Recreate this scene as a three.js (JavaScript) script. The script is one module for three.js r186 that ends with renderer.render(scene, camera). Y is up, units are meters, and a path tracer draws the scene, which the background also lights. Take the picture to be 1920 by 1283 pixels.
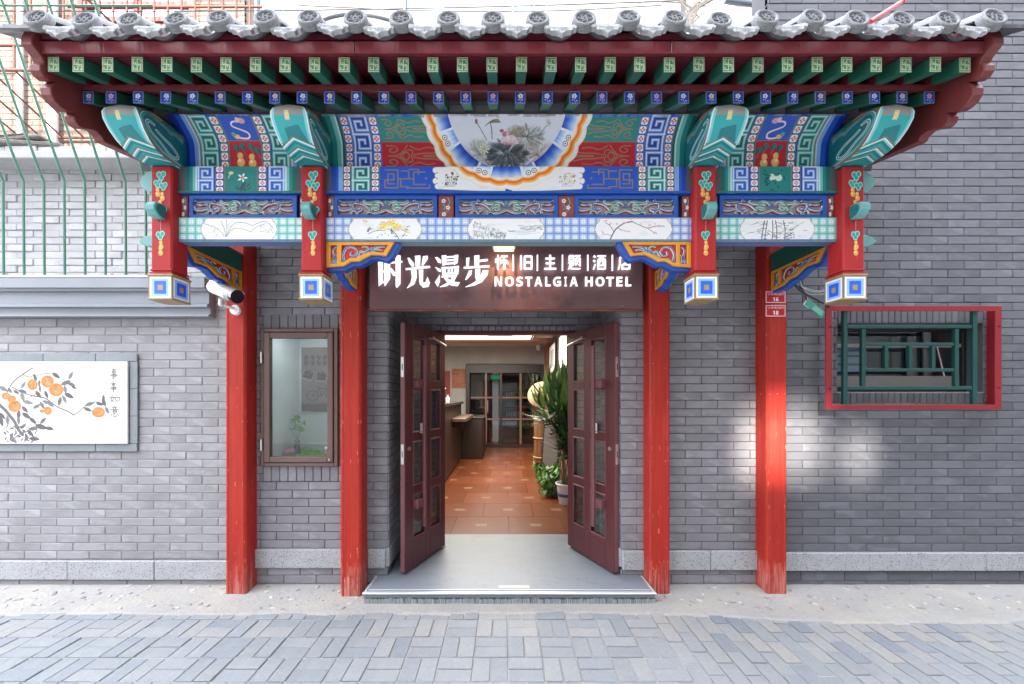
import * as THREE from 'three';
import { mergeGeometries, toCreasedNormals } from 'three/addons/utils/BufferGeometryUtils.js';
import { TextGeometry } from 'three/addons/geometries/TextGeometry.js';
import { FontLoader } from 'three/addons/loaders/FontLoader.js';
import { RectAreaLightUniformsLib } from 'three/addons/lights/RectAreaLightUniformsLib.js';

// ------------------------------------------------------------------ camera, sky, sun, exposure
const scene = new THREE.Scene();
const F = 760, CX = 945, CY = 743, EYE = 1.5;          // focal length and principal point for a 1920 x 1283 frame
const camera = new THREE.PerspectiveCamera(2 * Math.atan(641.5 / F) * 180 / Math.PI, 1920 / 1283, 0.05, 400);
camera.position.set(0, EYE, 0);
camera.setViewOffset(1920, 1283, 960 - CX, 641.5 - CY, 1920, 1283);
scene.add(camera);

const SUN = new THREE.Vector3(-0.12, 0.5, 0.86).normalize();
{ // hazy bright sky
  const w = 256, h = 128, d = new Float32Array(w * h * 4), v = new THREE.Vector3();
  for (let j = 0; j < h; j++) for (let i = 0; i < w; i++) {
    const el = ((j + .5) / h - .5) * Math.PI, az = ((i + .5) / w - .5) * 2 * Math.PI;
    v.set(Math.cos(az) * Math.cos(el), Math.sin(el), Math.sin(az) * Math.cos(el));
    const up = Math.max(0, v.y), c = Math.max(0, v.dot(SUN)), left = .5 - .5 * v.x;
    const g = 0.95 + .62 * left + .5 * Math.pow(c, 6);
    const k = (j * w + i) * 4;
    d[k] = g * (1.02 - .10 * up); d[k + 1] = g * (1.02 - .05 * up); d[k + 2] = g * (1.02 + .06 * up); d[k + 3] = 1;
  }
  const t = new THREE.DataTexture(d, w, h, THREE.RGBAFormat, THREE.FloatType);
  t.mapping = THREE.EquirectangularReflectionMapping; t.magFilter = t.minFilter = THREE.LinearFilter; t.needsUpdate = true;
  scene.background = t; scene.environment = t;
}
const sun = new THREE.DirectionalLight(new THREE.Color(1, .92, .80), 3.3);
sun.target.position.set(0, 1.5, -3); sun.position.copy(SUN).multiplyScalar(30).add(sun.target.position);
sun.castShadow = true; sun.shadow.radius = 6; sun.shadow.mapSize.set(4096, 4096);
Object.assign(sun.shadow.camera, { left: -12, right: 12, top: 12, bottom: -12, near: 1, far: 70 });
scene.add(sun, sun.target);
const renderer = new THREE.WebGLRenderer({ antialias: true });
renderer.setSize(1024, 684);
renderer.toneMapping = THREE.LinearToneMapping;
renderer.toneMappingExposure = 5.7;
renderer.shadowMap.enabled = true;
RectAreaLightUniformsLib.init();

// ------------------------------------------------------------------ helpers
const V3 = (x, y, z) => new THREE.Vector3(x, y, z);
const PX = (x, Z) => (x - CX) * Z / F, PY = (y, Z) => EYE + (CY - y) * Z / F;   // photo pixel at depth Z -> metres
function rngOf(a) { return () => { a |= 0; a = a + 0x6D2B79F5 | 0; let t = Math.imul(a ^ a >>> 15, 1 | a); t = t + Math.imul(t ^ t >>> 7, 61 | t) ^ t; return ((t ^ t >>> 14) >>> 0) / 4294967296; }; }
const rnd = rngOf(20240611), R = (a, b) => a + (b - a) * rnd();
const lin = (r, g, b) => new THREE.Color().setRGB(r, g, b);
const hex = (s) => new THREE.Color(s);
const ORG = new Map();                                   // world origin of each object, so that parts are given in world metres
const used = {};
function numbered(n) { const k = used[n] = (used[n] ?? -1) + 1; return k ? n + '_' + String(k).padStart(3, '0') : n; }
function thing(name, label, category, p = [0, 0, 0], extra = {}) {
  const g = new THREE.Group(); g.name = numbered(name); g.position.set(...p); ORG.set(g, V3(...p));
  g.userData = { label, category, kind: 'thing', ...(GROUPS[name] ? { group: GROUPS[name] } : {}), ...extra }; scene.add(g); return g;
}
const GROUPS = { brick_wall: 'grey brick walls of the street front', glazed_door: 'open maroon glazed door leaves', number_plate: 'red house number plates on the pillar', downlight: 'downlights in the lobby ceiling', framed_picture: 'framed pictures on the lobby wall', wooden_plank: 'weathered planks on the white ledge', figurine: 'figurines in the display window', window_cage: 'rusty window bars on the pink house', lane_house: 'houses across the lane', overhead_wire: 'thin wires above the eave', drain_pipe: 'pipes behind the eave', lobby_wall: 'walls of the lobby' };
function struct(name, p = [0, 0, 0], extra = {}) {
  const g = new THREE.Group(); g.name = numbered(name); g.position.set(...p); ORG.set(g, V3(...p)); g.userData = { kind: 'structure', ...extra }; scene.add(g); return g;
}
// a part; geometry centred on its own origin, p in world metres
function part(parent, name, geo, mat, p, rot, extra) {
  const m = new THREE.Mesh(geo, mat); m.name = name; m.castShadow = m.receiveShadow = true;
  const o = ORG.get(parent) || V3(0, 0, 0);
  if (p) { m.position.set(p[0] - o.x, p[1] - o.y, p[2] - o.z); ORG.set(m, V3(...p)); }
  else { m.position.set(-o.x, -o.y, -o.z); ORG.set(m, V3(0, 0, 0)); }
  if (rot) m.rotation.set(...rot);
  if (extra) Object.assign(m.userData, extra);
  parent.add(m); return m;
}
function single(name, label, category, geo, mat, p = [0, 0, 0], rot, extra = {}) {
  const m = new THREE.Mesh(geo, mat); m.name = numbered(name); m.position.set(...p); if (rot) m.rotation.set(...rot);
  m.castShadow = m.receiveShadow = true; ORG.set(m, V3(...p)); m.userData = { label, category, kind: 'thing', ...(GROUPS[name] ? { group: GROUPS[name] } : {}), ...extra }; scene.add(m); return m;
}
function clean(g) {
  g = g.index ? g.toNonIndexed() : g.clone();
  for (const k of Object.keys(g.attributes)) if (!['position', 'normal', 'uv'].includes(k)) g.deleteAttribute(k);
  if (!g.attributes.normal) g.computeVertexNormals();
  if (!g.attributes.uv) uvBox(g);
  g.groups = []; return g;
}
const merge = (a) => mergeGeometries(a.map(clean), false);
function uvBox(g, ox = 0, oy = 0, s = 1) {
  const p = g.attributes.position, n = g.attributes.normal, uv = new Float32Array(p.count * 2);
  for (let i = 0; i < p.count; i++) {
    const ax = Math.abs(n.getX(i)), ay = Math.abs(n.getY(i)), az = Math.abs(n.getZ(i));
    let u, v;
    if (az >= ax && az >= ay) { u = p.getX(i); v = p.getY(i); } else if (ax >= ay) { u = p.getZ(i); v = p.getY(i); } else { u = p.getX(i); v = p.getZ(i); }
    uv[i * 2] = u * s + ox; uv[i * 2 + 1] = v * s + oy;
  }
  g.setAttribute('uv', new THREE.BufferAttribute(uv, 2)); return g;
}
// box with chamfered edges, uv in metres
function cbox(w, h, d, b = .004, ox = 0, oy = 0) {
  b = Math.min(b, w * .45, h * .45, d * .45);
  const H = [w / 2, h / 2, d / 2], pos = [];
  const tri = (a, bb, c) => {
    const n = V3().subVectors(bb, a).cross(V3().subVectors(c, a)), m = V3().add(a).add(bb).add(c);
    if (n.dot(m) < 0) pos.push(a, c, bb); else pos.push(a, bb, c);
  };
  const pt = (v) => V3(...v);
  for (let a = 0; a < 3; a++) for (const s of [-1, 1]) {
    const u = (a + 1) % 3, v = (a + 2) % 3, q = [];
    for (const [su, sv] of [[-1, -1], [1, -1], [1, 1], [-1, 1]]) { const c = [0, 0, 0]; c[a] = s * H[a]; c[u] = su * (H[u] - b); c[v] = sv * (H[v] - b); q.push(pt(c)); }
    tri(q[0], q[1], q[2]); tri(q[0], q[2], q[3]);
  }
  for (let c = 0; c < 3; c++) { const u = (c + 1) % 3, v = (c + 2) % 3;
    for (const su of [-1, 1]) for (const sv of [-1, 1]) {
      const mk = (iu, iv, sc) => { const k = [0, 0, 0]; k[u] = su * (H[u] - (iu ? 0 : b)); k[v] = sv * (H[v] - (iv ? 0 : b)); k[c] = sc * (H[c] - b); return pt(k); };
      const A = mk(1, 0, -1), B = mk(0, 1, -1), C = mk(0, 1, 1), D = mk(1, 0, 1);
      tri(A, B, C); tri(A, C, D);
    } }
  for (const sx of [-1, 1]) for (const sy of [-1, 1]) for (const sz of [-1, 1])
    tri(V3(sx * H[0], sy * (H[1] - b), sz * (H[2] - b)), V3(sx * (H[0] - b), sy * H[1], sz * (H[2] - b)), V3(sx * (H[0] - b), sy * (H[1] - b), sz * H[2]));
  const g = new THREE.BufferGeometry().setFromPoints(pos); g.computeVertexNormals(); return uvBox(g, ox, oy);
}
// chamfered box from world limits
function wbox(x0, x1, y0, y1, z0, z1, b = .004) { return uvBox(cbox(x1 - x0, y1 - y0, z1 - z0, b).translate((x0 + x1) / 2, (y0 + y1) / 2, (z0 + z1) / 2)); }
// depth Z is positive into the picture
const zbox = (x0, x1, y0, y1, Z0, Z1, b) => wbox(x0, x1, y0, y1, -Z1, -Z0, b);
const shapeOf = (pts) => new THREE.Shape(pts.map((p) => new THREE.Vector2(p[0], p[1])));
function ext(pts, depth, bevel = 0, holes) {
  const s = pts instanceof THREE.Shape ? pts : shapeOf(pts); if (holes) for (const h of holes) s.holes.push(new THREE.Path(h.map((p) => new THREE.Vector2(p[0], p[1]))));
  const g = new THREE.ExtrudeGeometry(s, { depth, bevelEnabled: bevel > 0, bevelSize: bevel, bevelThickness: bevel, bevelSegments: 1, bevelOffset: -bevel, curveSegments: 6 });
  return uvBox(clean(g));
}
// polygon in (Z, y), extruded along x from x0 to x1
function prismX(pts, x0, x1, bevel = 0) {
  const g = ext(pts, x1 - x0 - 2 * bevel, bevel);
  const m = new THREE.Matrix4().set(0, 0, 1, x0 + bevel, 0, 1, 0, 0, -1, 0, 0, 0, 0, 0, 0, 1);
  g.applyMatrix4(m); return uvBox(g);
}
const tube = (pts, r, n = 24, k = 6) => clean(new THREE.TubeGeometry(new THREE.CatmullRomCurve3(pts.map((p) => p.isVector3 ? p : V3(...p))), n, r, k, false));
function bar(a, b, r, k = 6) { // straight round bar between two points
  a = a.isVector3 ? a : V3(...a); b = b.isVector3 ? b : V3(...b);
  const d = V3().subVectors(b, a), g = new THREE.CylinderGeometry(r, r, d.length(), k);
  g.applyQuaternion(new THREE.Quaternion().setFromUnitVectors(V3(0, 1, 0), d.clone().normalize())); g.translate((a.x + b.x) / 2, (a.y + b.y) / 2, (a.z + b.z) / 2); return clean(g);
}
// tapering ribbon along a curve through 2D points, extruded
function ribbon(pts, w0, w1, depth, n = 18) {
  const c = new THREE.SplineCurve(pts.map((p) => new THREE.Vector2(p[0], p[1]))), L = [], Rr = [];
  for (let i = 0; i <= n; i++) {
    const t = i / n, p = c.getPoint(t), q = c.getTangent(t), w = (w0 + (w1 - w0) * t) / 2 * (t < .06 ? .6 : t > .94 ? .6 : 1);
    L.push([p.x - q.y * w, p.y + q.x * w]); Rr.push([p.x + q.y * w, p.y - q.x * w]);
  }
  // built as a strip so that curls may overlap themselves
  const pos = [];
  const P = (a, z) => [a[0], a[1], z];
  for (let i = 0; i < n; i++) {
    const a = L[i], b = Rr[i], d = Rr[i + 1], e = L[i + 1];
    pos.push(...P(a, depth), ...P(b, depth), ...P(d, depth), ...P(a, depth), ...P(d, depth), ...P(e, depth));
    pos.push(...P(b, depth), ...P(b, 0), ...P(d, 0), ...P(b, depth), ...P(d, 0), ...P(d, depth));
    pos.push(...P(a, 0), ...P(a, depth), ...P(e, depth), ...P(a, 0), ...P(e, depth), ...P(e, 0));
  }
  const cap = (a, b) => pos.push(...P(a, 0), ...P(b, 0), ...P(b, depth), ...P(a, 0), ...P(b, depth), ...P(a, depth));
  cap(L[0], Rr[0]); cap(Rr[n], L[n]);
  const g = new THREE.BufferGeometry(); g.setAttribute('position', new THREE.Float32BufferAttribute(pos, 3)); g.computeVertexNormals(); return uvBox(g);
}

// ------------------------------------------------------------------ noise and textures
function lattice(seed) { const r = rngOf(seed), a = new Float32Array(65536); for (let i = 0; i < 65536; i++) a[i] = r(); return a; }
const LAT = lattice(77);
function vnoise(x, y, per) {
  const xi = Math.floor(x), yi = Math.floor(y), fx = x - xi, fy = y - yi, u = fx * fx * (3 - 2 * fx), v = fy * fy * (3 - 2 * fy);
  const at = (i, j) => LAT[((((i % per) + per) % per) * 157 + (((j % per) + per) % per) * 3461 + per * 31) & 65535];
  const a = at(xi, yi), b = at(xi + 1, yi), c = at(xi, yi + 1), d = at(xi + 1, yi + 1);
  return a + (b - a) * u + (c - a) * v + (a - b - c + d) * u * v;
}
function fbm(u, v, per, oct = 4, gain = .5) { let s = 0, a = 1, t = 0; for (let i = 0; i < oct; i++) { s += a * vnoise(u * per, v * per, per); t += a; a *= gain; per *= 2; u += .37; } return s / t; }
const clamp = (x, a = 0, b = 1) => Math.max(a, Math.min(b, x)), sstep = (x, a, b) => { const t = clamp((x - a) / (b - a)); return t * t * (3 - 2 * t); };
function dtex(n, fn, repeat = 1, srgb = false) {
  const d = new Uint8Array(n * n * 4);
  for (let j = 0; j < n; j++) for (let i = 0; i < n; i++) {
    const c = fn(i / n, j / n), k = (j * n + i) * 4;
    if (typeof c === 'number') d[k] = d[k + 1] = d[k + 2] = clamp(c) * 255; else for (let q = 0; q < 3; q++) d[k + q] = clamp(c[q]) * 255;
    d[k + 3] = 255;
  }
  const t = new THREE.DataTexture(d, n, n, THREE.RGBAFormat); t.wrapS = t.wrapT = THREE.RepeatWrapping; t.magFilter = t.minFilter = THREE.LinearFilter;
  t.repeat.set(repeat, repeat); if (srgb) t.colorSpace = THREE.SRGBColorSpace; t.needsUpdate = true; return t;
}
// grey brick: tooled faces with pale smears and dark pits (repeats each 1.6 m)
const brickMap = dtex(512, (u, v) => {
  const a = fbm(u, v, 6, 5), b = fbm(u + .3, v * 3 % 1, 24, 3), s = sstep(fbm(u + .11, v + .4, 9, 4), .6, .76);
  const k = .60 + .32 * a + .10 * (b - .5); const q = sstep(fbm(u * 1 + .63, v * 2 % 1, 7, 5), .60, .80) * .30; return [k + s * .10 + q, k + s * .10 + q, k + s * .10 + q];
}, 1 / 1.6);
const brickBump = dtex(512, (u, v) => .5 * fbm(u, v, 32, 4) + .35 * vnoise(u * 20, v * 220, 220) + .2 * fbm(u + .5, v, 8, 3), 1 / 1.2);
const plainMap = dtex(512, (u, v) => { const k = .74 + .26 * fbm(u, v, 5, 6); return k; }, 1 / 1.3);
const fineBump = dtex(256, (u, v) => fbm(u, v, 24, 4), 1 / .5);
// old gloss paint: faint streaks, chips down to pale wood, dust
const paintMap = dtex(512, (u, v) => {
  const st = fbm(u * 1, v * .08 % 1, 48, 3), m = fbm(u, v, 5, 5), chip = sstep(vnoise(u * 70, v * 30, 70) * .6 + vnoise(u * 180, v * 90, 180) * .4, .78, .84) * sstep(fbm(u + .2, v, 6, 3), .5, .62);
  const k = .74 + .16 * m + .12 * (st - .5); return [k + chip * .25, k + chip * .25, k + chip * .25];
}, 1 / 1.1);
const paintRough = dtex(256, (u, v) => .6 + .4 * fbm(u, v, 8, 4), 1 / .8);
const woodMap = dtex(512, (u, v) => { const g = fbm(u * 1, v * .06 % 1, 40, 4), f = vnoise(u * 180, v * 6, 180); return .55 + .4 * g + .08 * (f - .5); }, 1 / .9);
const woodBump = dtex(512, (u, v) => fbm(u, v * .06 % 1, 64, 4), 1 / .7);
const graniteMap = dtex(512, (u, v) => { const a = vnoise(u * 150, v * 150, 150), b = vnoise(u * 256 + 9, v * 256, 256); let k = .8 + .16 * (fbm(u, v, 6, 4) - .5); if (a > .74) k -= .34; if (b > .8) k += .2; if (b < .12) k -= .25; return [k, k * 1.0, k * 1.01]; }, 1 / .9);
const rustMap = dtex(512, (u, v) => {
  const a = fbm(u, v, 4, 6), b = sstep(fbm(u + .3, v + .1, 7, 5), .48, .66), d = sstep(fbm(u + .7, v + .6, 14, 5), .6, .72);
  return [.42 + .38 * a + .38 * b - .2 * d, .30 + .25 * a + .14 * b - .15 * d, .30 + .22 * a - .03 * b - .12 * d];
}, 1 / 1.1);
const concreteMap = dtex(512, (u, v) => { const k = .70 + .24 * fbm(u, v, 4, 6) + .1 * (vnoise(u * 120, v * 120, 120) - .5), w = sstep(fbm(u + .4, v + .9, 6, 5), .55, .7); return [k + .06 * w, k + .04 * w, k]; }, 1 / 1.4);
const tileMap = dtex(512, (u, v) => { const k = .55 + .34 * fbm(u, v, 6, 6), l = sstep(fbm(u + .6, v + .2, 10, 5), .56, .7) * .35, d = sstep(fbm(u + .1, v + .7, 8, 5), .58, .75) * .3; return [k + l - d, k + l - d, k + l * .97 - d]; }, 1 / .5);

const M = (c, o = {}) => new THREE.MeshStandardMaterial({ color: c.isColor ? c : lin(...c), roughness: .8, metalness: 0, ...o });
const G = {};
// palettes of grey bricks: five tones
const brickPal = (r, g, b, spread = .16) => [0, 1, 2, 3, 4].map((i) => { const k = 1 + spread * (i / 2 - 1); return M([r * k, g * k, b * (k * .98 + .02)], { map: brickMap, bumpMap: brickBump, bumpScale: .0022, roughness: .88 }); });
const greyBricks = brickPal(.27, .265, .29, .12);
const paleBricks = brickPal(.345, .343, .365, .05);
const darkBricks = brickPal(.150, .153, .175, .12);
const mortarPale = new THREE.MeshStandardMaterial({ color: new THREE.Color().setRGB(.27, .27, .285), map: plainMap, roughness: .95 });
const whiteBricks = brickPal(.52, .52, .545, .05);
const pinkBricks = brickPal(.25, .18, .15, .12);
const redBricks = brickPal(.40, .17, .10, .2);
const mortarDark = M([.10, .10, .115], { map: plainMap, roughness: .95 });
const mortarWhite = M([.44, .44, .46], { map: plainMap, roughness: .95 });
const mortarPink = M([.20, .17, .15], { map: plainMap, roughness: .95 });
G.granite = M([.44, .45, .47], { map: graniteMap, bumpMap: fineBump, bumpScale: .001, roughness: .75 });
const MP = (c, o) => new THREE.MeshPhysicalMaterial({ color: lin(...c), specularIntensity: .45, ...o });
G.red = MP([.58, .030, .020], { map: paintMap, roughnessMap: paintRough, roughness: .65, bumpMap: woodBump, bumpScale: .0006 });
G.postRed = MP([.46, .030, .034], { map: paintMap, roughnessMap: paintRough, roughness: .65, bumpMap: woodBump, bumpScale: .0005 });
G.maroon = M([.14, .020, .034], { map: paintMap, roughnessMap: paintRough, roughness: .42, bumpMap: woodBump, bumpScale: .0008 });
G.maroonGloss = M([.24, .042, .054], { map: paintMap, roughness: .28, bumpMap: woodBump, bumpScale: .0012 });
G.boardRed = M([.20, .035, .035], { map: paintMap, roughness: .5, bumpMap: woodBump, bumpScale: .0012 });
G.edgeRed = M([.30, .07, .065], { map: paintMap, roughness: .55 });
G.green = M([.02, .14, .09], { map: paintMap, roughness: .45 });
G.teal = M([.015, .19, .19], { map: paintMap, roughness: .45 });
G.tealLight = M([.16, .44, .44], { map: paintMap, roughness: .5 });
G.beamGreen = M([.010, .11, .085], { map: paintMap, roughness: .5 });
G.blue = M([.012, .10, .50], { map: paintMap, roughness: .45 });
G.blueSlate = M([.14, .21, .44], { map: paintMap, roughness: .5 });
G.slateTeal = M([.20, .33, .38], { map: paintMap, roughness: .5 });
G.orange = M([.82, .36, .03], { map: paintMap, roughness: .45 });
G.panelRed = M([.50, .035, .025], { roughness: .5, map: paintMap });
G.white = M([.78, .80, .82], { roughness: .55 });
G.scrollBlue = M([.09, .14, .46], { roughness: .5 });
G.scrollGreen = M([.08, .34, .27], { roughness: .5 });
G.gold = M([.36, .26, .12], { roughness: .4, map: paintMap });
G.greyWood = M([.16, .16, .18], { map: woodMap, bumpMap: woodBump, bumpScale: .002 });
G.panelGrey = M([.42, .38, .38], { map: paintMap, roughness: .7 });
G.tile = M([.31, .325, .345], { map: tileMap, bumpMap: brickBump, bumpScale: .002, roughness: .85 });
G.tileDark = M([.085, .09, .10], { map: tileMap, bumpMap: brickBump, bumpScale: .002, roughness: .9 });
G.tilePit = M([.07, .07, .08], { roughness: .95 });
G.black = M([.012, .012, .014], { roughness: .5 });
G.steel = M([.55, .55, .56], { metalness: .9, roughness: .3 });
G.whitePlastic = M([.8, .8, .8], { roughness: .35 });
G.greyPlastic = M([.3, .31, .32], { roughness: .45 });
G.greyMetal = M([.255, .28, .325], { map: plainMap, roughness: .45, metalness: .15 });
G.cable = M([.03, .03, .035], { roughness: .6 });
G.cableGrey = M([.3, .31, .33], { roughness: .6 });
G.glass = new THREE.MeshPhysicalMaterial({ color: lin(.95, .98, .98), roughness: .02, transmission: 1, thickness: 0, ior: 1.5 });
G.glassDim = new THREE.MeshPhysicalMaterial({ color: lin(.75, .8, .82), roughness: .03, transmission: 1, thickness: 0, ior: 1.6 });

// ------------------------------------------------------------------ brick walls
// facing: 0 = towards the camera (+z) at depth Z; 1 = facing +x at x; -1 = facing -x at x. Along = x or depth.
const brickGeo = {};
function brickShapes(len, h, d, wob = 0) {
  const key = [len, h, d].join();
  return brickGeo[key] ??= Array.from({ length: 9 }, () => cbox(len, h, d, .0035, R(0, 3), R(0, 3)));
}
function brickWall(parent, o) {
  const { a0, a1, y0, y1, at, face = 0, len = .25, h = .0605, j = .005, pal = greyBricks, mortar = mortarDark, holes = [], d = .04, proud = .006, most = 290, wob = .0012, back = .2, tone = () => 0, shift = 0, bond = .5, name = 'brick' } = o;
  const shapes = brickShapes(len, h, d), list = [];
  let row = 0;
  for (let y = y0; y < y1 - .012; y += h + j, row++) {
    const yt = Math.min(y + h, y1), hy = yt - y; if (hy < .014) continue;
    for (let a = a0 - len - j - .0001 + ((row % 2) * bond * (len + j)) + shift - (len + j); a < a1; a += len + j) {
      let segs = [[Math.max(a, a0), Math.min(a + len, a1)]];
      for (const [h0, h1, hy0, hy1] of holes) if (Math.min(yt, hy1) - Math.max(y, hy0) > hy * .4)
        segs = segs.flatMap(([s, e]) => h1 <= s || h0 >= e ? [[s, e]] : [[s, h0 - .002], [h1 + .002, e]].filter(([p, q]) => q - p > .012));
      for (const [s, e] of segs) if (e - s > .012) list.push([s, e, y, yt]);
    }
  }
  const rest = [];
  const score = o.score || (() => 0);
  list.sort((p, q) => score(q) - score(p));
  list.forEach(([s, e, b, t], i) => {
    const L = e - s, H = t - b, cm = (s + e) / 2, ym = (b + t) / 2, off = proud + R(-wob, wob);
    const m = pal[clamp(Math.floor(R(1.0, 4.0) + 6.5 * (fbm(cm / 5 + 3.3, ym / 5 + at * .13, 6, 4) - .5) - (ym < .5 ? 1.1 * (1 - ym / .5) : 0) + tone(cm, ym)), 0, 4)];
    let p, rot = 0;
    if (face === 0) p = [cm, ym, -at - d / 2 + off]; else { p = [at + face * (off - d / 2), ym, -cm]; rot = face * Math.PI / 2; }
    if (i < most) {
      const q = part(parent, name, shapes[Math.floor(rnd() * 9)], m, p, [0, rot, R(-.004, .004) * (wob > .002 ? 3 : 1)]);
      q.scale.set(L / len, H / h, 1);
    } else rest.push(cbox(L, H, d, .0035, R(0, 3), R(0, 3)).rotateY(rot).translate(...p));
  });
  if (rest.length) { const m = part(parent, 'brick_courses', merge(rest), pal[2]); m.userData.kind = 'stuff'; }
  // body behind the bricks, with openings
  if (!o.noBody) {
    const sh = shapeOf([[a0, y0], [a1, y0], [a1, y1], [a0, y1]]);
    const hs = holes.filter((q) => !q[4]).map(([h0, h1, hy0, hy1]) => [[Math.max(h0, a0), Math.max(hy0, y0)], [Math.min(h1, a1), Math.max(hy0, y0)], [Math.min(h1, a1), Math.min(hy1, y1)], [Math.max(h0, a0), Math.min(hy1, y1)]]);
    const g = ext(sh, back, 0, hs);
    if (face === 0) g.translate(0, 0, -at - back); else if (face === 1) g.applyMatrix4(new THREE.Matrix4().set(0, 0, 1, at - back, 0, 1, 0, 0, -1, 0, 0, 0, 0, 0, 0, 1)); else g.applyMatrix4(new THREE.Matrix4().set(0, 0, 1, at, 0, 1, 0, 0, -1, 0, 0, 0, 0, 0, 0, 1));
    part(parent, 'mortar', uvBox(g), mortar);
  }
}
// bricks on end in a row (soldier course)
function soldiers(parent, x0, x1, y0, y1, Z, w = .058, pal = greyBricks) {
  const n = Math.round((x1 - x0) / (w + .005)), s = (x1 - x0) / n, g = cbox(s - .005, y1 - y0, .04, .0035, R(0, 3), R(0, 3));
  for (let i = 0; i < n; i++) part(parent, 'brick', g, pal[Math.floor(R(0, 5))], [x0 + (i + .5) * s, (y0 + y1) / 2, -Z - .02 + .008 + R(-.001, .001)]);
}
// granite plinth blocks
function plinth(parent, xs, y0, y1, Z) {
  for (let i = 0; i < xs.length - 1; i++) { const L = xs[i + 1] - xs[i] - .004; part(parent, 'granite_block', cbox(L, y1 - y0, .06, .005, R(0, 2), R(0, 2)), G.granite, [(xs[i] + xs[i + 1]) / 2, (y0 + y1) / 2, -Z - .03 + .018 + R(-.002, .002)]); }
}
// ------------------------------------------------------------------ ground
{
  const g = struct('ground'); // broad concrete base to the horizon, below paving and strip
  part(g, 'concrete_base', uvBox(new THREE.PlaneGeometry(240, 240).rotateX(-Math.PI / 2).translate(0, -.05, 0).toNonIndexed()), M([.30, .30, .30], { map: concreteMap }));
  // strip of rough concrete and sand along the foot of the wall, running out thinly over the pavers
  const W = 420, D = 56, pos = [], idx = [];
  for (let j = 0; j <= D; j++) for (let i = 0; i <= W; i++) {
    const x = -5 + 10 * i / W, Z = 2.55 + .66 * j / D;
    const edge = 2.755 + .05 * (fbm(x / 3 + 5, .3, 6, 4) - .5) + (x > 1.1 ? -.10 * sstep(x, 1.1, 2.2) : 0) + (x > -1.2 && x < 1.1 ? .015 : 0);
    let y = -.016 + .020 * sstep(Z, edge - .03, edge + .05) + .012 * sstep(Z, 3.0, 3.2);
    y += .006 * (fbm(x / 2.2 + 10, Z / 2.2, 24, 4) - .5) * sstep(Z, edge - .05, edge + .06);
    pos.push(x, y, -Z);
  }
  for (let j = 0; j < D; j++) for (let i = 0; i < W; i++) { const a = j * (W + 1) + i, b = a + 1, c = a + W + 1, d = c + 1; idx.push(a, b, c, b, d, c); }
  const geo = new THREE.BufferGeometry(); geo.setAttribute('position', new THREE.Float32BufferAttribute(pos, 3)); geo.setIndex(idx); geo.computeVertexNormals(); uvBox(geo);
  part(g, 'sandy_strip', geo, M([.405, .395, .382], { map: concreteMap, bumpMap: fineBump, bumpScale: .004, roughness: .95 }));
  // pebbles set in it
  const pg = [], ph = [];
  for (let i = 0; i < 260; i++) {
    const x = R(-4.2, 4.3), Z = R(2.84, 3.17); if (x > -1.08 && x < 1.12) continue;
    const s = R(.006, .017), q = new THREE.IcosahedronGeometry(1, 1); q.scale(s * R(1, 1.9), s * .45, s * R(.7, 1)); q.rotateY(R(0, 3)); q.translate(x, .005 + .012 * sstep(Z, 3.0, 3.2), -Z); (rnd() < .62 ? pg : ph).push(uvBox(clean(q)));
  }
  part(g, 'dark_pebbles', merge(pg), M([.27, .265, .255], { roughness: .85 }), null, null, { kind: 'stuff' });
  part(g, 'pale_pebbles', merge(ph), M([.47, .455, .43], { roughness: .8 }), null, null, { kind: 'stuff' });
}
{ // pavers
  const g = struct('pavement');
  part(g, 'bedding', uvBox(new THREE.PlaneGeometry(14, 5.6).rotateX(-Math.PI / 2).translate(0, -.009, -.1).toNonIndexed()), M([.42, .42, .41], { map: concreteMap, roughness: .95 }));
  const pav = [[.262, .285, .310], [.275, .297, .322], [.25, .274, .304], [.286, .305, .327], [.305, .315, .328], [.225, .252, .292], [.33, .332, .335]].map((c) => M(c, { map: concreteMap, bumpMap: fineBump, bumpScale: .0025, roughness: .72 }));
  const mod = .196, jt = .006, shA = Array.from({ length: 6 }, () => cbox(mod - jt, .05, mod / 2 - jt, .0035, R(0, 4), R(0, 4))), shB = shA.map(() => cbox(mod / 2 - jt, .05, mod - jt, .0035, R(0, 4), R(0, 4)));
  const put = (x, Z, lengthwise, tone) => {
    const m = part(g, 'paver', (lengthwise ? shB : shA)[Math.floor(rnd() * 6)], pav[tone], [x, -.025 + R(-.004, .002), -Z], [R(-.012, .012), R(-.014, .014), R(-.012, .012)]);
    return m;
  };
  let n = 0; const rest = [];
  const xs = 1.0; // right of this the pavers all run away from the camera
  for (let r = -4; r < 3; r++) for (let k = -21; k < 21; k++) {
    const x0 = -.173 + mod * k + (x0r(r)), Z0 = 2.528 + .198 * r; if (Z0 < 1.75) continue;
    const cx = x0 + mod / 2, cz = Z0 + mod / 2;
    const inView = Math.abs(cx) < cz * 1.36 + .2;
    if (!inView) continue;
    const tone = (dx) => { let t = Math.floor(R(0, 4)); if (cx > 1 && cz > 2.3 && rnd() < .7) t = rnd() < .5 ? 4 : 6; else if (cz > 2.62 && rnd() < .4) t = 4; if (rnd() < .05) t = 5; return t; };
    if (cx > xs) { // running bond along the depth
      for (const d of [-.25, .25]) { const sh = (Math.abs(k * 2 + (d > 0)) % 2) * mod / 2; put(cx + d * mod, cz + sh - mod * .25, true, tone()); }
    } else if ((r + k) % 2 === 0) for (const d of [-.25, .25]) put(cx + d * mod, cz, true, tone());
    else for (const d of [-.25, .25]) put(cx, cz + d * mod, false, tone());
    n++;
  }
  function x0r(r) { return 0; }
}
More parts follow.
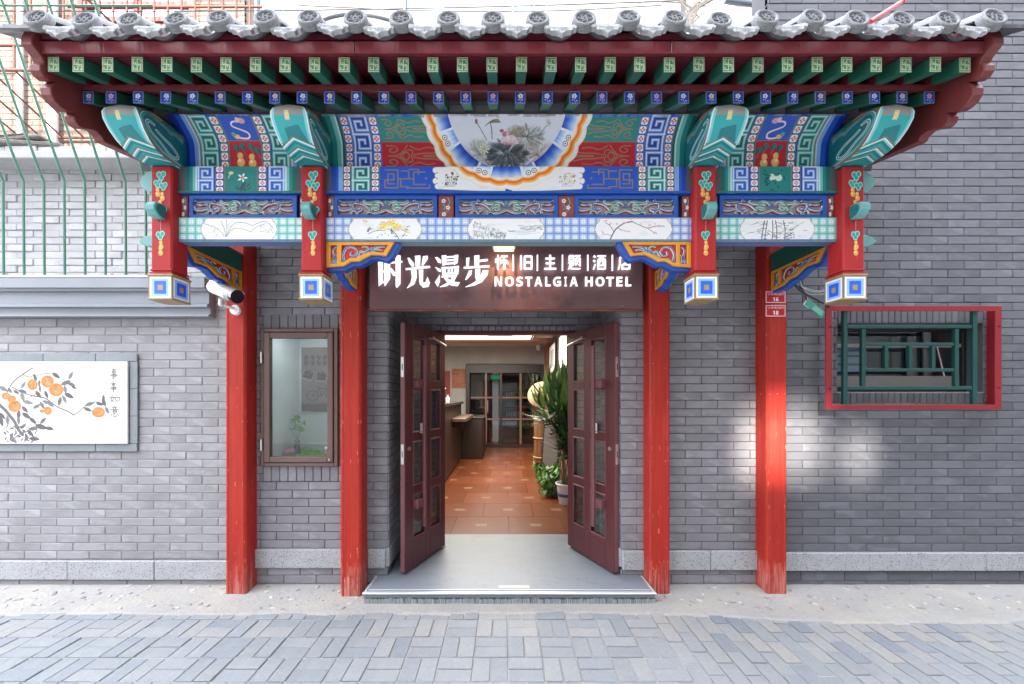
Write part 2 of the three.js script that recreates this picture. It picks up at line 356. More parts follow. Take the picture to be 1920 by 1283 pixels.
// ------------------------------------------------------------------ walls of the street front
const leftWall = thing('brick_wall', 'pale grey brick wall at the left, behind the ink painting of persimmons', 'wall', [-3.5, 0, -3.2]);
brickWall(leftWall, { a0: -6.4, a1: -2.06, y0: .215, y1: 2.4, at: 3.2, shift: .07, pal: paleBricks, mortar: mortarPale, most: 290, score: (q) => -Math.abs(q[0] + 3), wob: .0018, proud: .0042 });
brickWall(leftWall, { a0: -6.4, a1: -2.06, y0: -.04, y1: .055, at: 3.2, shift: .03, most: 40, len: .42, h: .09, pal: paleBricks });
plinth(leftWall, [-6.4, -5.2, -4.3, -3.42, -2.74, -2.06], .06, .208, 3.19);

const leftBay = thing('brick_wall', 'narrow grey brick wall bay around the display window, between two red pillars', 'wall', [-1.45, 0, -3.2]);
brickWall(leftBay, { a0: -1.97, a1: -.918, y0: .302, y1: 2.75, at: 3.2, shift: .05, holes: [[-1.90, -1.305, .955, 2.025], [-1.90, -1.305, .825, 2.15, 1]] });
soldiers(leftBay, -1.90, -1.305, 2.03, 2.146, 3.2); soldiers(leftBay, -1.90, -1.305, .83, .948, 3.2);
brickWall(leftBay, { a0: -1.97, a1: -.918, y0: -.04, y1: .148, at: 3.2, shift: .11, len: .25 });
plinth(leftBay, [-1.97, -1.07, -.93], .15, .298, 3.19);

const rightBay = thing('brick_wall', 'narrow plain grey brick wall bay between the two right red pillars', 'wall', [1.6, 0, -3.2]);
brickWall(rightBay, { a0: .92, a1: 2.0, y0: .29, y1: 2.75, at: 3.2, shift: .13 });
brickWall(rightBay, { a0: .92, a1: 2.0, y0: -.04, y1: .13, at: 3.2, shift: .02 });
plinth(rightBay, [.93, 1.10, 1.62, 2.0], .135, .286, 3.19);

const rightWall = thing('brick_wall', 'tall dark grey brick wall at the right, around the barred window', 'wall', [3.4, 0, -3.2]);
brickWall(rightWall, {
  a0: 2.08, a1: 5.0, pal: darkBricks, y0: .275, y1: 5.3, at: 3.2, shift: .02, holes: [[2.63, 3.78, 1.534, 2.07], [2.63, 3.78, 1.44, 2.185, 1]], most: 296,
  score: (q) => -Math.abs((q[0] + q[1]) / 2 - 3.1) * .8 - Math.abs(q[2] - 2.1),
});
soldiers(rightWall, 2.63, 3.78, 2.076, 2.182, 3.2, .046, darkBricks); soldiers(rightWall, 2.63, 3.78, 1.443, 1.53, 3.2, .046, darkBricks);
brickWall(rightWall, { a0: 2.08, a1: 5.0, pal: darkBricks, y0: -.04, y1: .125, at: 3.2, shift: .09, len: .34, h: .078 });
plinth(rightWall, [2.08, 3.78, 5.0], .13, .272, 3.19);

// doorway recess: brick reveals and the brick head over the doors
const recess = thing('doorway_wall', 'dark brick doorway recess around the double doors, under the rusty sign', 'wall', [0, 0, -3.84]);
brickWall(recess, { a0: 3.205, a1: 3.84, y0: .30, y1: 2.45, at: -.918, face: 1, shift: .1 });
brickWall(recess, { a0: 3.205, a1: 3.84, y0: .30, y1: 2.45, at: .92, face: -1, shift: .1 });
for (const s of [-1, 1]) { part(recess, 'granite_block', cbox(.06, .148, .64, .005), G.granite, [s * .937, .224, -3.52]); part(recess, 'footing', zbox(s < 0 ? -.98 : .935, s < 0 ? -.933 : .98, 0, .148, 3.21, 3.84), greyBricks[1]); }
brickWall(recess, { a0: -.918, a1: .92, y0: .085, y1: 2.45, at: 3.84, shift: .1, holes: [[-.64, .68, 0, 2.162]], len: .25, noBody: true });
part(recess, 'mortar', merge([zbox(-.918, -.64, .085, 2.45, 3.841, 4.0), zbox(.68, .92, .085, 2.45, 3.841, 4.0), zbox(-.64, .68, 2.1645, 2.45, 3.841, 4.14)]), mortarDark);
for (let i = 0; i < 21; i++) part(recess, 'brick', cbox(.058, .04, .14, .003, R(0, 2), 0), greyBricks[1 + (i % 3)], [-.63 + i * .0645, 2.143, -3.905]);
part(recess, 'recess_ceiling', zbox(-.918, .92, 2.45, 2.5, 3.2, 3.9), mortarDark);
part(recess, 'upper_wall', zbox(-2.07, 2.09, 2.76, 4.05, 3.23, 3.5), M([.2, .2, .21], { map: plainMap }));

// left: whitewashed wall over the cornice, with its concrete coping
const white = thing('painted_brick_wall', 'whitewashed rough brick wall at upper left, behind the green bars', 'wall', [-3.5, 2.4, -3.4]);
brickWall(white, { a0: -6.4, a1: -2.0, most: 290, score: (q) => q[0], y0: 2.36, y1: 3.40, at: 3.4, len: .215, h: .054, j: .005, pal: whiteBricks, mortar: mortarWhite, wob: .0065, proud: .009, shift: .04, bond: .38 });
{
  const sl = thing('concrete_coping', 'white concrete ledge topping the whitewashed brick wall', 'ledge', [-3.7, 3.42, -3.5]);
  part(sl, 'slab', zbox(-6.4, -2.02, 3.395, 3.455, 3.225, 4.98, .006), M([.46, .46, .48], { map: concreteMap }));
  let x = -5.5; while (x < -2.3) { const L = R(.2, .34); part(sl, 'edge_brick', cbox(L - .006, .05, .12, .005, R(0, 2), 0), whiteBricks[Math.floor(R(0, 4))], [x + L / 2, 3.482, -3.31 + R(-.006, .006)]); x += L; }
}
{ // moulded metal cornice under it
  const c = thing('cornice', 'grey moulded metal cornice on the left wall, below the whitewashed bricks', 'cornice', [-3.6, 2.25, -3.12]);
  const x0 = -6.4, x1 = -2.275;
  const prof = [[3.205, 2.40], [3.075, 2.40], [3.075, 2.325], [3.095, 2.318], [3.095, 2.305], [3.125, 2.30], [3.125, 2.215], [3.105, 2.205], [3.105, 2.185], [3.14, 2.18], [3.14, 2.135], [3.12, 2.13], [3.12, 2.115], [3.205, 2.115]];
  part(c, 'moulding', prismX(prof, x0, x1), G.greyMetal);
  part(c, 'top_edge', zbox(x0, x1 - .12, 2.402, 2.418, 3.07, 3.36, .003), M([.7, .7, .7], { map: concreteMap }));
}
// pink brick house far behind, upper left
{
  const h = thing('brick_house', 'pale pink brick house rising behind the whitewashed wall, top left', 'building', [-5.5, 3.4, -5]);
  brickWall(h, { a0: -8, a1: -3.2, y0: 3.42, y1: 7.2, at: 5.0, len: .235, h: .062, j: .009, pal: pinkBricks, mortar: mortarPink, most: 200, score: (q) => -Math.abs(q[0] + 5.6) - Math.abs(q[2] - 5), holes: [[-5.25, -3.8, 6.1, 7.0]] });
  // window with red frame
  const wf = part(h, 'window', zbox(-5.25, -3.8, 6.1, 6.16, 4.97, 5.05), G.boardRed);
  part(wf, 'frame', merge([zbox(-5.25, -5.18, 6.16, 7, 4.97, 5.05), zbox(-3.87, -3.8, 6.16, 7, 4.97, 5.05), zbox(-4.55, -4.5, 6.16, 7, 4.97, 5.05), zbox(-5.18, -3.87, 6.3, 6.36, 4.98, 5.04)]), G.boardRed);
  part(wf, 'pane', zbox(-5.2, -3.85, 6.14, 7, 5.06, 5.08), G.glassDim);
  part(h, 'drainpipe', bar([-5.48, 3.5, -4.92], [-5.48, 7.2, -4.92], .05, 10), M([.55, .58, .6], { map: plainMap }));
  part(h, 'drainpipe', bar([-5.9, 3.5, -4.94], [-5.9, 7.2, -4.94], .03, 8), M([.5, .6, .6], { map: plainMap }));
}
{ // rusty balcony cage on that house
  const c = thing('window_cage', 'rusty brown balcony cage of bars on the pink brick house', 'window cage', [-5.7, 5, -4.5]);
  const rust = M([.20, .12, .10], { map: rustMap, roughness: .8 });
  const x0 = -7.2, x1 = -4.62, zf = 4.25, zb = 4.95, y0 = 4.92, y1 = 7;
  for (let x = x0; x <= x1 + .01; x += .172) part(c, 'bar', bar([x, y0, -zf], [x, y1, -zf], .011), rust);
  for (const y of [y0, y0 + .26, 5.9, 6.6]) part(c, 'rail', bar([x0, y, -zf], [x1, y, -zf], .016), rust);
  for (let x = x0; x <= x1 + .01; x += .258) part(c, 'bar', bar([x, y0, -zf], [x, y0 - .26, -zb], .011), rust);
  part(c, 'rail', bar([x0, y0 - .26, -zb], [x1, y0 - .26, -zb], .016), rust);
  for (const y of [y0 + .1, 5.9, 6.6]) part(c, 'rail', bar([x1, y, -zf], [x1, y, -zb], .014), rust);
  const c2 = thing('window_cage', 'brown window bars in front of the red framed window at top left', 'window cage', [-4.2, 6, -4.7]);
  for (let x = -4.9; x <= -2.8; x += .155) part(c2, 'bar', bar([x, 5.4, -4.6], [x, 7, -4.6], .011), rust);
  for (const y of [5.92, 6.12, 6.6]) part(c2, 'rail', bar([-4.95, y, -4.6], [-2.75, y, -4.6], .014), rust);
}
{ // pale buildings beyond the roof
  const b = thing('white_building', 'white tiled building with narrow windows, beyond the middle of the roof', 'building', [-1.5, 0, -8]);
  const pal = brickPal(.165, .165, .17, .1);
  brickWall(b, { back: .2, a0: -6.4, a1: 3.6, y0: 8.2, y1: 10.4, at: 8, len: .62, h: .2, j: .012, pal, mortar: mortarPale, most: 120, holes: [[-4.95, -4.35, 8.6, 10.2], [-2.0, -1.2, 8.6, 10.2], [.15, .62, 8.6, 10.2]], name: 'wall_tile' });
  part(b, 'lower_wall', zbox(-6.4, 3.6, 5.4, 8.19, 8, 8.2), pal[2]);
  for (const [x0, x1] of [[-4.95, -4.35], [-2.0, -1.2], [.15, .62]]) {
    const f = part(b, 'window', merge([zbox(x0, x0 + .05, 8.6, 10.2, 8.02, 8.1), zbox(x1 - .05, x1, 8.6, 10.2, 8.02, 8.1), zbox(x0 + .05, x1 - .05, 8.6, 8.66, 8.02, 8.1)]), G.greyMetal);
    part(f, 'pane', zbox(x0 + .04, x1 - .04, 8.64, 10.2, 8.12, 8.14), M([.12, .17, .22], { roughness: .15 }));
  }
  const g = thing('grey_brick_building', 'light grey brick building beyond the right half of the roof', 'building', [5.5, 0, -6]);
  brickWall(g, { a0: 2.7, a1: 5.05, y0: 6.5, y1: 8.2, at: 6, len: .38, h: .12, j: .008, most: 120, pal: brickPal(.42, .42, .43, .08) });
  part(g, 'lower_wall', zbox(2.7, 5.05, 0, 6.49, 6, 6.2), greyBricks[2]);
  const l = thing('louvred_vent', 'black louvred shutter beneath the eave, top right', 'shutter', [4.9, 6.4, -5]);
  part(l, 'backing', zbox(4.12, 6.05, 5.9, 7.2, 5.05, 5.1), G.black);
  for (let i = 0; i < 26; i++) part(l, 'slat', cbox(.05, 1.2, .03, .004), M([.035, .037, .04], { roughness: .6 }), [4.17 + i * .074, 6.55, -5.02], [0, .5, 0]);
  part(l, 'frame', zbox(4.08, 4.14, 5.88, 7.2, 4.98, 5.1), G.greyMetal);
  part(l, 'soffit', zbox(4.1, 6.3, 6.99, 7.05, 4.3, 5.3), M([.09, .09, .1]));
}
// ------------------------------------------------------------------ the other side of the lane (behind the camera), unseen, built to shape the light
{
  const o = thing('lane_house', 'unseen grey brick house front across the lane with openings added for sun patches', 'building', [3, 0, 2.1]);
  const mat = M([.27, .265, .26], { map: plainMap });
  const W0 = -2.6, W1 = 9.5, H = 7.7;
  const holes = [[1.12, 1.80, 3.84, 4.50], [1.92, 2.20, 3.86, 4.32], [2.2, 2.36, 6.08, 6.26]];  // openings added to throw sun patches onto the wall across the lane
  const g = ext([[W0, 0], [W1, 0], [W1, H], [W0, H]], .22, 0, holes.map(([a, b, c, d]) => [[a + .08, c], [b - .05, c + .04], [b, d - .12], [b - .16, d], [a + .05, d - .03], [a, c + .2]]));
  part(o, 'wall', g.translate(0, 0, 1.95), mat);
  part(o, 'coping', wbox(W0 - .05, W1, H, H + .1, 1.9, 2.25), mat);
  part(o, 'side_wall', wbox(W0, W0 + .2, 0, H, 2.18, 6.5), mat);
  const p = thing('lane_house', 'unseen pale rendered house across the lane at the left, placed to block sun', 'building', [-8, 0, 7]);
  part(p, 'wall', wbox(-22, -2.4, 0, 10.7, 6.6, 6.9), M([.55, .54, .52], { map: plainMap }));
  const q = thing('lane_house', 'unseen brick gable added to close and darken the lane on the right', 'building', [8.5, 0, -2]);
  part(q, 'wall', wbox(8.2, 8.5, 0, 6.5, -3.2, 1.9), mat);
}
// ------------------------------------------------------------------ painted decoration (flat print on the beams)
const prng = rngOf(5), pr = (a, b) => a + (b - a) * prng();
function cv(w, h, s, draw, alpha) {
  const c = document.createElement('canvas'); c.width = Math.round(w * s); c.height = Math.round(h * s);
  const x = c.getContext('2d'); x.scale(s, s); x.lineJoin = 'round'; x.lineCap = 'round'; draw(x, w, h);
  const t = new THREE.CanvasTexture(c); t.colorSpace = THREE.SRGBColorSpace; t.magFilter = THREE.LinearFilter; return t;
}
const C = { blue: '#1450bc', deep: '#0b379c', sky: '#7fa6e0', pale: '#bccdee', teal: '#0f7f7c', dteal: '#0a5f5e', lteal: '#6dbbb8', ice: '#c3e2e0', white: '#e6e9ee', cream: '#e9e2cf', gold: '#8d7c58', red: '#b8142e', orange: '#e5641c', yellow: '#f0a838', grey: '#4d4d52', ink: '#33363a' };
const poly = (x, pts, fill, stroke, lw) => { x.beginPath(); pts.forEach((p, i) => i ? x.lineTo(p[0], p[1]) : x.moveTo(p[0], p[1])); if (fill) { x.closePath(); x.fillStyle = fill; x.fill(); } if (stroke) { x.strokeStyle = stroke; x.lineWidth = lw; x.stroke(); } };
const rect = (x, a, b, w, h, f) => { x.fillStyle = f; x.fillRect(a, b, w, h); };
function curve(x, pts, col, lw) {
  x.beginPath(); x.moveTo(pts[0][0], pts[0][1]);
  for (let i = 1; i < pts.length - 1; i++) { const mx = (pts[i][0] + pts[i + 1][0]) / 2, my = (pts[i][1] + pts[i + 1][1]) / 2; x.quadraticCurveTo(pts[i][0], pts[i][1], mx, my); }
  const l = pts[pts.length - 1]; x.lineTo(l[0], l[1]); x.strokeStyle = col; x.lineWidth = lw; x.stroke();
}
const dot = (x, a, b, r, f, ry) => { x.beginPath(); x.ellipse(a, b, r, ry || r, 0, 0, 7); x.fillStyle = f; x.fill(); };
function stripes(x, x0, y0, h, list) { let a = x0; for (const [w, c] of list) { rect(x, a, y0, w + .3, h, c); a += w; } return a; }
function fret(x, x0, y0, w, h, n, dark, line, lite) {
  rect(x, x0, y0, w, h, dark); const u = h / n;
  for (const [col, lw] of [[line, 5.2], [lite, 1.5]]) for (let i = 0; i < n; i++) {
    const q = (a, b) => [x0 + a * w, y0 + (i + b) * u], f = i % 2 && n > 2 ? (a) => 1 - a : (a) => a;
    x.lineCap = 'butt'; x.lineJoin = 'miter';
    poly(x, [[0, .06], [.9, .06], [.9, .84], [.3, .84], [.3, .36], [.62, .36], [.62, .62]].map(([a, b]) => q(a, b)), null, col, lw);
    poly(x, [[.08, .06], [.08, 1.06]].map(([a, b]) => q(a, b)), null, col, lw);
  }
  x.lineJoin = x.lineCap = 'round';
}
function flowerCol(x, x0, y0, w, h, n, bg) {
  rect(x, x0, y0, w, h, C.gold); rect(x, x0 + 1, y0, w - 2, h, bg); const u = h / n;
  for (let i = 0; i < n; i++) {
    const cy = y0 + (i + .5) * u, cx = x0 + w / 2, k = Math.min(w, u) * .4;
    x.beginPath(); x.roundRect(x0 + 2, y0 + i * u + 1.2, w - 4, u - 2.4, 2.5); x.fillStyle = C.white; x.fill();
    for (const [a, b] of [[1, 0], [-1, 0], [0, 1], [0, -1]]) dot(x, cx + a * k * .5, cy + b * k * .5, k * .3, '#cf5560'); dot(x, cx, cy, k * .18, '#f3e6df');
  }
}
function wear(x, w, h, n = 60) { for (let i = 0; i < n * .8; i++) { x.globalAlpha = pr(.02, .07); dot(x, pr(0, w), pr(0, h), pr(2, 12), ['#6b665e', '#8d8a86', '#39434a'][i % 3], pr(1, 5)); } for (let i = 0; i < n; i++) { x.globalAlpha = pr(.05, .3); const a = pr(0, w), b = pr(0, h); curve(x, [[a, b], [a + pr(-8, 8), b + pr(-1, 1)], [a + pr(-14, 14), b + pr(-1.5, 1.5)]], prng() < .5 ? '#d8dbe0' : '#4a4640', pr(.2, .7)); } x.globalAlpha = 1; }
function arabesque(x, x0, y0, w, h, col) { // gold tendrils
  const q = (a, b) => [x0 + a * w, y0 + b * h], L = (p, lw = 2) => curve(x, p.map(([a, b]) => q(a, b)), col, lw);
  for (const f of [0, 1]) { const m = (b) => f ? 1 - b : b;
    L([[.03, m(.1)], [.16, m(.08)], [.22, m(.28)], [.12, m(.4)], [.06, m(.26)], [.12, m(.2)]]);
    L([[.06, m(.5)], [.2, m(.5)], [.3, m(.3)], [.36, m(.08)]]); L([[.24, m(.5)], [.36, m(.22)], [.46, m(.3)], [.42, m(.5)]]);
    L([[.4, m(.1)], [.52, m(.3)], [.66, m(.14)], [.8, m(.2)]]); L([[.46, m(.46)], [.6, m(.38)], [.78, m(.4)], [.94, m(.3)]]); L([[.62, m(.48)], [.8, m(.47)], [.95, m(.46)]], 1.5);
  }
  x.beginPath(); x.ellipse(...q(.34, .5), w * .05, h * .14, 0, 0, 7); x.strokeStyle = col; x.lineWidth = 1.8; x.stroke();
}
function goldMaze(x, x0, y0, w, h, col) {
  const L = (p) => { x.lineCap = 'butt'; x.lineJoin = 'miter'; poly(x, p.map(([a, b]) => [x0 + a * w, y0 + b * h]), null, col, 2.1); };
  L([[.02, .1], [.28, .1], [.28, .9], [.02, .9], [.02, .55], [.2, .55], [.2, .28], [.08, .28], [.08, .72], [.22, .72]]);
  L([[.34, .15], [.5, .15], [.5, .5], [.34, .5], [.34, .85], [.5, .85]]); L([[.28, .5], [.6, .5], [.6, .2], [.84, .2]]); L([[.6, .5], [.6, .75], [.84, .75]]); L([[.45, .92], [.92, .92], [.92, .75]]); L([[.5, .08], [.7, .08], [.7, .33]]); dot(x, x0 + .85 * w, y0 + .48 * h, 2, col);
  x.lineCap = x.lineJoin = 'round';
}
// centre beam, x 612..1290, y 218..364 in photo pixels
const centrePaint = cv(678, 146, 3, (x) => {
  x.translate(-612, -218); rect(x, 612, 218, 678, 146, C.blue);
  for (const f of [1, -1]) {
    x.save(); if (f < 0) { x.translate(1902, 0); x.scale(-1, 1); }
    stripes(x, 612, 218, 95, [[8, C.dteal], [9, C.teal], [7, C.lteal], [3, C.ice], [5, C.dteal]]);
    flowerCol(x, 644, 222, 15, 90, 6, C.blue); fret(x, 660, 219, 35, 93, 3, C.deep, C.sky, C.white); flowerCol(x, 696, 222, 16, 90, 6, C.blue);
    rect(x, 713, 222, 150, 43, C.teal); rect(x, 713, 265, 200, 47, C.red); rect(x, 713, 264, 160, 1.4, C.gold); arabesque(x, 718, 223, 92, 40, C.gold); arabesque(x, 718, 267, 118, 43, C.gold);
    stripes(x, 608, 312, 52, [[14, C.grey], [9, C.deep], [5, C.blue], [8, C.sky]]);
    flowerCol(x, 644, 313, 15, 51, 4, C.dteal); fret(x, 660, 313, 35, 51, 2, C.dteal, C.lteal, C.white); flowerCol(x, 696, 313, 16, 51, 4, C.dteal);
    rect(x, 713, 313, 240, 49, C.blue); goldMaze(x, 720, 316, 92, 42, C.gold); rect(x, 612, 311, 340, 1.4, C.gold);
    // white cloud spandrel
    x.beginPath(); x.moveTo(945, 362); x.lineTo(824, 357); for (let i = 0; i < 4; i++) x.arc(820 - (i % 2) * 4, 351 - i * 10, 6, Math.PI * .5, Math.PI * 1.5); x.lineTo(860, 314); x.lineTo(945, 340); x.closePath(); x.fillStyle = C.white; x.fill(); x.strokeStyle = C.gold; x.lineWidth = .8; x.stroke();
    for (let i = 0; i < 26; i++) dot(x, pr(828, 858), pr(326, 350), pr(.7, 2.2), f > 0 ? ['#3e4540', '#57584a', '#b0695c', '#b6974a'][i % 4] : ['#d98aa0', '#c9556e', '#a9b48a', '#dfc9a0'][i % 4]);
    for (let i = 0; i < 7; i++) curve(x, [[832 + i * 3, 352], [836 + i * 3, 342], [834 + i * 4, 332]], f > 0 ? '#5a5f52' : '#b5bd98', .7);
    x.restore();
  }
  // round lotus medallion hanging from the top edge
  const cx = 947, cy = 207;
  const ring = (r, wob, n, fill) => { x.beginPath(); for (let i = 0; i <= 240; i++) { const a = Math.PI * i / 240, k = r + wob * Math.abs(Math.sin(a * n)); x.lineTo(cx + Math.cos(a) * k * 1.0, cy + Math.sin(a) * k * .985); } x.lineTo(cx - r, 200); x.lineTo(cx + r, 200); x.closePath(); x.fillStyle = fill; x.fill(); };
  ring(151, 4, 14, C.cream); ring(149, 3.4, 14, C.white); ring(143, 3.6, 14, '#f6c679'); ring(140.5, 3.6, 14, '#f09a35'); ring(137.5, 3.6, 14, C.orange); ring(134, 3.6, 14, '#f3b766'); ring(131.5, 3.6, 14, '#f1e6d2'); ring(129, 3, 14, '#dfe7f3');
  for (let k = -4; k <= 4; k++) { // stepped blue cloud segments
    const wide = k % 2 === 0, a0 = Math.PI / 2 + k * .37, da = wide ? .225 : .10, r0 = wide ? 122 : 110;
    for (let s = 0; s < 6; s++) { x.beginPath(); const ra = r0 - 19 + s * 4.2 + (s ? 2 : 0), rb = r0 + 7; for (let i = 0; i <= 12; i++) { const a = a0 - da + 2 * da * i / 12; x.lineTo(cx + Math.cos(a) * rb, cy + Math.sin(a) * rb); } for (let i = 12; i >= 0; i--) { const a = a0 - da + 2 * da * i / 12, q = ra + 1.6 * Math.cos(i * 1.57); x.lineTo(cx + Math.cos(a) * q, cy + Math.sin(a) * q); } x.closePath(); x.fillStyle = ['#1740b4', '#2a5ac4', '#4b7cd4', '#78a0e2', '#a5c0ec', '#cbdaf2'][s]; x.fill(); }
    if (!wide) for (const s of [-1, 1]) { const a = a0 + s * .045, px = cx + Math.cos(a) * 126, py = cy + Math.sin(a) * 125; x.beginPath(); x.arc(px, py, 4.3, 0, 7); x.fillStyle = '#e8ecf3'; x.fill(); x.strokeStyle = '#2b3348'; x.lineWidth = 1.1; x.stroke(); dot(x, px, py, 1.4, '#2b3348'); }
  }
  x.save(); x.beginPath(); for (let i = 0; i <= 60; i++) { const a = Math.PI * i / 60; x.lineTo(cx + Math.cos(a) * 106, cy + Math.sin(a) * 104); } x.lineTo(cx - 106, 200); x.lineTo(cx + 106, 200); x.closePath(); x.fillStyle = '#cfd4df'; x.fill(); x.clip();
  for (let i = 0; i < 40; i++) { x.globalAlpha = .12; const a = pr(850, 1040), b = pr(222, 300); curve(x, [[a, b], [a + 12, b + pr(-.6, .6)], [a + pr(14, 40), b]], '#8c93a4', .6); } x.globalAlpha = 1;
  const wash = (lx, ly, rx, ry, cols, n, r0 = 1, r1 = 5) => { for (let i = 0; i < n; i++) { const a = pr(0, 6.283), k = Math.sqrt(prng()); x.globalAlpha = pr(.08, .32); const px = lx + Math.cos(a) * rx * k, py = ly + Math.sin(a) * ry * k; x.save(); x.translate(px, py); x.rotate(Math.atan2(py - ly, px - lx)); dot(x, 0, 0, pr(r0, r1) * 1.6, cols[i % cols.length], pr(r0, r1) * .45); x.restore(); } x.globalAlpha = 1; };
  const veins = (lx, ly, rx, ry, col, n) => { for (let i = 0; i < n; i++) { const a = pr(0, 6.283), k = pr(.6, 1); x.globalAlpha = pr(.25, .6); curve(x, [[lx, ly], [lx + Math.cos(a + .2) * rx * k * .5, ly + Math.sin(a + .2) * ry * k * .5], [lx + Math.cos(a) * rx * k, ly + Math.sin(a) * ry * k]], col, pr(.4, 1.1)); } x.globalAlpha = 1; };
  wash(897, 286, 27, 24, ['#8a8a7e', '#a3a295', '#74776c', '#b9b8a8'], 260); veins(897, 286, 26, 23, '#5f625a', 26);
  wash(1006, 287, 28, 24, ['#94866f', '#a99c86', '#7b7668', '#b9a98f'], 240); veins(1006, 287, 26, 22, '#6a5f50', 24);
  wash(985, 256, 32, 19, ['#5f6356', '#7f7e6b', '#4d534d', '#938b74'], 300); veins(985, 256, 32, 18, '#3f453f', 34); wash(960, 246, 18, 8, ['#7b6a4e', '#94805c'], 70);
  wash(948, 287, 38, 22, ['#20272e', '#2c343a', '#171d24', '#3a434a'], 420, 2, 7); for (let i = 0; i < 14; i++) curve(x, [[948, 278], [926 + i * 3.4, 292], [916 + i * 5, 306]], i % 3 ? '#59636a' : '#98a2a6', .6);
  for (let i = 0; i < 18; i++) { x.globalAlpha = .85; const a = pr(915, 980), b = pr(300, 312); curve(x, [[a, b], [a + pr(-8, 8), b + pr(-2, 4)], [a + pr(-14, 14), b + pr(-2, 6)]], i % 2 ? '#23282d' : '#d5d9df', pr(.6, 1.8)); } x.globalAlpha = 1;
  for (let i = 0; i < 11; i++) { const a = -Math.PI * (i + .5) / 11, px = 953 + Math.cos(a) * 15, py = 266 + Math.sin(a) * 12; x.globalAlpha = .9; poly(x, [[953, 270], [px - 3, py + 2], [px, py - 3], [px + 3, py + 3]], i % 3 ? '#d9ccd2' : '#e6dfe2', i % 2 ? '#a5526a' : '#c58b99', .6); } x.globalAlpha = 1;
  dot(x, 938, 246, 4, '#ad4763', 3); dot(x, 943, 252, 4, '#b9637a', 4); curve(x, [[910, 262], [901, 246], [893, 232]], '#566062', 1.3); dot(x, 892, 230, 2.6, '#8f5561', 4.4); curve(x, [[920, 260], [920, 246], [918, 234]], '#3e4a48', 1.5); for (let i = 0; i < 5; i++) curve(x, [[908 + i, 238 - i], [918, 228 + i], [932 + i, 226 + i * 1.5]], i % 2 ? '#5b5648' : '#7d7462', 1.2); curve(x, [[1006, 256], [1014, 244], [1022, 236]], '#6a6a55', 1.2); wash(1023, 233, 6, 6, ['#8a8068', '#6d644f'], 24, 1, 2.4);
  dot(x, 905, 276, 6, '#c9cfa6', 6); for (let i = 0; i < 9; i++) { const a = i * .7; poly(x, [[905, 276], [905 + Math.cos(a) * 12, 276 + Math.sin(a) * 11], [905 + Math.cos(a + .3) * 9, 276 + Math.sin(a + .3) * 9]], '#dfe2cf', '#9aa088', .5); }
  x.restore();
  // flaking along the top edge
  for (let i = 0; i < 120; i++) { x.globalAlpha = .5; rect(x, pr(612, 1290), 218, pr(3, 18), pr(1, 6), '#8b8c90'); } x.globalAlpha = 1;
  x.translate(612, 218); wear(x, 678, 146, 160);
});
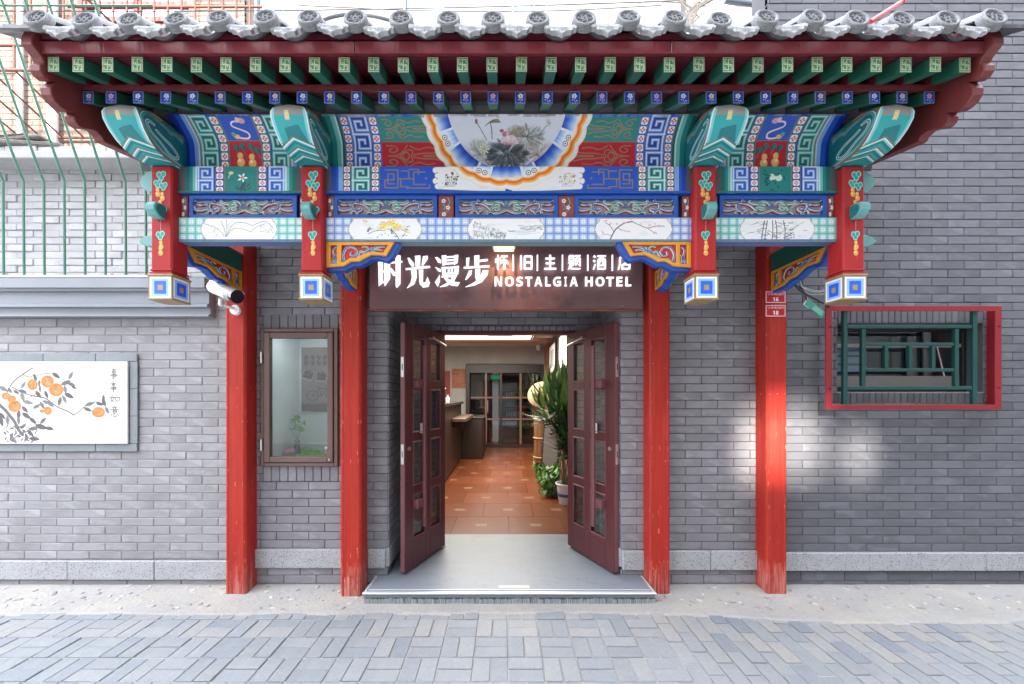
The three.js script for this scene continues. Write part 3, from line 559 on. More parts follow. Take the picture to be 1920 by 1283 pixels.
// side beams, 237 x 146 photo pixels
const sidePaint = (kind) => cv(237, 146, 3, (x) => {
  rect(x, 0, 0, 237, 146, C.deep);
  for (const f of [1, -1]) {
    x.save(); if (f < 0) { x.translate(237, 0); x.scale(-1, 1); }
    stripes(x, 0, 0, 95, [[12, '#082a90'], [10, C.blue], [7, C.sky], [3, C.pale], [3, C.gold]]);
    fret(x, 35, 2, 33, 92, 3, C.dteal, C.lteal, C.ice); flowerCol(x, 70, 3, 17, 91, 6, C.dteal);
    stripes(x, 0, 94, 52, [[14, C.grey], [8, C.dteal], [6, C.teal], [5, C.lteal], [3, C.ice]]);
    fret(x, 36, 95, 32, 51, 2, C.blue, C.sky, C.white); flowerCol(x, 70, 95, 17, 51, 4, C.deep);
    rect(x, 0, 93, 120, 1.4, C.gold); x.restore();
  }
  rect(x, 88, 2, 61, 43, C.blue); rect(x, 89, 45, 59, 48, C.red); rect(x, 88, 95, 61, 51, C.teal); for (const a of [87.4, 148.6]) rect(x, a, 0, 1.2, 146, C.gold); rect(x, 88, 44, 61, 1.3, C.gold);
  if (kind) { x.translate(237, 0); x.scale(-1, 1); }
  curve(x, [[128, 14], [112, 10], [104, 20], [120, 26], [134, 32], [130, 42], [110, 40], [106, 38]], '#e8d9d6', 3); dot(x, 128, 11, 7, '#cfa0ae', 5); dot(x, 122, 9, 4, '#e3c3c8'); dot(x, 108, 38, 6, '#e4bd7c', 4); dot(x, 103, 34, 4, '#4f9c96');
  for (const [a, b] of [[108, 70], [130, 72]]) { dot(x, a, b, 5.5, '#e7bd6e'); dot(x, a + 1, b + 11, 7.5, '#e9b765'); dot(x, a - 1, b + 8, 3, '#f6dca4'); }
  for (const [a, b] of [[100, 56], [112, 54], [128, 54], [140, 60]]) { dot(x, a, b, 5, '#2c7272'); dot(x, a + 4, b + 3, 4, '#1f5e63'); curve(x, [[a, b], [a + 3, b + 8], [a + 6, b + 14]], '#5c8f7c', 1); }
  if (!kind) { for (let i = 0; i < 5; i++) { const a = i * 1.257 - 1.2; poly(x, [[121, 117], [121 + Math.cos(a - .35) * 6, 117 + Math.sin(a - .35) * 6], [121 + Math.cos(a) * 11, 117 + Math.sin(a) * 10], [121 + Math.cos(a + .35) * 6, 117 + Math.sin(a + .35) * 6]], '#eceff0'); } dot(x, 121, 117, 3, '#c98b74'); for (let i = 0; i < 8; i++) { const a = pr(104, 136), b = pr(126, 142); poly(x, [[120, 142], [a - 2, b + 2], [a + pr(-6, 6), b - 4], [a + 2, b + 2]], '#274a48'); } dot(x, 100, 108, 5, '#e0c987', 3); curve(x, [[100, 108], [96, 114], [95, 118]], '#e6e2c4', 1.2); }
  else { dot(x, 112, 117, 6.5, '#cfe2d0'); dot(x, 124, 116, 6.5, '#cfe2d0'); for (let i = 0; i < 18; i++) { const a = pr(100, 138), b = pr(102, 142); curve(x, [[a, b], [a + pr(-7, 7), b + pr(-4, 4)], [a + pr(-10, 10), b + pr(-6, 6)]], '#0c4745', 1.6); } }
  x.setTransform(3, 0, 0, 3, 0, 0); for (let i = 0; i < 40; i++) { x.globalAlpha = .45; rect(x, pr(0, 237), 0, pr(3, 14), pr(1, 4), '#8b8c90'); } x.globalAlpha = 1; wear(x, 237, 146, 60);
});
// white lower beams with cartouches, 47 pixels tall
function lattice2(x, w, h, base, lite, line) {
  rect(x, 0, 0, w, h, base); const u = h / 3;
  for (let a = 0; a < w; a += u) for (let b = 0; b < 3; b++) { const cx = a + u / 2, cy = (b + .5) * u; const g = x.createRadialGradient(cx, cy, 1, cx, cy, u * .62); g.addColorStop(0, '#eef4f6'); g.addColorStop(.45, lite); g.addColorStop(1, base); rect(x, a + .7, b * u + .7, u - 1.4, u - 1.4, g); for (let k = 0; k < 4; k++) { const q = k * Math.PI / 2 + .78; curve(x, [[cx, cy], [cx + Math.cos(q) * 2, cy + Math.sin(q) * 2], [cx + Math.cos(q) * 4, cy + Math.sin(q) * 4]], '#f7fbfb', 1.2); } dot(x, cx, cy, 1.1, '#8fb0c4'); }
  for (let a = 0; a < w; a += u) rect(x, a - .5, 0, 1, h, line); for (let b = 1; b < 3; b++) rect(x, 0, b * u - .5, w, 1, line);
}
function cartouche(x, a, b, h) {
  const p = (q) => { x.beginPath(); x.moveTo(a + 10 + q, 1 + q); x.lineTo(b - 10 - q, 1 + q); x.quadraticCurveTo(b - 8 - q, h * .2, b - 3 - q, h * .28); x.quadraticCurveTo(b - 2 - q, h * .4, b - q, h * .5); x.quadraticCurveTo(b - 2 - q, h * .62, b - 4 - q, h * .72); x.quadraticCurveTo(b - 9 - q, h * .85, b - 11 - q, h - 1 - q); x.lineTo(a + 11 + q, h - 1 - q); x.quadraticCurveTo(a + 9 + q, h * .85, a + 4 + q, h * .72); x.quadraticCurveTo(a + 2 + q, h * .62, a + q, h * .5); x.quadraticCurveTo(a + 2 + q, h * .4, a + 3 + q, h * .28); x.quadraticCurveTo(a + 8 + q, h * .2, a + 10 + q, 1 + q); x.closePath(); };
  p(0); x.fillStyle = '#b3a279'; x.fill(); p(1.4); x.fillStyle = '#eceef0'; x.fill();
}
const grass = (x, x0, y0, n, len, col, s) => { for (let i = 0; i < n; i++) { const a = pr(-2.6, -.5), l = pr(.4, 1) * len; curve(x, [[x0 + pr(-2, 2), y0], [x0 + Math.cos(a) * l * .5, y0 + Math.sin(a) * l * .8], [x0 + Math.cos(a) * l, y0 + Math.sin(a) * l * .55]], col, pr(.5, 1.1) * s); } };
const lowCentre = cv(678, 47, 3, (x) => {
  lattice2(x, 678, 47, '#8aa4d8', '#b9cbef', '#5877b8'); const X = 612, Y = 408;
  for (const [a, b] of [[652, 791], [873, 1019], [1110, 1256]]) cartouche(x, a - X, b - X, 47);
  x.translate(-X, -Y);
  // chrysanthemum
  for (const [a, b, c] of [[690, 436, 16], [735, 440, 20], [760, 436, 14]]) grass(x, a, b, 7, c, '#6b6f66', .9); for (let i = 0; i < 50; i++) { poly(x, [[pr(706, 770), pr(415, 447)], [pr(706, 770), pr(428, 447)], [pr(700, 775), pr(428, 445)]].map((p, j, q) => [q[0][0] + (j ? pr(-4, 4) : 0), q[0][1] + (j ? pr(-3, 3) : 0)]), '#70756a'); }
  curve(x, [[748, 452], [742, 440], [732, 432]], '#565a52', 1.2); curve(x, [[690, 440], [705, 432], [722, 434]], '#565a52', 1);
  for (const [cx, cy, r] of [[718, 424, 10], [733, 419, 11], [744, 426, 10]]) for (let i = 0; i < 60; i++) { const a = pr(0, 6.28), k = r * Math.sqrt(prng()); curve(x, [[cx, cy], [cx + Math.cos(a) * k * .5, cy + Math.sin(a) * k * .45], [cx + Math.cos(a) * k, cy + Math.sin(a) * k * .8]], ['#e8c93c', '#d9b22c', '#f2dc6a', '#f4e58e'][i % 4], .9); }
  for (const [cx, cy] of [[684, 416], [763, 436]]) for (let i = 0; i < 14; i++) dot(x, cx + pr(-4, 4), cy + pr(-3, 3), 1, '#dfd063');
  // landscape
  for (let i = 0; i < 190; i++) { x.globalAlpha = .6; const a = 886 + 60 * prng() ** 1.4, b = 447 - prng() * (32 - (a - 886) * .38); curve(x, [[a, b], [a + pr(-3, 3), b + pr(-3, 3)], [a + pr(-3, 3), b + pr(-2, 6)]], '#6d7178', .8); } x.globalAlpha = .8;
  for (let i = 0; i < 40; i++) { const a = pr(965, 1010), b = 424 + pr(0, 9) - Math.abs(a - 988) * .05; curve(x, [[a, b], [a + pr(1, 6), b + pr(-2, 1)], [a + pr(3, 9), b]], '#7d828a', .7); } for (let i = 0; i < 6; i++) curve(x, [[pr(945, 970), 434 + i], [975, 434 + i * 2], [pr(990, 1012), 433 + i]], '#a7abb2', .5); curve(x, [[950, 434], [955, 436], [962, 434]], '#4c4f55', 1.2); x.globalAlpha = 1;
  // plum blossom
  curve(x, [[1140, 450], [1146, 436], [1152, 428], [1166, 418], [1180, 416]], '#57514f', 2.2); curve(x, [[1180, 416], [1196, 424], [1210, 430], [1224, 424], [1240, 425]], '#6b6462', 1.3); curve(x, [[1210, 430], [1218, 436], [1226, 440]], '#6b6462', .9); curve(x, [[1146, 436], [1140, 424], [1128, 416]], '#6b6462', 1); curve(x, [[1152, 428], [1164, 434], [1176, 436]], '#6b6462', .9); curve(x, [[1143, 444], [1134, 440], [1126, 442]], '#6b6462', .8);
  for (const [a, b] of [[1130, 416], [1138, 420], [1150, 420], [1166, 419], [1160, 432], [1174, 435], [1196, 420], [1214, 424], [1222, 420], [1230, 426], [1222, 438], [1180, 412], [1126, 436]]) for (let i = 0; i < 6; i++) dot(x, a + pr(-3, 3), b + pr(-2.4, 2.4), pr(.7, 1.5), ['#e9b7bd', '#dd8d98', '#f1d5d7'][i % 3]);
  x.translate(X, Y); wear(x, 678, 47, 50);
});
const lowSide = (kind) => cv(237, 47, 3, (x) => {
  lattice2(x, 237, 47, '#7cc2c0', '#aedcd8', '#4f9d9c'); const c = kind ? 124 : 113; cartouche(x, c - 73, c + 73, 47);
  if (!kind) { x.translate(-335, -408); for (const l of [[[424, 446], [408, 428], [382, 420]], [[424, 446], [434, 420], [452, 416], [474, 424]], [[425, 446], [432, 430], [450, 428], [470, 436]], [[474, 424], [490, 414], [504, 418], [512, 430]], [[470, 436], [480, 426], [498, 420]], [[424, 446], [420, 428], [414, 414]], [[424, 446], [426, 424], [424, 412]]]) curve(x, l, '#8d9096', 1.1); for (let i = 0; i < 50; i++) { const a = pr(392, 440), b = pr(424, 450); curve(x, [[a, b], [a + pr(-4, 4), b - 3], [a + pr(-5, 5), b - pr(3, 6)]], '#b3b5ba', .6); } for (let i = 0; i < 26; i++) { const a = pr(488, 514), b = pr(422, 438); curve(x, [[a, b], [a + pr(-4, 4), b], [a + pr(-5, 5), b + pr(-3, 3)]], '#a2a5aa', .6); } }
  else { const o = 124; for (let i = 0; i < 46; i++) { const a = o + pr(-50, 50), b = pr(6, 30), d = pr(.2, 1.2) * (prng() < .5 ? -1 : 1); poly(x, [[a, b], [a + Math.cos(d) * 3 - 1, b + 2], [a + (d > 0 ? 1 : -1) * pr(7, 15), b + pr(1, 9)], [a + 1, b + 1]], '#3b3e42'); } for (const a of [-30, -24, -10, -2, 14]) curve(x, [[o + a, 44], [o + a + 2, 26], [o + a + pr(-3, 6), 6]], '#4b4e52', 1.6); for (let i = 0; i < 26; i++) { const a = o + pr(-30, 36), b = pr(30, 44); curve(x, [[a, b], [a + pr(-8, 8), b - 3], [a + pr(-12, 12), b + pr(-3, 3)]], '#5f6266', .8); } }
  x.setTransform(3, 0, 0, 3, 0, 0); wear(x, 237, 47, 20);
});
// squares on the post ends
const boxPaint = cv(64, 64, 4, (x) => { rect(x, 0, 0, 64, 64, '#8b7b52'); rect(x, 4, 4, 56, 56, '#e8ebf2'); rect(x, 9, 9, 46, 46, '#8fb4ee'); rect(x, 16, 15, 32, 34, '#1c5cd6'); rect(x, 25, 25, 14, 14, '#a08a58'); wear(x, 64, 64, 10); });
const vinePaint = cv(40, 190, 4, (x) => {
  const lf = (a, b, s) => { x.save(); x.translate(a, b); x.scale(s, s); for (const [p, q, r] of [[-4, 0, 5], [4, -1, 5], [0, 5, 5]]) dot(x, p, q, r, '#8fd6cf'); for (const [p, q, r] of [[-4, 0, 3.6], [4, -1, 3.6], [0, 5, 3.4]]) dot(x, p, q, r, '#2f938c'); x.restore(); };
  const gd = (a, b) => { dot(x, a, b, 4, '#e2ad5f'); dot(x, a + 1, b + 8.5, 5.6, '#dd9d4c'); dot(x, a - 1, b + 7, 2, '#f2cf93'); };
  curve(x, [[20, 8], [14, 40], [24, 70], [20, 110], [22, 150]], '#d8b9a0', .9);
  lf(22, 12, 1.25); lf(14, 28, 1.1); lf(27, 33, 1.1); gd(13, 42); gd(24, 50); gd(19, 66); lf(26, 82, 1.1); lf(20, 130, 1.15); gd(21, 146); gd(20, 158);
});
const flyEnd = cv(24, 32, 4, (x) => { rect(x, 0, 0, 24, 32, '#b9c9a4'); rect(x, 1.6, 1.6, 20.8, 28.8, '#3f7d58'); x.lineCap = 'butt'; x.lineJoin = 'miter'; for (const p of [[[12, 3], [12, 29]], [[3, 16], [21, 16]], [[12, 5], [20, 5], [20, 11]], [[12, 27], [4, 27], [4, 21]], [[4, 16], [4, 5], [8, 5]], [[20, 16], [20, 27], [16, 27]], [[8, 11], [8, 16]], [[16, 16], [16, 21]]]) poly(x, p, null, '#b9c9a4', 2); });
const rafEnds = [0, 1, 2, 3].map((k) => cv(24, 28, 4, (x) => { rect(x, 0, 0, 24, 28, '#7b86b0'); rect(x, 1.8, 1.8, 20.4, 24.4, '#163fae'); const cc = ['#e3e7ef', '#e0a9b6', '#ecd9a8', '#d6e4ee'][k]; for (let i = 0; i < 5; i++) { const a = i * 1.257 + k; dot(x, 12 + k + Math.cos(a) * 4 - 1, 11 + Math.sin(a) * 4, 2.6, cc); } dot(x, 11 + k, 11, 1.6, '#c65f6c'); curve(x, [[12, 14], [10 + k * 2, 20], [14, 25]], '#8fb0d8', 1.6); dot(x, 7 + k, 20, 2.2, '#bcd0ea', 1.2); dot(x, 17, 22 - k, 2.2, cc, 1.2); }));
const chevronPaint = cv(64, 96, 4, (x) => { // v = 0 bottom of the beam end, top of the canvas is its dusty tip
  rect(x, 0, 0, 64, 96, '#1f9296'); rect(x, 4, 8, 56, 36, '#2ba3a7'); poly(x, [[20, 46], [20, 26], [46, 22], [60, 46]], '#11797f');
  rect(x, 0, 0, 64, 13, '#8d8d88'); rect(x, 0, 0, 2.6, 96, '#cfe3e2'); rect(x, 61.4, 0, 2.6, 96, '#cfe3e2'); rect(x, 2.6, 6, 4, 34, '#7cc8cf'); rect(x, 57.4, 6, 4, 34, '#7cc8cf');
  for (const [y, k] of [[38, 0], [50, 1], [62, 2]]) { const P = (d) => [[0, y + 6 + d], [30, y - 4 + d], [64, y + 5 + d]]; poly(x, [...P(0), ...P(12).reverse()], k === 2 ? '#17888a' : '#2b9da0'); poly(x, P(6), null, '#12787c', 4); poly(x, P(2.2), null, '#e5f1f0', 1.4); poly(x, P(.4), null, '#7c7260', 1.6); poly(x, P(3.8), null, '#86cfd2', 1.6); }
  rect(x, 26, 9, 8, 9, '#d9c88e'); wear(x, 64, 96, 26);
});
const swirlPaint = cv(120, 90, 4, (x) => { // side of a beam end: right edge is the front
  rect(x, 0, 0, 120, 90, '#0c6a72'); const path = (o) => { x.beginPath(); x.moveTo(0, 88 - o); x.lineTo(60, 86 - o); x.quadraticCurveTo(112 - o, 66, 116 - o, 30); x.quadraticCurveTo(110 - o, 4 + o, 84, 4 + o); x.quadraticCurveTo(60, 6 + o, 44, 22); x.quadraticCurveTo(36, 12, 14, 12 + o); };
  path(0); x.strokeStyle = '#80745c'; x.lineWidth = 9; x.stroke(); path(7); x.strokeStyle = '#d4e6e4'; x.lineWidth = 2; x.stroke(); path(10); x.strokeStyle = '#3f9ba4'; x.lineWidth = 5; x.stroke();
  curve(x, [[82, 30], [94, 28], [98, 40], [88, 54], [66, 62], [44, 74], [26, 72], [22, 60], [40, 50], [62, 46], [76, 40]], '#d6e8e6', 6.4); curve(x, [[82, 30], [94, 28], [98, 40], [88, 54], [66, 62], [44, 74], [26, 72], [22, 60], [40, 50], [62, 46], [76, 40]], '#2a9399', 3);
  wear(x, 120, 90, 14);
});
const PM = (map, o = {}) => new THREE.MeshStandardMaterial({ map, roughness: .5, bumpMap: woodBump, bumpScale: .0004, ...o });
// ------------------------------------------------------------------ the gate canopy
const gate = thing('gate_canopy', 'brightly painted timber gate canopy with grey tiled eave and red pillars over the hotel door', 'gate', [0, 0, -2.8]);
const POSTX = [-1.997, -1.121, 1.177, 2.04], PILLARX = [-2.026, -1.145, 1.176, 2.06];
const pillarM = [0, 1, 2, 3].map((k) => { // worn gloss paint: streaks, chips, dusty foot
  const t = cv(64, 540, 3, (x) => {
    rect(x, 0, 0, 64, 540, '#a62d23'); for (let i = 0; i < 260; i++) { x.globalAlpha = pr(.04, .16); const a = pr(0, 64), b = pr(0, 540); curve(x, [[a, b], [a + pr(-1, 1), b + 30], [a + pr(-1, 1), b + pr(40, 160)]], ['#c24a3c', '#931f19', '#7d1a15'][i % 3], pr(.5, 3)); }
    for (let i = 0; i < 46; i++) { x.globalAlpha = pr(.25, .75); const e = [17, 20, 32, 44, 47][i % 5] + pr(-2, 2), b = 540 * (1 - Math.pow(prng(), 1.6)); curve(x, [[e, b], [e + pr(-.6, .6), b + pr(.5, 3)], [e + pr(-.8, .8), b + pr(2, 7)]], prng() < .7 ? '#e3c4ba' : '#5d1512', pr(.4, 1.1)); }
    for (let i = 0; i < 26; i++) { x.globalAlpha = pr(.05, .14); dot(x, pr(8, 56), pr(0, 540), pr(4, 16), ['#8d2a22', '#c4584a', '#7c1f1a'][i % 3], pr(14, 60)); }
    for (let i = 0; i < 130; i++) { x.globalAlpha = pr(.06, .26); const a = pr(0, 64); curve(x, [[a, 540], [a + pr(-2, 2), 528], [a + pr(-3, 3), 540 - pr(8, 56)]], i % 3 ? '#c9a79c' : '#6e1c18', pr(1, 4)); }
    x.globalAlpha = .8; for (let i = 0; i < 6; i++) { const a = pr(14, 50), b = pr(180, 520); dot(x, a, b, pr(.3, .9), '#e6cfc6'); } x.globalAlpha = 1;
  });
  t.wrapS = t.wrapT = THREE.RepeatWrapping; t.repeat.set(1 / .32, 1 / 2.7); t.offset.set(.5, .5); return MP([1, 1, 1], { map: t, roughness: .55, bumpMap: woodBump, bumpScale: .0006 });
});
PILLARX.forEach((x, i) => { // red pillars
  const p = part(gate, 'pillar', cbox(.155, 2.70, .15, .011), pillarM[i], [x, 1.33, -3.132 + (i === 1 ? .035 : 0)]);
  for (const s of [-1, 1]) part(p, 'edge_bead', cbox(.011, 2.7, .152, .004), pillarM[i], [x + s * .058, 1.33, -3.1305 + (i === 1 ? .035 : 0)]);
});
POSTX.forEach((x, i) => { // hanging posts with painted box ends
  const Zc = 2.4225, p = part(gate, 'hanging_post', cbox(.125, .62, .125, .009, i, 0), G.postRed, [x, 2.535, -Zc]);
  const pl = new THREE.PlaneGeometry(.1, .56);
  part(p, 'vine_painting', pl, new THREE.MeshStandardMaterial({ map: vinePaint, transparent: true, roughness: .55 }), [x + (i % 2 ? .006 : -.004), 2.545, -Zc + .0637]);
  const bx = part(gate, 'post_finial', new THREE.BoxGeometry(.138, .142, .138), PM(boxPaint), [x, 2.132, -Zc]);
  part(bx, 'finial_rim', cbox(.15, .014, .15, .004), G.gold, [x, 2.204, -Zc]); part(bx, 'finial_rim', cbox(.146, .012, .146, .004), G.gold, [x, 2.066, -Zc]);
  part(p, 'post_moulding', cbox(.136, .012, .136, .004), G.postRed, [x, 2.2185, -Zc]); part(p, 'post_moulding', cbox(.131, .012, .131, .004), G.postRed, [x, 2.236, -Zc]);
  // teal peg through the post
  const pg = [[0, -.04], [.03, -.046], [.055, -.036], [.078, -.012], [.08, .012], [.066, .034], [.03, .042], [0, .038]].map(([a, b]) => [2.36 - a, 2.567 + b]);
  const peg = part(gate, 'beam_peg', prismX(pg, x - .027, x + .027, .004), G.tealLight);
  part(peg, 'peg_face', merge([prismX(pg.map(([a, b]) => [2.36 - (2.36 - a) * .8, 2.567 + (b - 2.567) * .8]), x - .029, x + .029)]), G.teal);
});
const SPANS = [[-1.934, -1.184], [-1.058, 1.114], [1.24, 1.977]];
const sideTex = [sidePaint(0), sidePaint(1)], lowTex = [lowSide(0), lowSide(1)];
const half = (t, lo, hi) => { const c = t.clone(); c.repeat.set(1, hi - lo); c.offset.set(0, lo); c.needsUpdate = true; return c; };
SPANS.forEach(([x0, x1], i) => {
  const L = x1 - x0, xc = (x0 + x1) / 2, up = i === 1 ? centrePaint : sideTex[i ? 1 : 0], low = i === 1 ? lowCentre : lowTex[i ? 1 : 0];
  const under = i === 1 ? G.slateTeal : G.blueSlate;
  // lower beam: painted front, plain underside
  const lb = new THREE.BoxGeometry(L, .142, .078), side = under;
  part(gate, 'lower_beam', lb, [side, side, side, under, PM(low), side], [xc, 2.491, -2.449]);
  part(gate, 'beam_lip', zbox(x0, x1, 2.424, 2.432, 2.405, 2.42, .002), under);
  // small beam under the eave board
  const sb = new THREE.BoxGeometry(L, .158, .09), v1 = 50 / 146;
  part(gate, 'upper_beam', sb, [G.blue, G.blue, G.blue, G.blue, PM(half(up, 0, v1)), G.blue], [xc, 2.782, -2.447]);
  part(gate, 'beam_lip', zbox(x0, x1, 2.704, 2.716, 2.397, 2.41, .003), i === 1 ? G.blue : G.teal);
  // curved eave board (front of the purlin)
  const prof = [[2.452, 2.8615], [2.446, 2.95], [2.440, 3.012], [2.428, 3.04], [2.395, 3.07], [2.36, 3.096], [2.325, 3.118]];
  const pyOf = (q) => 743 - (q[1] - 1.5) * 760 / q[0], pb = pyOf(prof[0]), pt = pyOf(prof[6]); prof.forEach((q) => q.push((pb - pyOf(q)) / (pb - pt)));
  const pos = [], uv = [], idx = [];
  prof.forEach(([Z, y, t]) => { for (const e of [0, 1]) { pos.push(e ? x1 : x0, y, -Z); uv.push(e, v1 + (1 - v1) * t); } });
  for (let k = 0; k < prof.length - 1; k++) { const a = k * 2; idx.push(a, a + 1, a + 2, a + 1, a + 3, a + 2); }
  const bg = new THREE.BufferGeometry(); bg.setAttribute('position', new THREE.Float32BufferAttribute(pos, 3)); bg.setAttribute('uv', new THREE.Float32BufferAttribute(uv, 2)); bg.setIndex(idx); bg.computeVertexNormals();
  part(gate, 'painted_eave_board', bg, PM(up));
  // recessed band of carved panels
  part(gate, 'panel_backing', zbox(x0, x1, 2.562, 2.704, 2.47, 2.49, .002), G.blue);
  const cells = i === 1 ? [[632, 817], [858, 1042], [1080, 1265]].map(([a, b]) => [PX(a, 2.44), PX(b, 2.44)]) : [[xc - .31, xc + .31]];
  const posts = i === 1 ? [[x0, x0 + .045], [PX(822, 2.43), PX(851, 2.43)], [PX(1046, 2.43), PX(1077, 2.43)], [x1 - .045, x1]] : [[x0, x0 + .04], [x1 - .04, x1]];
  for (const [a, b] of posts) {
    const d = part(gate, 'panel_divider', zbox(a, b, 2.564, 2.702, 2.425, 2.47, .004), G.edgeRed), fl = [];
    const cx = (a + b) / 2, s = Math.min(1, (b - a) / .09);
    for (const [fx, fy] of [[-.014, .035], [.012, -.005], [-.012, -.045]]) for (let k = 0; k < 5; k++) fl.push(new THREE.SphereGeometry(.0058, 6, 4).scale(1, 1, .4).translate(cx + (fx + Math.cos(k * 1.257) * .0085) * s, 2.633 + fy + Math.sin(k * 1.257) * .0085, -2.4245));
    part(d, 'blossoms', merge(fl), G.white);
    part(d, 'leaves', merge([ribbon([[cx + .01 * s, 2.69], [cx + .022 * s, 2.66], [cx + .01 * s, 2.64]], .007, .003, .003), ribbon([[cx - .02 * s, 2.575], [cx - .004 * s, 2.6], [cx + .02 * s, 2.61]], .007, .003, .003), ribbon([[cx - .02 * s, 2.65], [cx - .004 * s, 2.63], [cx - .02 * s, 2.615]], .006, .003, .003)].map((g) => g.translate(0, 0, -2.427))), G.tealLight);
  }
  for (const [a, b] of cells) { // carved panel: blue frame, grey ground, scrolls in relief
    const w = b - a, h = .106, cx = (a + b) / 2, cy = 2.631, r = .012;
    const hole = new THREE.Path(); hole.moveTo(-w / 2 + r + .012, -h / 2 + .006); hole.lineTo(w / 2 - r - .012, -h / 2 + .006); hole.quadraticCurveTo(w / 2 - .012, -h / 2 + .006, w / 2 - .012, -h / 2 + .006 + r); hole.lineTo(w / 2 - .012, h / 2 - .006 - r); hole.quadraticCurveTo(w / 2 - .012, h / 2 - .006, w / 2 - .012 - r, h / 2 - .006); hole.lineTo(-w / 2 + .012 + r, h / 2 - .006); hole.quadraticCurveTo(-w / 2 + .012, h / 2 - .006, -w / 2 + .012, h / 2 - .006 - r); hole.lineTo(-w / 2 + .012, -h / 2 + .006 + r); hole.quadraticCurveTo(-w / 2 + .012, -h / 2 + .006, -w / 2 + .012 + r, -h / 2 + .006);
    const fs = shapeOf([[-w / 2 - .012, -h / 2 - .016], [w / 2 + .012, -h / 2 - .016], [w / 2 + .012, h / 2 + .016], [-w / 2 - .012, h / 2 + .016]]); fs.holes.push(hole);
    const pn = part(gate, 'carved_panel', ext(fs, .02, .002), G.blue, [cx, cy, -2.440]);
    part(pn, 'panel_ground', new THREE.BoxGeometry(w, h + .02, .004), G.panelGrey, [cx, cy, -2.444]);
    const u = w / 1310, V = (p) => p.map(([X, Y]) => [(X - 770) * u, (225 - Y) * (h - .016) / 250]);
    const blueL = [[[150, 108], [165, 150], [220, 175], [330, 150], [400, 150], [480, 180], [530, 230], [560, 265]], [[330, 165], [322, 220], [350, 272], [400, 288], [442, 265], [430, 235], [388, 242]], [[128, 190], [138, 232], [172, 268], [240, 268], [315, 238]], [[400, 105], [388, 138], [432, 156]]];
    const greenL = [[[560, 268], [588, 222], [648, 218], [672, 245], [640, 268], [606, 250]], [[570, 268], [592, 312], [652, 322], [722, 292], [768, 268]], [[480, 106], [500, 150], [580, 168], [640, 130], [700, 140], [742, 192]], [[598, 196], [622, 165], [662, 170], [684, 198]], [[500, 330], [542, 296], [602, 312]], [[305, 335], [312, 296], [330, 262]], [[402, 335], [384, 296], [400, 280]], [[150, 140], [190, 160], [300, 170], [350, 150]]];
    const both = (list) => [...list, ...list.map((p) => p.map(([X, Y]) => [1540 - X, Y]))];
    const mk = (list, a, bb, d, z, oy = 0) => merge(both(list).map((p) => ribbon(V(p), a, bb, d, 16).translate(0, oy, z)));
    part(pn, 'carving_red_edge', mk([...blueL, ...greenL], .0165, .011, .006, .002, -.003), G.panelRed, [cx, cy, -2.442]);  // red-painted layer showing below the scrolls
    part(pn, 'scroll_outline', mk([...blueL, ...greenL], .0150, .0095, .010, .004), G.white, [cx, cy, -2.440]);
    part(pn, 'blue_scroll', merge([mk(blueL, .0072, .003, .004, .0125), cbox(w * .1, .008, .006, .001).translate(0, .003, .012)]), G.scrollBlue, [cx, cy, -2.438]);
    part(pn, 'green_scroll', merge([mk(greenL, .0072, .003, .004, .0125), new THREE.OctahedronGeometry(.014).scale(.7, 1, .4).translate(0, .03, .012)]), G.scrollGreen, [cx, cy, -2.438]);
  }
});
// braces (carved corner brackets)
const px = .00318, bp = (l, sx = 1) => l.map(([a, b]) => [a * px * sx, -b * px]);
function brace(sx, name = 'carved_brace') {
  const o = { body: ext(bp([[0, 0], [136, 0], [137, 4], [121, 30], [113, 36], [95, 31], [84, 32], [74, 38], [62, 44], [50, 44], [33, 53], [0, 54]], sx), .044, .003).translate(0, 0, -.022) };
  const outer = bp([[0, .5], [128, .5], [112, 27], [97, 25], [85, 25], [72, 31], [62, 37], [47, 37], [32, 46], [0, 48]], sx);
  const holes = [bp([[8, 6], [21, 6], [21, 42], [8, 42]], sx), bp([[28, 6], [117, 6], [107, 22], [88, 19], [78, 21], [68, 26], [58, 31], [46, 31], [34, 39], [28, 39]], sx)];
  const two = (g) => merge([g, g.clone().applyMatrix4(new THREE.Matrix4().makeScale(1, 1, -1))].map((q, i) => { if (i) { const p = clean(q); const a = p.attributes.position.array; for (let k = 0; k < a.length; k += 9) for (let c = 0; c < 3; c++) { const t = a[k + 3 + c]; a[k + 3 + c] = a[k + 6 + c]; a[k + 6 + c] = t; } p.computeVertexNormals(); return uvBox(p); } return q; }));
  o.frame = two(ext(outer, .012, .0025, holes).translate(0, 0, .026));
  o.panel = two(ext(bp([[7, 5], [119, 5], [108, 23], [88, 20], [60, 32], [46, 33], [30, 41], [7, 43]], sx), .003).translate(0, 0, .0255));
  const rb = (l, w0, w1, d) => ribbon(bp(l, sx), w0, w1, d, 14).translate(0, 0, .0285);
  const A = [[[34, 37], [31, 24], [38, 11], [50, 10], [57, 18], [52, 26], [44, 24], [46, 18]], [[80, 20], [88, 12], [98, 9], [110, 9]], [[10, 40], [14, 28], [12, 16], [18, 9]], [[18, 41], [16, 31], [19, 24]], [[70, 26], [80, 16], [84, 9]]];
  const B = [[[58, 26], [64, 18], [72, 20], [78, 12], [72, 8], [66, 10]], [[56, 30], [66, 26], [76, 18]], [[84, 18], [94, 14], [104, 16]], [[12, 34], [17, 30], [12, 24]], [[30, 34], [38, 36], [46, 30]]];
  o.white = two(merge([...A, ...B].map((l) => rb(l, .0125, .007, .006)))); o.bl = two(merge(A.map((l) => rb(l, .0065, .003, .009)))); o.gr = two(merge(B.map((l) => rb(l, .0065, .003, .009))));
  return o;
}
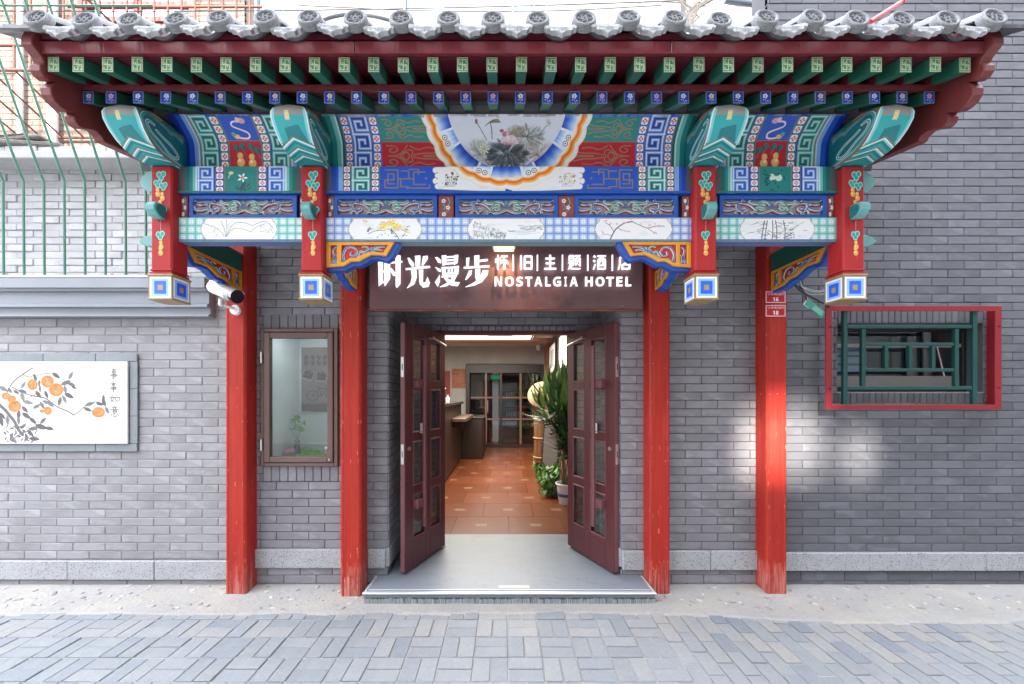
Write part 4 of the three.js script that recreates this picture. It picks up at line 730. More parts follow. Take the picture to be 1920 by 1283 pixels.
function putBrace(sx, p, rot, sc = [1, 1, 1]) {
  const o = brace(sx), m = part(gate, 'carved_brace', o.body, G.blue, p, rot); m.scale.set(...sc); ORG.set(m, V3(0, 0, 0));
  for (const [n, g, mt] of [['frame', o.frame, G.orange], ['panel_ground', o.panel, G.panelRed], ['scroll_outline', o.white, G.white], ['blue_scroll', o.bl, G.scrollBlue], ['green_scroll', o.gr, G.scrollGreen]]) part(m, n, g, mt, [0, 0, 0]);
}
putBrace(1, [-1.057, 2.418, -2.446]); putBrace(-1, [1.113, 2.418, -2.446]);
for (let i = 0; i < 4; i++) { // beams from pillar to post, with braces underneath
  const x = PILLARX[i], xc = (x + POSTX[i]) / 2;
  part(gate, 'tie_beam', zbox(xc - .04, xc + .04, 2.442, 2.575, 2.486, 3.055, .006), G.beamGreen);
  putBrace(1, [xc, 2.438, -(3.054 - (i === 1 ? .035 : 0))], [0, -Math.PI / 2, 0], [i === 0 || i === 3 ? 1.28 : .95, i === 0 || i === 3 ? .95 : .92, 1]);
}
// leaf-shaped beam ends outside the outer posts
for (const s of [-1, 1]) {
  const X = s < 0 ? POSTX[0] - .0625 : POSTX[3] + .0625;
  for (const [y, h, L] of [[2.785, .13, .125], [2.43, .07, .13]]) {
    const pts = [[0, -.5], [.55, -.5], [.85, -.28], [1, 0], [.85, .28], [.55, .5], [0, .5]].map(([a, b]) => [X + s * a * L, y + b * h]);
    const e = part(gate, 'beam_end', ext(pts, .06, .005).translate(0, 0, -2.49), G.tealLight);
    part(e, 'painted_face', ext(pts.map(([a, b]) => [X + (a - X) * .86, y + (b - y) * .74]), .004).translate(0, 0, -2.431), G.teal);
    part(e, 'gold_line', zbox(Math.min(X + s * .02, X + s * .085), Math.max(X + s * .02, X + s * .085), y - .006, y + .006, 2.4255, 2.428, .001), G.gold);
  }
}
// teal beam heads on the posts
POSTX.forEach((x, i) => {
  const pr0 = [[2.448, 2.852, .078], [2.36, 2.846, .08], [2.29, 2.844, .083], [2.23, 2.852, .087], [2.18, 2.876, .091], [2.14, 2.912, .095], [2.113, 2.952, .098], [2.104, 2.980, .094], [2.107, 3.000, .083], [2.118, 3.016, .062]];
  const pos = [], uv = [], idx = [], n = pr0.length; let acc = [0];
  for (let k = 1; k < n; k++) acc.push(acc[k - 1] + Math.hypot(pr0[k][0] - pr0[k - 1][0], pr0[k][1] - pr0[k - 1][1]));
  const tot = acc[n - 1];
  pr0.forEach(([Z, y, w], k) => { for (const e of [-1, 0, 1]) { pos.push(x + e * w, y, -Z + (e ? 0 : .012)); uv.push((e + 1) / 2, acc[k] / tot); } });
  for (let k = 0; k < n - 1; k++) { const a = k * 3; for (const q of [0, 1]) idx.push(a + q, a + q + 1, a + q + 3, a + q + 1, a + q + 4, a + q + 3); }
  const fg = new THREE.BufferGeometry(); fg.setAttribute('position', new THREE.Float32BufferAttribute(pos, 3)); fg.setAttribute('uv', new THREE.Float32BufferAttribute(uv, 2)); fg.setIndex(idx); fg.computeVertexNormals();
  const head = part(gate, 'beam_head', fg, PM(chevronPaint));
  const ring = [...pr0, [2.15, 3.03, .07], [2.22, 3.042, .088], [2.448, 3.052, .085]];
  const tri = THREE.ShapeUtils.triangulateShape(ring.map(([Z, y]) => new THREE.Vector2(Z, y)), []);
  for (const s of [-1, 1]) {
    const P = [], U = [];
    for (const t of tri) for (const k of t) { const [Z, y, w] = ring[k]; P.push(x + s * w, y, -Z); U.push((2.45 - Z) / .35, (y - 2.842) / .212); }
    const g = new THREE.BufferGeometry(); g.setAttribute('position', new THREE.Float32BufferAttribute(P, 3)); g.setAttribute('uv', new THREE.Float32BufferAttribute(U, 2)); g.computeVertexNormals();
    part(head, 'painted_side', g, PM(swirlPaint));
  }
  const T = [], m = n - 1; for (const [a, b] of [[m, n], [n, n + 1], [n + 1, n + 2]]) { const [Z0, y0, w0] = ring[a], [Z1, y1, w1] = ring[b]; T.push(x - w0, y0, -Z0, x + w0, y0, -Z0, x + w1, y1, -Z1, x - w0, y0, -Z0, x + w1, y1, -Z1, x - w1, y1, -Z1); }
  const tg = new THREE.BufferGeometry(); tg.setAttribute('position', new THREE.Float32BufferAttribute(T, 3)); tg.computeVertexNormals(); part(head, 'dusty_top', uvBox(tg), M([.27, .27, .27], { map: concreteMap }));
});
// purlin and boards above
part(gate, 'purlin', clean(new THREE.CylinderGeometry(.1, .1, 4.36, 20).rotateZ(Math.PI / 2).translate(.02, 3.20, -2.43)), G.greyWood);
part(gate, 'eave_filler', prismX([[2.47, 2.87], [2.47, 3.2], [2.39, 3.2], [2.44, 3.08], [2.46, 2.95]], -2.2, 2.24), G.greyWood);
const rafM = rafEnds.map((t) => PM(t)), flyMs = [1, .86, .74].map((k) => PM(flyEnd, { color: lin(k, k * .98, k * .95) }));
const RX = Array.from({ length: 32 }, (_, k) => Math.max(-2.172, -.058 + .1425 * (k - 15)));
RX.forEach((x, k) => {
  // lower rafter
  const Z0 = 2.12, s = .50, y0 = 3.031, h = .060, w = .052;
  const f = (z) => y0 + s * (z - Z0);
  const r = part(gate, 'rafter', prismX([[Z0, y0], [2.33, f(2.33)], [2.33, f(2.33) + h], [Z0, y0 + h]], x - w / 2, x + w / 2, .002), G.green);
  part(r, 'rafter_root', prismX([[2.331, f(2.331) + .0005], [2.75, f(2.75)], [2.75, f(2.75) + h], [2.331, f(2.331) + h]], x - w / 2 + .001, x + w / 2 - .001), G.maroon);
  part(r, 'painted_end', new THREE.BoxGeometry(w + .002, h + .002, .003), rafM[Math.floor(R(0, 4))], [x, y0 + h / 2, -Z0 + .002]);
  // flying rafter
  const Z1 = 1.956, y1 = 3.064, s1 = .33, g1 = (z) => y1 + s1 * (z - Z1), h1 = .068, w1 = .050, yw = R(-.002, .002);
  const q = part(gate, 'flying_rafter', prismX([[Z1, y1 + yw], [2.085, g1(2.085) + yw], [2.085, g1(2.085) + h1], [Z1, y1 + h1]], x - w1 / 2, x + w1 / 2, .002), G.green);
  part(q, 'rafter_root', prismX([[2.086, g1(2.086) + .0005], [2.3, g1(2.3)], [2.3, g1(2.3) + h1], [2.086, g1(2.086) + h1 - .001]], x - w1 / 2 + .001, x + w1 / 2 - .001), G.maroon);
  part(q, 'painted_end', new THREE.BoxGeometry(w1 + .002, h1 + .002, .003), flyMs[Math.floor(R(0, 3))], [x, y1 + h1 / 2 + yw, -Z1 + .002]);
});
const BX0 = -2.2, BX1 = 2.285;
part(gate, 'eave_batten', prismX([[2.112, 3.095], [2.112, 3.124], [2.145, 3.136], [2.145, 3.107]], BX0, BX1, .002), G.boardRed);
for (let x = BX0; x < BX1 - .1; x += (BX1 - BX0) / 9) { // sheathing boards, tongue by tongue
  const e = x + (BX1 - BX0) / 9 - .002;
  part(gate, 'sheathing_board', prismX([[2.14, 3.105], [2.8, 3.435], [2.8, 3.45], [2.14, 3.12]], x, e), G.maroon);
  part(gate, 'sheathing_board', prismX([[1.965, 3.136], [2.4, 3.28], [2.4, 3.295], [1.965, 3.150]], x, e), G.maroon);
}
for (let i = 0; i < 3; i++) { const a = BX0 - .02 + i * 1.508, b = a + 1.506; part(gate, 'fascia_board', prismX([[1.932, 3.135], [1.926, 3.186], [1.975, 3.20], [1.985, 3.152]], a, b, .003), G.maroonGloss); part(gate, 'tile_batten', prismX([[1.955, 3.187], [1.955, 3.235], [1.985, 3.25], [1.985, 3.2]], a, b), G.maroon); }
// gable boards with their scalloped foot
for (const s of [-1, 1]) {
  const foot = [[1.894, 3.175], [1.894, 3.145], [1.935, 3.118], [1.943, 3.10], [1.928, 3.075], [1.928, 3.05], [1.945, 3.033], [1.968, 3.03], [2.0, 3.05], [1.985, 3.03], [1.972, 3.0], [1.976, 2.97], [1.993, 2.948], [2.02, 2.938], [2.05, 2.94], [2.09, 2.96], [2.08, 2.935], [2.088, 2.912], [2.105, 2.902], [2.126, 2.903], [2.165, 2.925], [2.19, 2.934], [2.222, 2.925], [2.236, 2.906], [2.25, 2.905], [2.533, 2.958], [3.2, 3.10]];
  const pts = [...foot, [3.2, 3.86], [1.91, 3.225]];
  const x0 = s < 0 ? -2.262 : 2.285, x1 = x0 + .055;
  const g = part(gate, 'gable_board', prismX(pts, x0, x1, .004), G.boardRed);
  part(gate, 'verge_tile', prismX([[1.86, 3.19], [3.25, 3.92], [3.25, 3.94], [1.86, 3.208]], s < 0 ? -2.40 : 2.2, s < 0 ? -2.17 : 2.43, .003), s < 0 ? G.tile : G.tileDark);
}
// roof tiles
{
  const n = 22, X0 = PX(68, 1.85), X1 = PX(1866, 1.85), st = (X1 - X0) / (n - 1), slope = .5, ang = Math.atan(slope);
  const ringG = clean(new THREE.TorusGeometry(.046, .0085, 8, 28)), disc = clean(new THREE.CylinderGeometry(.0545, .0555, .026, 28).rotateX(Math.PI / 2).translate(0, 0, -.0125));
  const em = [new THREE.TorusGeometry(.009, .003, 6, 12)]; for (let k = 0; k < 6; k++) { const a = k * Math.PI / 3; em.push(new THREE.TorusGeometry(.0085, .0026, 5, 10, 4.6).rotateZ(a).translate(Math.cos(a) * .0215, Math.sin(a) * .0215, 0)); em.push(new THREE.SphereGeometry(.003, 6, 4).translate(Math.cos(a + .5) * .031, Math.sin(a + .5) * .031, 0)); }
  const emG = merge(em), pit = clean(new THREE.CircleGeometry(.039, 24));
  const half = (r, t, len, a0, a1) => { // part of a pipe running back along z from 0
    const out = []; const N = 12, s = new THREE.Shape(); for (let k = 0; k <= N; k++) { const a = a0 + (a1 - a0) * k / N; k ? s.lineTo(Math.cos(a) * r, Math.sin(a) * r) : s.moveTo(Math.cos(a) * r, Math.sin(a) * r); } for (let k = N; k >= 0; k--) { const a = a0 + (a1 - a0) * k / N; s.lineTo(Math.cos(a) * (r - t), Math.sin(a) * (r - t)); }
    const g = new THREE.ExtrudeGeometry(s, { depth: len, bevelEnabled: false }); g.translate(0, 0, -len); return uvBox(clean(g));
  };
  const cover = half(.0465, .014, .34, .2, Math.PI - .2).translate(0, -.005, -.03), pan = half(.098, .013, .34, Math.PI + .35, 2 * Math.PI - .35);
  const plug = uvBox(clean(new THREE.CylinderGeometry(.043, .043, .32, 14, 1, false, 0, Math.PI).rotateX(Math.PI / 2).rotateZ(Math.PI / 2).translate(0, -.001, -.2)));
  const dripS = shapeOf([[-.074, .002], [-.05, -.008], [0, -.013], [.05, -.008], [.074, .002], [.077, -.018], [.068, -.032], [.054, -.036], [.044, -.050], [.024, -.053], [.012, -.062], [0, -.074], [-.012, -.062], [-.024, -.053], [-.044, -.050], [-.054, -.036], [-.068, -.032], [-.077, -.018]]);
  const drip = uvBox(ext(dripS, .016, .003)), rel = [];
  for (let k = -3; k <= 3; k++) { rel.push(new THREE.TorusGeometry(.0065, .0022, 5, 9, 5).rotateZ(k).translate(k * .018, -.028 - (3 - Math.abs(k)) * .003, .018)); if (Math.abs(k) < 2) rel.push(new THREE.SphereGeometry(.0035, 6, 4).translate(k * .014, -.05, .018)); }
  const relG = merge(rel), tilt = -.36, dripM = M([.40, .415, .435], { map: tileMap, bumpMap: brickBump, bumpScale: .001, roughness: .85 }), hidden = [];
  for (let k = 0; k < n; k++) {
    const x = X0 + st * k, dx = R(-.006, .006), dz = R(-.008, .008), y = PY(31, 1.85) + R(-.004, .004), Z = 1.852 + dz, ry = R(-.03, .03);
    const t = part(gate, 'eave_tile', cover, G.tile, [x + dx, y - .006, -Z - .012], [ang, ry, 0]); ORG.set(t, V3(0, 0, 0));
    const d = part(t, 'tile_disc', merge([disc, ringG.clone().translate(0, 0, .002)]), G.tile, [0, .004, .006], [tilt - ang + R(-.06, .06), 0, R(0, 6)]); ORG.set(d, V3(0, 0, 0));
    part(t, 'shaded_mortar_fill', plug, G.tileDark, [0, 0, 0]);  // mortar plug, shade inside the tile put into its dark colour
    const pt = new THREE.Mesh(pit, G.tilePit); pt.name = 'disc_ground'; pt.position.set(0, .004, .006).add(V3(0, 0, .0022).applyEuler(d.rotation)); pt.rotation.copy(d.rotation); t.add(pt);
    const e2 = new THREE.Mesh(emG, G.tile); e2.name = 'disc_emblem'; e2.position.copy(pt.position).add(V3(0, 0, .001).applyEuler(d.rotation)); e2.rotation.copy(d.rotation); t.add(e2);
    for (let q = 1; q < 5; q++) hidden.push(cover.clone().rotateX(ang).translate(x, y - .006 + q * .32 * Math.sin(ang), -Z - .012 - q * .32 * Math.cos(ang)));
    if (k < n - 1) {
      const xd = x + st / 2 + R(-.006, .006), yd = PY(54.5, 1.87) + R(-.005, .005), Zd = 1.868 + R(-.006, .006), rz = R(-.05, .05);
      const m = part(gate, 'drip_tile', drip, dripM, [xd, yd, -Zd], [tilt + R(-.08, .08), R(-.06, .06), rz]); ORG.set(m, V3(0, 0, 0));
      part(m, 'drip_relief', relG, G.tile, [0, 0, 0]);
      const pn = part(gate, 'pan_tile', pan, G.tileDark, [xd, yd + .078, -Zd - .004], [ang, 0, rz]);  // dark colour stands for the shade under the pan tiles
      for (let q = 1; q < 5; q++) hidden.push(pan.clone().rotateX(ang).translate(xd, yd + .078 + q * .32 * Math.sin(ang), -Zd - q * .32 * Math.cos(ang)));
    }
  }
  const hm = part(gate, 'roof_tiles', merge(hidden), G.tile); hm.userData.kind = 'stuff';
  part(gate, 'eave_mortar', prismX([[1.925, 3.196], [1.925, 3.222], [1.965, 3.244], [1.965, 3.205]], -2.2, 2.285), G.maroon);
  part(gate, 'roof_bed', prismX([[1.96, 3.245], [3.25, 3.89], [3.25, 3.84], [1.96, 3.20]], -2.2, 2.285), G.tileDark);
  part(gate, 'roof_ridge', zbox(-2.3, 2.35, 3.86, 4.12, 3.12, 3.3, .03), G.tile);
}
// ------------------------------------------------------------------ hotel sign
const font = await new FontLoader().loadAsync('fonts/droid/droid_sans_bold.typeface.json');
const glow = new THREE.MeshStandardMaterial({ color: lin(.9, .9, .92), emissive: lin(.95, .97, 1), emissiveIntensity: .17, roughness: .5 });
{
  const s = thing('hotel_sign', 'rusty steel sign board with glowing white letters reading NOSTALGIA HOTEL above the doors', 'sign', [0, 2.42, -3.08]);
  const signMap = dtex(512, (u, v) => { const a = fbm(u, v, 4, 6), b = sstep(fbm(u + .3, v + .1, 5, 5), .52, .72) * .42, d = sstep(fbm(u + .7, v + .6, 9, 5), .6, .75) * .2, k = .52 + .36 * a - d; return [k + b, k + b * .45, k + b * .2]; }, 1 / 2.3);
  part(s, 'board', zbox(-1.027, 1.056, 2.156, 2.78, 3.085, 3.115, .004), M([.30, .165, .175], { map: signMap, bumpMap: fineBump, bumpScale: .001, roughness: .5, metalness: .15 }));
  part(s, 'board_lip', zbox(-1.030, 1.059, 2.148, 2.160, 3.078, 3.118, .003), M([.34, .2, .17], { map: rustMap, roughness: .5, metalness: .3 }));
  const ZL = 3.06, k = ZL / F;
  const box = (pts) => ext(pts, .014, .0015);
  // big characters: outlines in zoomed photo pixels (690 + x / 7.68, 460 + y / 7.68)
  const big = {
    a: [[[150, 200], [215, 196], [215, 540], [160, 592]], [[240, 200], [318, 200], [320, 480], [245, 592], [240, 540]], [[215, 200], [240, 200], [240, 222], [215, 222]], [[215, 372], [240, 372], [240, 392], [215, 392]], [[215, 528], [242, 528], [242, 548], [215, 548]],
      [[315, 247], [400, 240], [400, 152], [470, 152], [470, 234], [496, 230], [494, 250], [470, 254], [468, 560], [415, 616], [404, 600], [402, 258], [318, 266]], [[322, 338], [345, 335], [398, 400], [396, 432], [366, 446], [338, 400]]],
    b: [[[572, 190], [602, 188], [664, 262], [664, 302], [632, 310], [598, 268]], [[680, 160], [756, 154], [748, 312], [895, 304], [895, 328], [748, 342], [548, 360], [545, 338], [690, 324]], [[796, 166], [862, 158], [862, 200], [792, 296], [774, 288]], [[622, 372], [702, 366], [700, 470], [668, 562], [566, 622], [618, 542], [636, 470]], [[735, 362], [796, 356], [790, 545], [830, 540], [860, 462], [892, 540], [872, 600], [792, 612], [746, 562]]],
    c: [[[966, 180], [1006, 178], [1056, 222], [1052, 262], [1010, 250]], [[966, 318], [1046, 348], [1050, 386], [1008, 374]], [[1036, 430], [1036, 522], [1006, 602], [966, 542]], [[1062, 156], [1130, 150], [1122, 282], [1076, 296]], [[1242, 150], [1302, 144], [1292, 256], [1240, 284]], [[1128, 168], [1244, 160], [1244, 178], [1128, 186]], [[1126, 214], [1244, 206], [1244, 224], [1126, 232]], [[1122, 260], [1244, 252], [1244, 272], [1122, 280]],
      [[1058, 322], [1122, 318], [1122, 422], [1074, 432]], [[1246, 310], [1312, 302], [1300, 420], [1242, 424]], [[1120, 320], [1248, 312], [1248, 330], [1120, 338]], [[1120, 404], [1244, 398], [1244, 416], [1120, 422]], [[1152, 334], [1178, 332], [1178, 408], [1152, 410]], [[1196, 330], [1222, 328], [1222, 404], [1196, 406]],
      [[1060, 446], [1284, 432], [1240, 522], [1132, 592], [1036, 606], [1130, 552], [1196, 500], [1216, 460], [1060, 466]], [[1098, 482], [1142, 476], [1222, 532], [1322, 540], [1290, 592], [1198, 580], [1118, 512]]],
    d: [[[1414, 190], [1462, 184], [1450, 308], [1418, 312]], [[1530, 156], [1606, 150], [1602, 216], [1728, 204], [1724, 230], [1602, 242], [1600, 314], [1535, 318]], [[1380, 316], [1748, 296], [1748, 320], [1380, 340]], [[1545, 352], [1616, 346], [1612, 500], [1562, 516], [1545, 462]], [[1454, 372], [1498, 364], [1490, 422], [1412, 504], [1402, 498], [1430, 432]], [[1654, 366], [1732, 370], [1720, 432], [1642, 532], [1532, 582], [1404, 606], [1528, 542], [1600, 492]]],
  };
  for (const q of Object.values(big)) {
    const geos = q.map((st) => box(st.map(([a, b]) => [(690 + a / 7.68 - CX) * k, EYE + (CY - 460 - b / 7.68) * k])));
    part(s, 'glowing_character', merge(geos).translate(0, 0, -ZL), glow);
  }
  // six smaller characters from heavy strokes in a 100-unit box (thickness last)
  const small = ['22,0 22,100 13|6,26 4,52 9|38,20 43,42 8|45,9 98,9 12|74,12 62,38 42,58 11|72,30 72,100 13|80,36 98,60 12', '10,2 10,100 15|38,6 38,98 14|92,6 92,98 14|38,9 92,9 12|38,50 92,50 11|38,92 92,92 12', '44,0 56,13 13|12,24 88,24 12|14,56 86,56 12|2,93 98,93 13|50,24 50,93 14', '10,4 10,40 10|44,4 44,40 10|10,5 44,5 8|10,22 44,22 6|10,39 44,39 8|2,52 52,52 9|28,52 28,82 9|28,66 48,66 8|14,60 12,80 2,98 9|10,80 30,92 98,93 10|54,6 98,6 9|76,8 72,20 9|60,22 60,66 9|94,22 94,66 9|60,22 94,22 8|77,32 76,52 60,70 8|84,62 98,76 9', '4,6 20,16 12|2,36 18,46 12|18,62 4,98 12|32,8 100,8 10|40,28 40,98 11|94,28 94,98 11|40,29 94,29 9|40,93 94,93 10|44,70 90,70 8|58,10 56,48 42,58 8|76,10 76,52 92,54 8', '50,0 56,12 12|12,17 98,17 11|16,17 15,60 4,100 12|60,22 60,60 12|60,40 96,40 11|34,62 34,98 12|90,62 90,98 12|34,64 90,64 10|34,93 90,93 11'];
  const sx0 = [85, 380, 668, 958, 1258, 1556];
  small.forEach((def, i) => {
    const geos = def.split('|').map((l, li) => { const t = l.split(' '), w = +t.pop(), p = t.map((c) => c.split(',').map(Number)).map(([a, b]) => [(915 + (sx0[i] + a * 1.55) / 6.4 - CX) * k, EYE + (CY - 460 - (120 + b * 1.78) / 6.4) * k]); const W = w * 1.65 / 6.4 * k; return ribbon(p.length === 2 ? [p[0], [(p[0][0] + p[1][0]) / 2, (p[0][1] + p[1][1]) / 2], p[1]] : p, W, W * .95, .013 + li * .0002, 8); });
    part(s, 'glowing_character', merge(geos).translate(0, 0, -ZL), glow);
    if (i < 5) { const bx = 915 + [302, 592, 892, 1196, 1490][i] / 6.4; part(s, 'glowing_divider', zbox(PX(bx - 1.3, ZL), PX(bx + 1.3, ZL), PY(508.5, ZL), PY(478.5, ZL), ZL - .013, ZL, .001), glow); }
  });
  const txt = 'NOSTALGIA HOTEL', xs = [80, 205, 340, 445, 555, 685, 780, 915, 980, 0, 1163, 1290, 1418, 1540, 1648], wd = [88, 105, 80, 85, 95, 65, 95, 28, 95, 0, 92, 105, 88, 70, 68];
  [...txt].forEach((ch, i) => {
    if (ch === ' ') return;
    const g = clean(new TextGeometry(ch, { font, size: 1, depth: .013, curveSegments: 6, bevelEnabled: false })); g.computeBoundingBox(); const b = g.boundingBox;
    g.translate(-b.min.x, -b.min.y, 0); g.scale(wd[i] / 6.4 * k / (b.max.x - b.min.x), 112 / 6.4 * k / (b.max.y - b.min.y), 1); g.translate((915 + xs[i] / 6.4 - CX) * k, EYE + (CY - 460 - 495 / 6.4) * k, -ZL);
    part(s, 'glowing_letter', uvBox(g), glow);
  });
  const l = new THREE.RectAreaLight(lin(.95, .97, 1), .05, 1.45, .16); l.position.set(0, 2.41, -3.02); l.lookAt(0, 2.41, 0); scene.add(l);
  // studs on the board
  part(s, 'stud', merge([[970, 556], [1032, 568], [1168, 580], [842, 583]].map(([a, b]) => new THREE.SphereGeometry(.006, 8, 6).translate(PX(a, 3.08), PY(Math.min(b, 574), 3.08), -3.084))), G.greyPlastic);
}
{ // warm lamp over the sign
  const l = thing('sign_lamp', 'small warm lamp glowing at the top of the hotel sign', 'lamp', [PX(945, 3.0), 2.59, -2.98]);
  const x = PX(945, 3.0);
  part(l, 'housing', zbox(x - .09, x + .09, 2.604, 2.63, 2.93, 3.05, .005), G.greyPlastic);
  part(l, 'glowing_bulb', zbox(x - .075, x + .075, 2.580, 2.602, 2.945, 3.035, .006), new THREE.MeshStandardMaterial({ color: lin(.9, .8, .6), emissive: lin(1, .70, .30), emissiveIntensity: .30 }));
  const p = new THREE.SpotLight(lin(1, .66, .30), .06, 3, 1.2, .7, 2); p.position.set(x, 2.565, -2.95); p.target.position.set(x, 2.2, -3.08); p.castShadow = true; scene.add(p, p.target);
}
// ------------------------------------------------------------------ doors
const doorMat = M([.105, .026, .032], { map: paintMap, roughness: .38, bumpMap: woodBump, bumpScale: .0004 }), doorLight = M([.20, .075, .085], { roughness: .35, map: paintMap });
function makeDoor(label, hx, fx, side) {
  const hz = -3.82, fz = -3.2, L = Math.hypot(fx - hx, fz - hz), H = 1.985, T = .045;
  const g = thing('glazed_door', label, 'door', [hx, .1, hz]); ORG.set(g, V3(0, 0, 0));
  g.rotation.y = Math.atan2(-(fz - hz), fx - hx);
  const st = [[0, .087], [.268, .352], [L - .112, L]];
  const add = (n, a, b, c, d, m = doorMat, t = T, z = 0) => part(g, n, cbox(b - a, d - c, t, .003, R(0, 2), R(0, 2)), m, [(a + b) / 2, (c + d) / 2, z]);
  for (const [a, b] of st) add('stile', a, b, 0, H);
  const ry = [.285, .685, 1.09, 1.50], gap = .33;
  const rails = [[0, .235], [.597, .667], [1.029, 1.099], [1.461, 1.531], [1.885, H]];
  for (const [a, b] of [[.087, .268], [.352, L - .112]]) {
    for (const [c, d] of rails) add('rail', a, b, c, d);
    for (let r = 0; r < 4; r++) {
      const c = rails[r][1], d = rails[r + 1][0], pn = add('pane', a, b, c, d, G.glass, .006);
      part(pn, 'glazing_bead', merge([-1, 1].flatMap((s) => [cbox(.010, d - c, .008, .002).translate(a + .005, (c + d) / 2, s * .02), cbox(.010, d - c, .008, .002).translate(b - .005, (c + d) / 2, s * .02), cbox(b - a - .02, .010, .008, .002).translate((a + b) / 2, c + .005, s * .02), cbox(b - a - .02, .010, .008, .002).translate((a + b) / 2, d - .005, s * .02)])), doorLight, [0, 0, 0]).position.set(-(a + b) / 2, -(c + d) / 2, 0);
    }
  }
  for (const s of [-1, 1]) { // long pull handles on both faces
    const hd = part(g, 'pull_handle', cbox(.036, 1.5, .026, .006), doorLight, [L - .205, 1.07, s * .075]);
    for (const y of [.52, 1.5]) part(hd, 'handle_bracket', cbox(.085, .07, .048, .004), doorLight, [L - .15, y, s * .045]);
  }
  part(g, 'edge_strip', cbox(.004, H - .02, T * .8, .001), doorLight, [L + .002, H / 2, 0]);
  for (const y of [.94, 1.63]) { const lp = part(g, 'lock_plate', cbox(.003, .16, .026, .001), G.steel, [L + .0055, y, 0]); part(lp, 'keyhole', cbox(.002, .05, .008, .0005), G.black, [L + .0075, y, 0]); }
  part(g, 'lock_cylinder', clean(new THREE.CylinderGeometry(.017, .017, .012, 16).rotateX(Math.PI / 2)), G.steel, [L - .05, .98, -side * (T / 2 + .005)]);
  part(g, 'sticker', cbox(.075, .085, .002, .0005), G.whitePlastic, [L - .26, 1.13, -side * (T / 2 + .0)]);
  const arm = part(g, 'closer_arm', bar([.02, 1.87, -side * .04], [.30, 1.905, -side * .07], .008, 8), G.steel, [0, 0, 0]);
  part(arm, 'closer_pivot', clean(new THREE.CylinderGeometry(.014, .014, .05, 10).rotateX(Math.PI / 2)), G.steel, [.30, 1.905, -side * .05]);
  part(g, 'floor_pivot', cbox(.05, .03, .05, .004), G.steel, [.02, -.012, 0]);
  return g;
}
makeDoor('left leaf of the open maroon glazed double doors, nearer the display window', -.575, -.80, 1);
makeDoor('right leaf of the open maroon glazed double doors, in front of the potted plants', .62, .89, -1);
{
  const f = thing('door_frame', 'dark maroon frame around the open doorway, between the two door leaves', 'door frame', [0, .085, -3.87]);
  part(f, 'jamb', zbox(-.636, -.60, .09, 2.14, 3.845, 3.95), doorMat); part(f, 'jamb', zbox(.645, .68, .09, 2.14, 3.845, 3.95), doorMat); part(f, 'head', zbox(-.60, .645, 2.09, 2.14, 3.845, 3.95), doorMat);
}
// ------------------------------------------------------------------ stone step
{
  const s = struct('stone_step', [0, 0, -3.4]);
  const slabMap = cv(210, 124, 4, (x) => { rect(x, 0, 0, 210, 124, '#dfe3e6'); for (let i = 0; i < 240; i++) { x.globalAlpha = pr(.03, .12); dot(x, pr(0, 210), pr(0, 124), pr(2, 18), ['#b9c0c6', '#f4f4f2', '#c9c4ba', '#aab4bd'][i % 4], pr(1, 8)); } for (let i = 0; i < 90; i++) { x.globalAlpha = pr(.06, .22); const a = pr(10, 200), b = pr(5, 120); curve(x, [[a, b], [a + pr(-6, 6), b + pr(-4, 4)], [a + pr(-16, 16), b + pr(-10, 10)]], i % 3 ? '#8f979d' : '#f5f5f3', pr(.3, 1.4)); } x.globalAlpha = .3; for (let i = 0; i < 30; i++) dot(x, pr(0, 210), pr(0, 124), pr(.3, .9), '#5d6265'); x.globalAlpha = 1; });
  slabMap.wrapS = slabMap.wrapT = THREE.RepeatWrapping; slabMap.repeat.set(1 / 2.1, 1 / 1.24);
  const stone = M([.25, .28, .32], { map: slabMap, bumpMap: fineBump, bumpScale: .001, roughness: .5 });
  part(s, 'landing_slab', zbox(-1.008, 1.088, .05, .083, 2.915, 4.16, .002), stone);
  const mat = cv(128, 32, 4, (x) => { rect(x, 0, 0, 128, 32, '#81898b'); for (let i = 0; i < 70; i++) { x.globalAlpha = .7; const a = pr(0, 128); curve(x, [[a, pr(0, 6)], [a + pr(-.6, .6), 12], [a + pr(-1, 1), pr(14, 31)]], prng() < .45 ? '#3b3d3e' : '#a9b1b2', pr(.4, 1.2)); } for (let i = 0; i < 22; i++) { x.globalAlpha = .8; dot(x, pr(0, 128), pr(0, 5), pr(2, 7), '#4a3f40', pr(1.5, 4)); } x.globalAlpha = 1; });
  for (const [a, b] of [[-1.01, -.86], [-.857, -.3], [-.297, .05], [.053, .62], [.623, 1.09]]) part(s, 'riser_slab', new THREE.BoxGeometry(b - a, .072, .03), M([1, 1, 1], { map: mat, roughness: .75 }), [(a + b) / 2, .016, -2.935]);
  const trim = M([.58, .60, .62], { roughness: .35, metalness: .4 });
  part(s, 'nosing', zbox(-1.018, 1.096, .076, .088, 2.902, 2.935, .004), trim); part(s, 'nosing_groove', zbox(-.99, 1.068, .0835, .0875, 2.955, 2.963, .001), trim);
  for (const x of [-1.012, 1.076]) part(s, 'nosing', zbox(x, x + .016, .077, .0885, 2.94, 3.19, .003), trim);
  part(s, 'worn_label', zbox(-.04, .19, .0835, .0845, 2.985, 3.035, .0003), M([.60, .60, .58], { map: concreteMap }));
  part(s, 'step_core', zbox(-1.0, 1.08, -.04, .049, 2.96, 4.16), mortarDark);
}
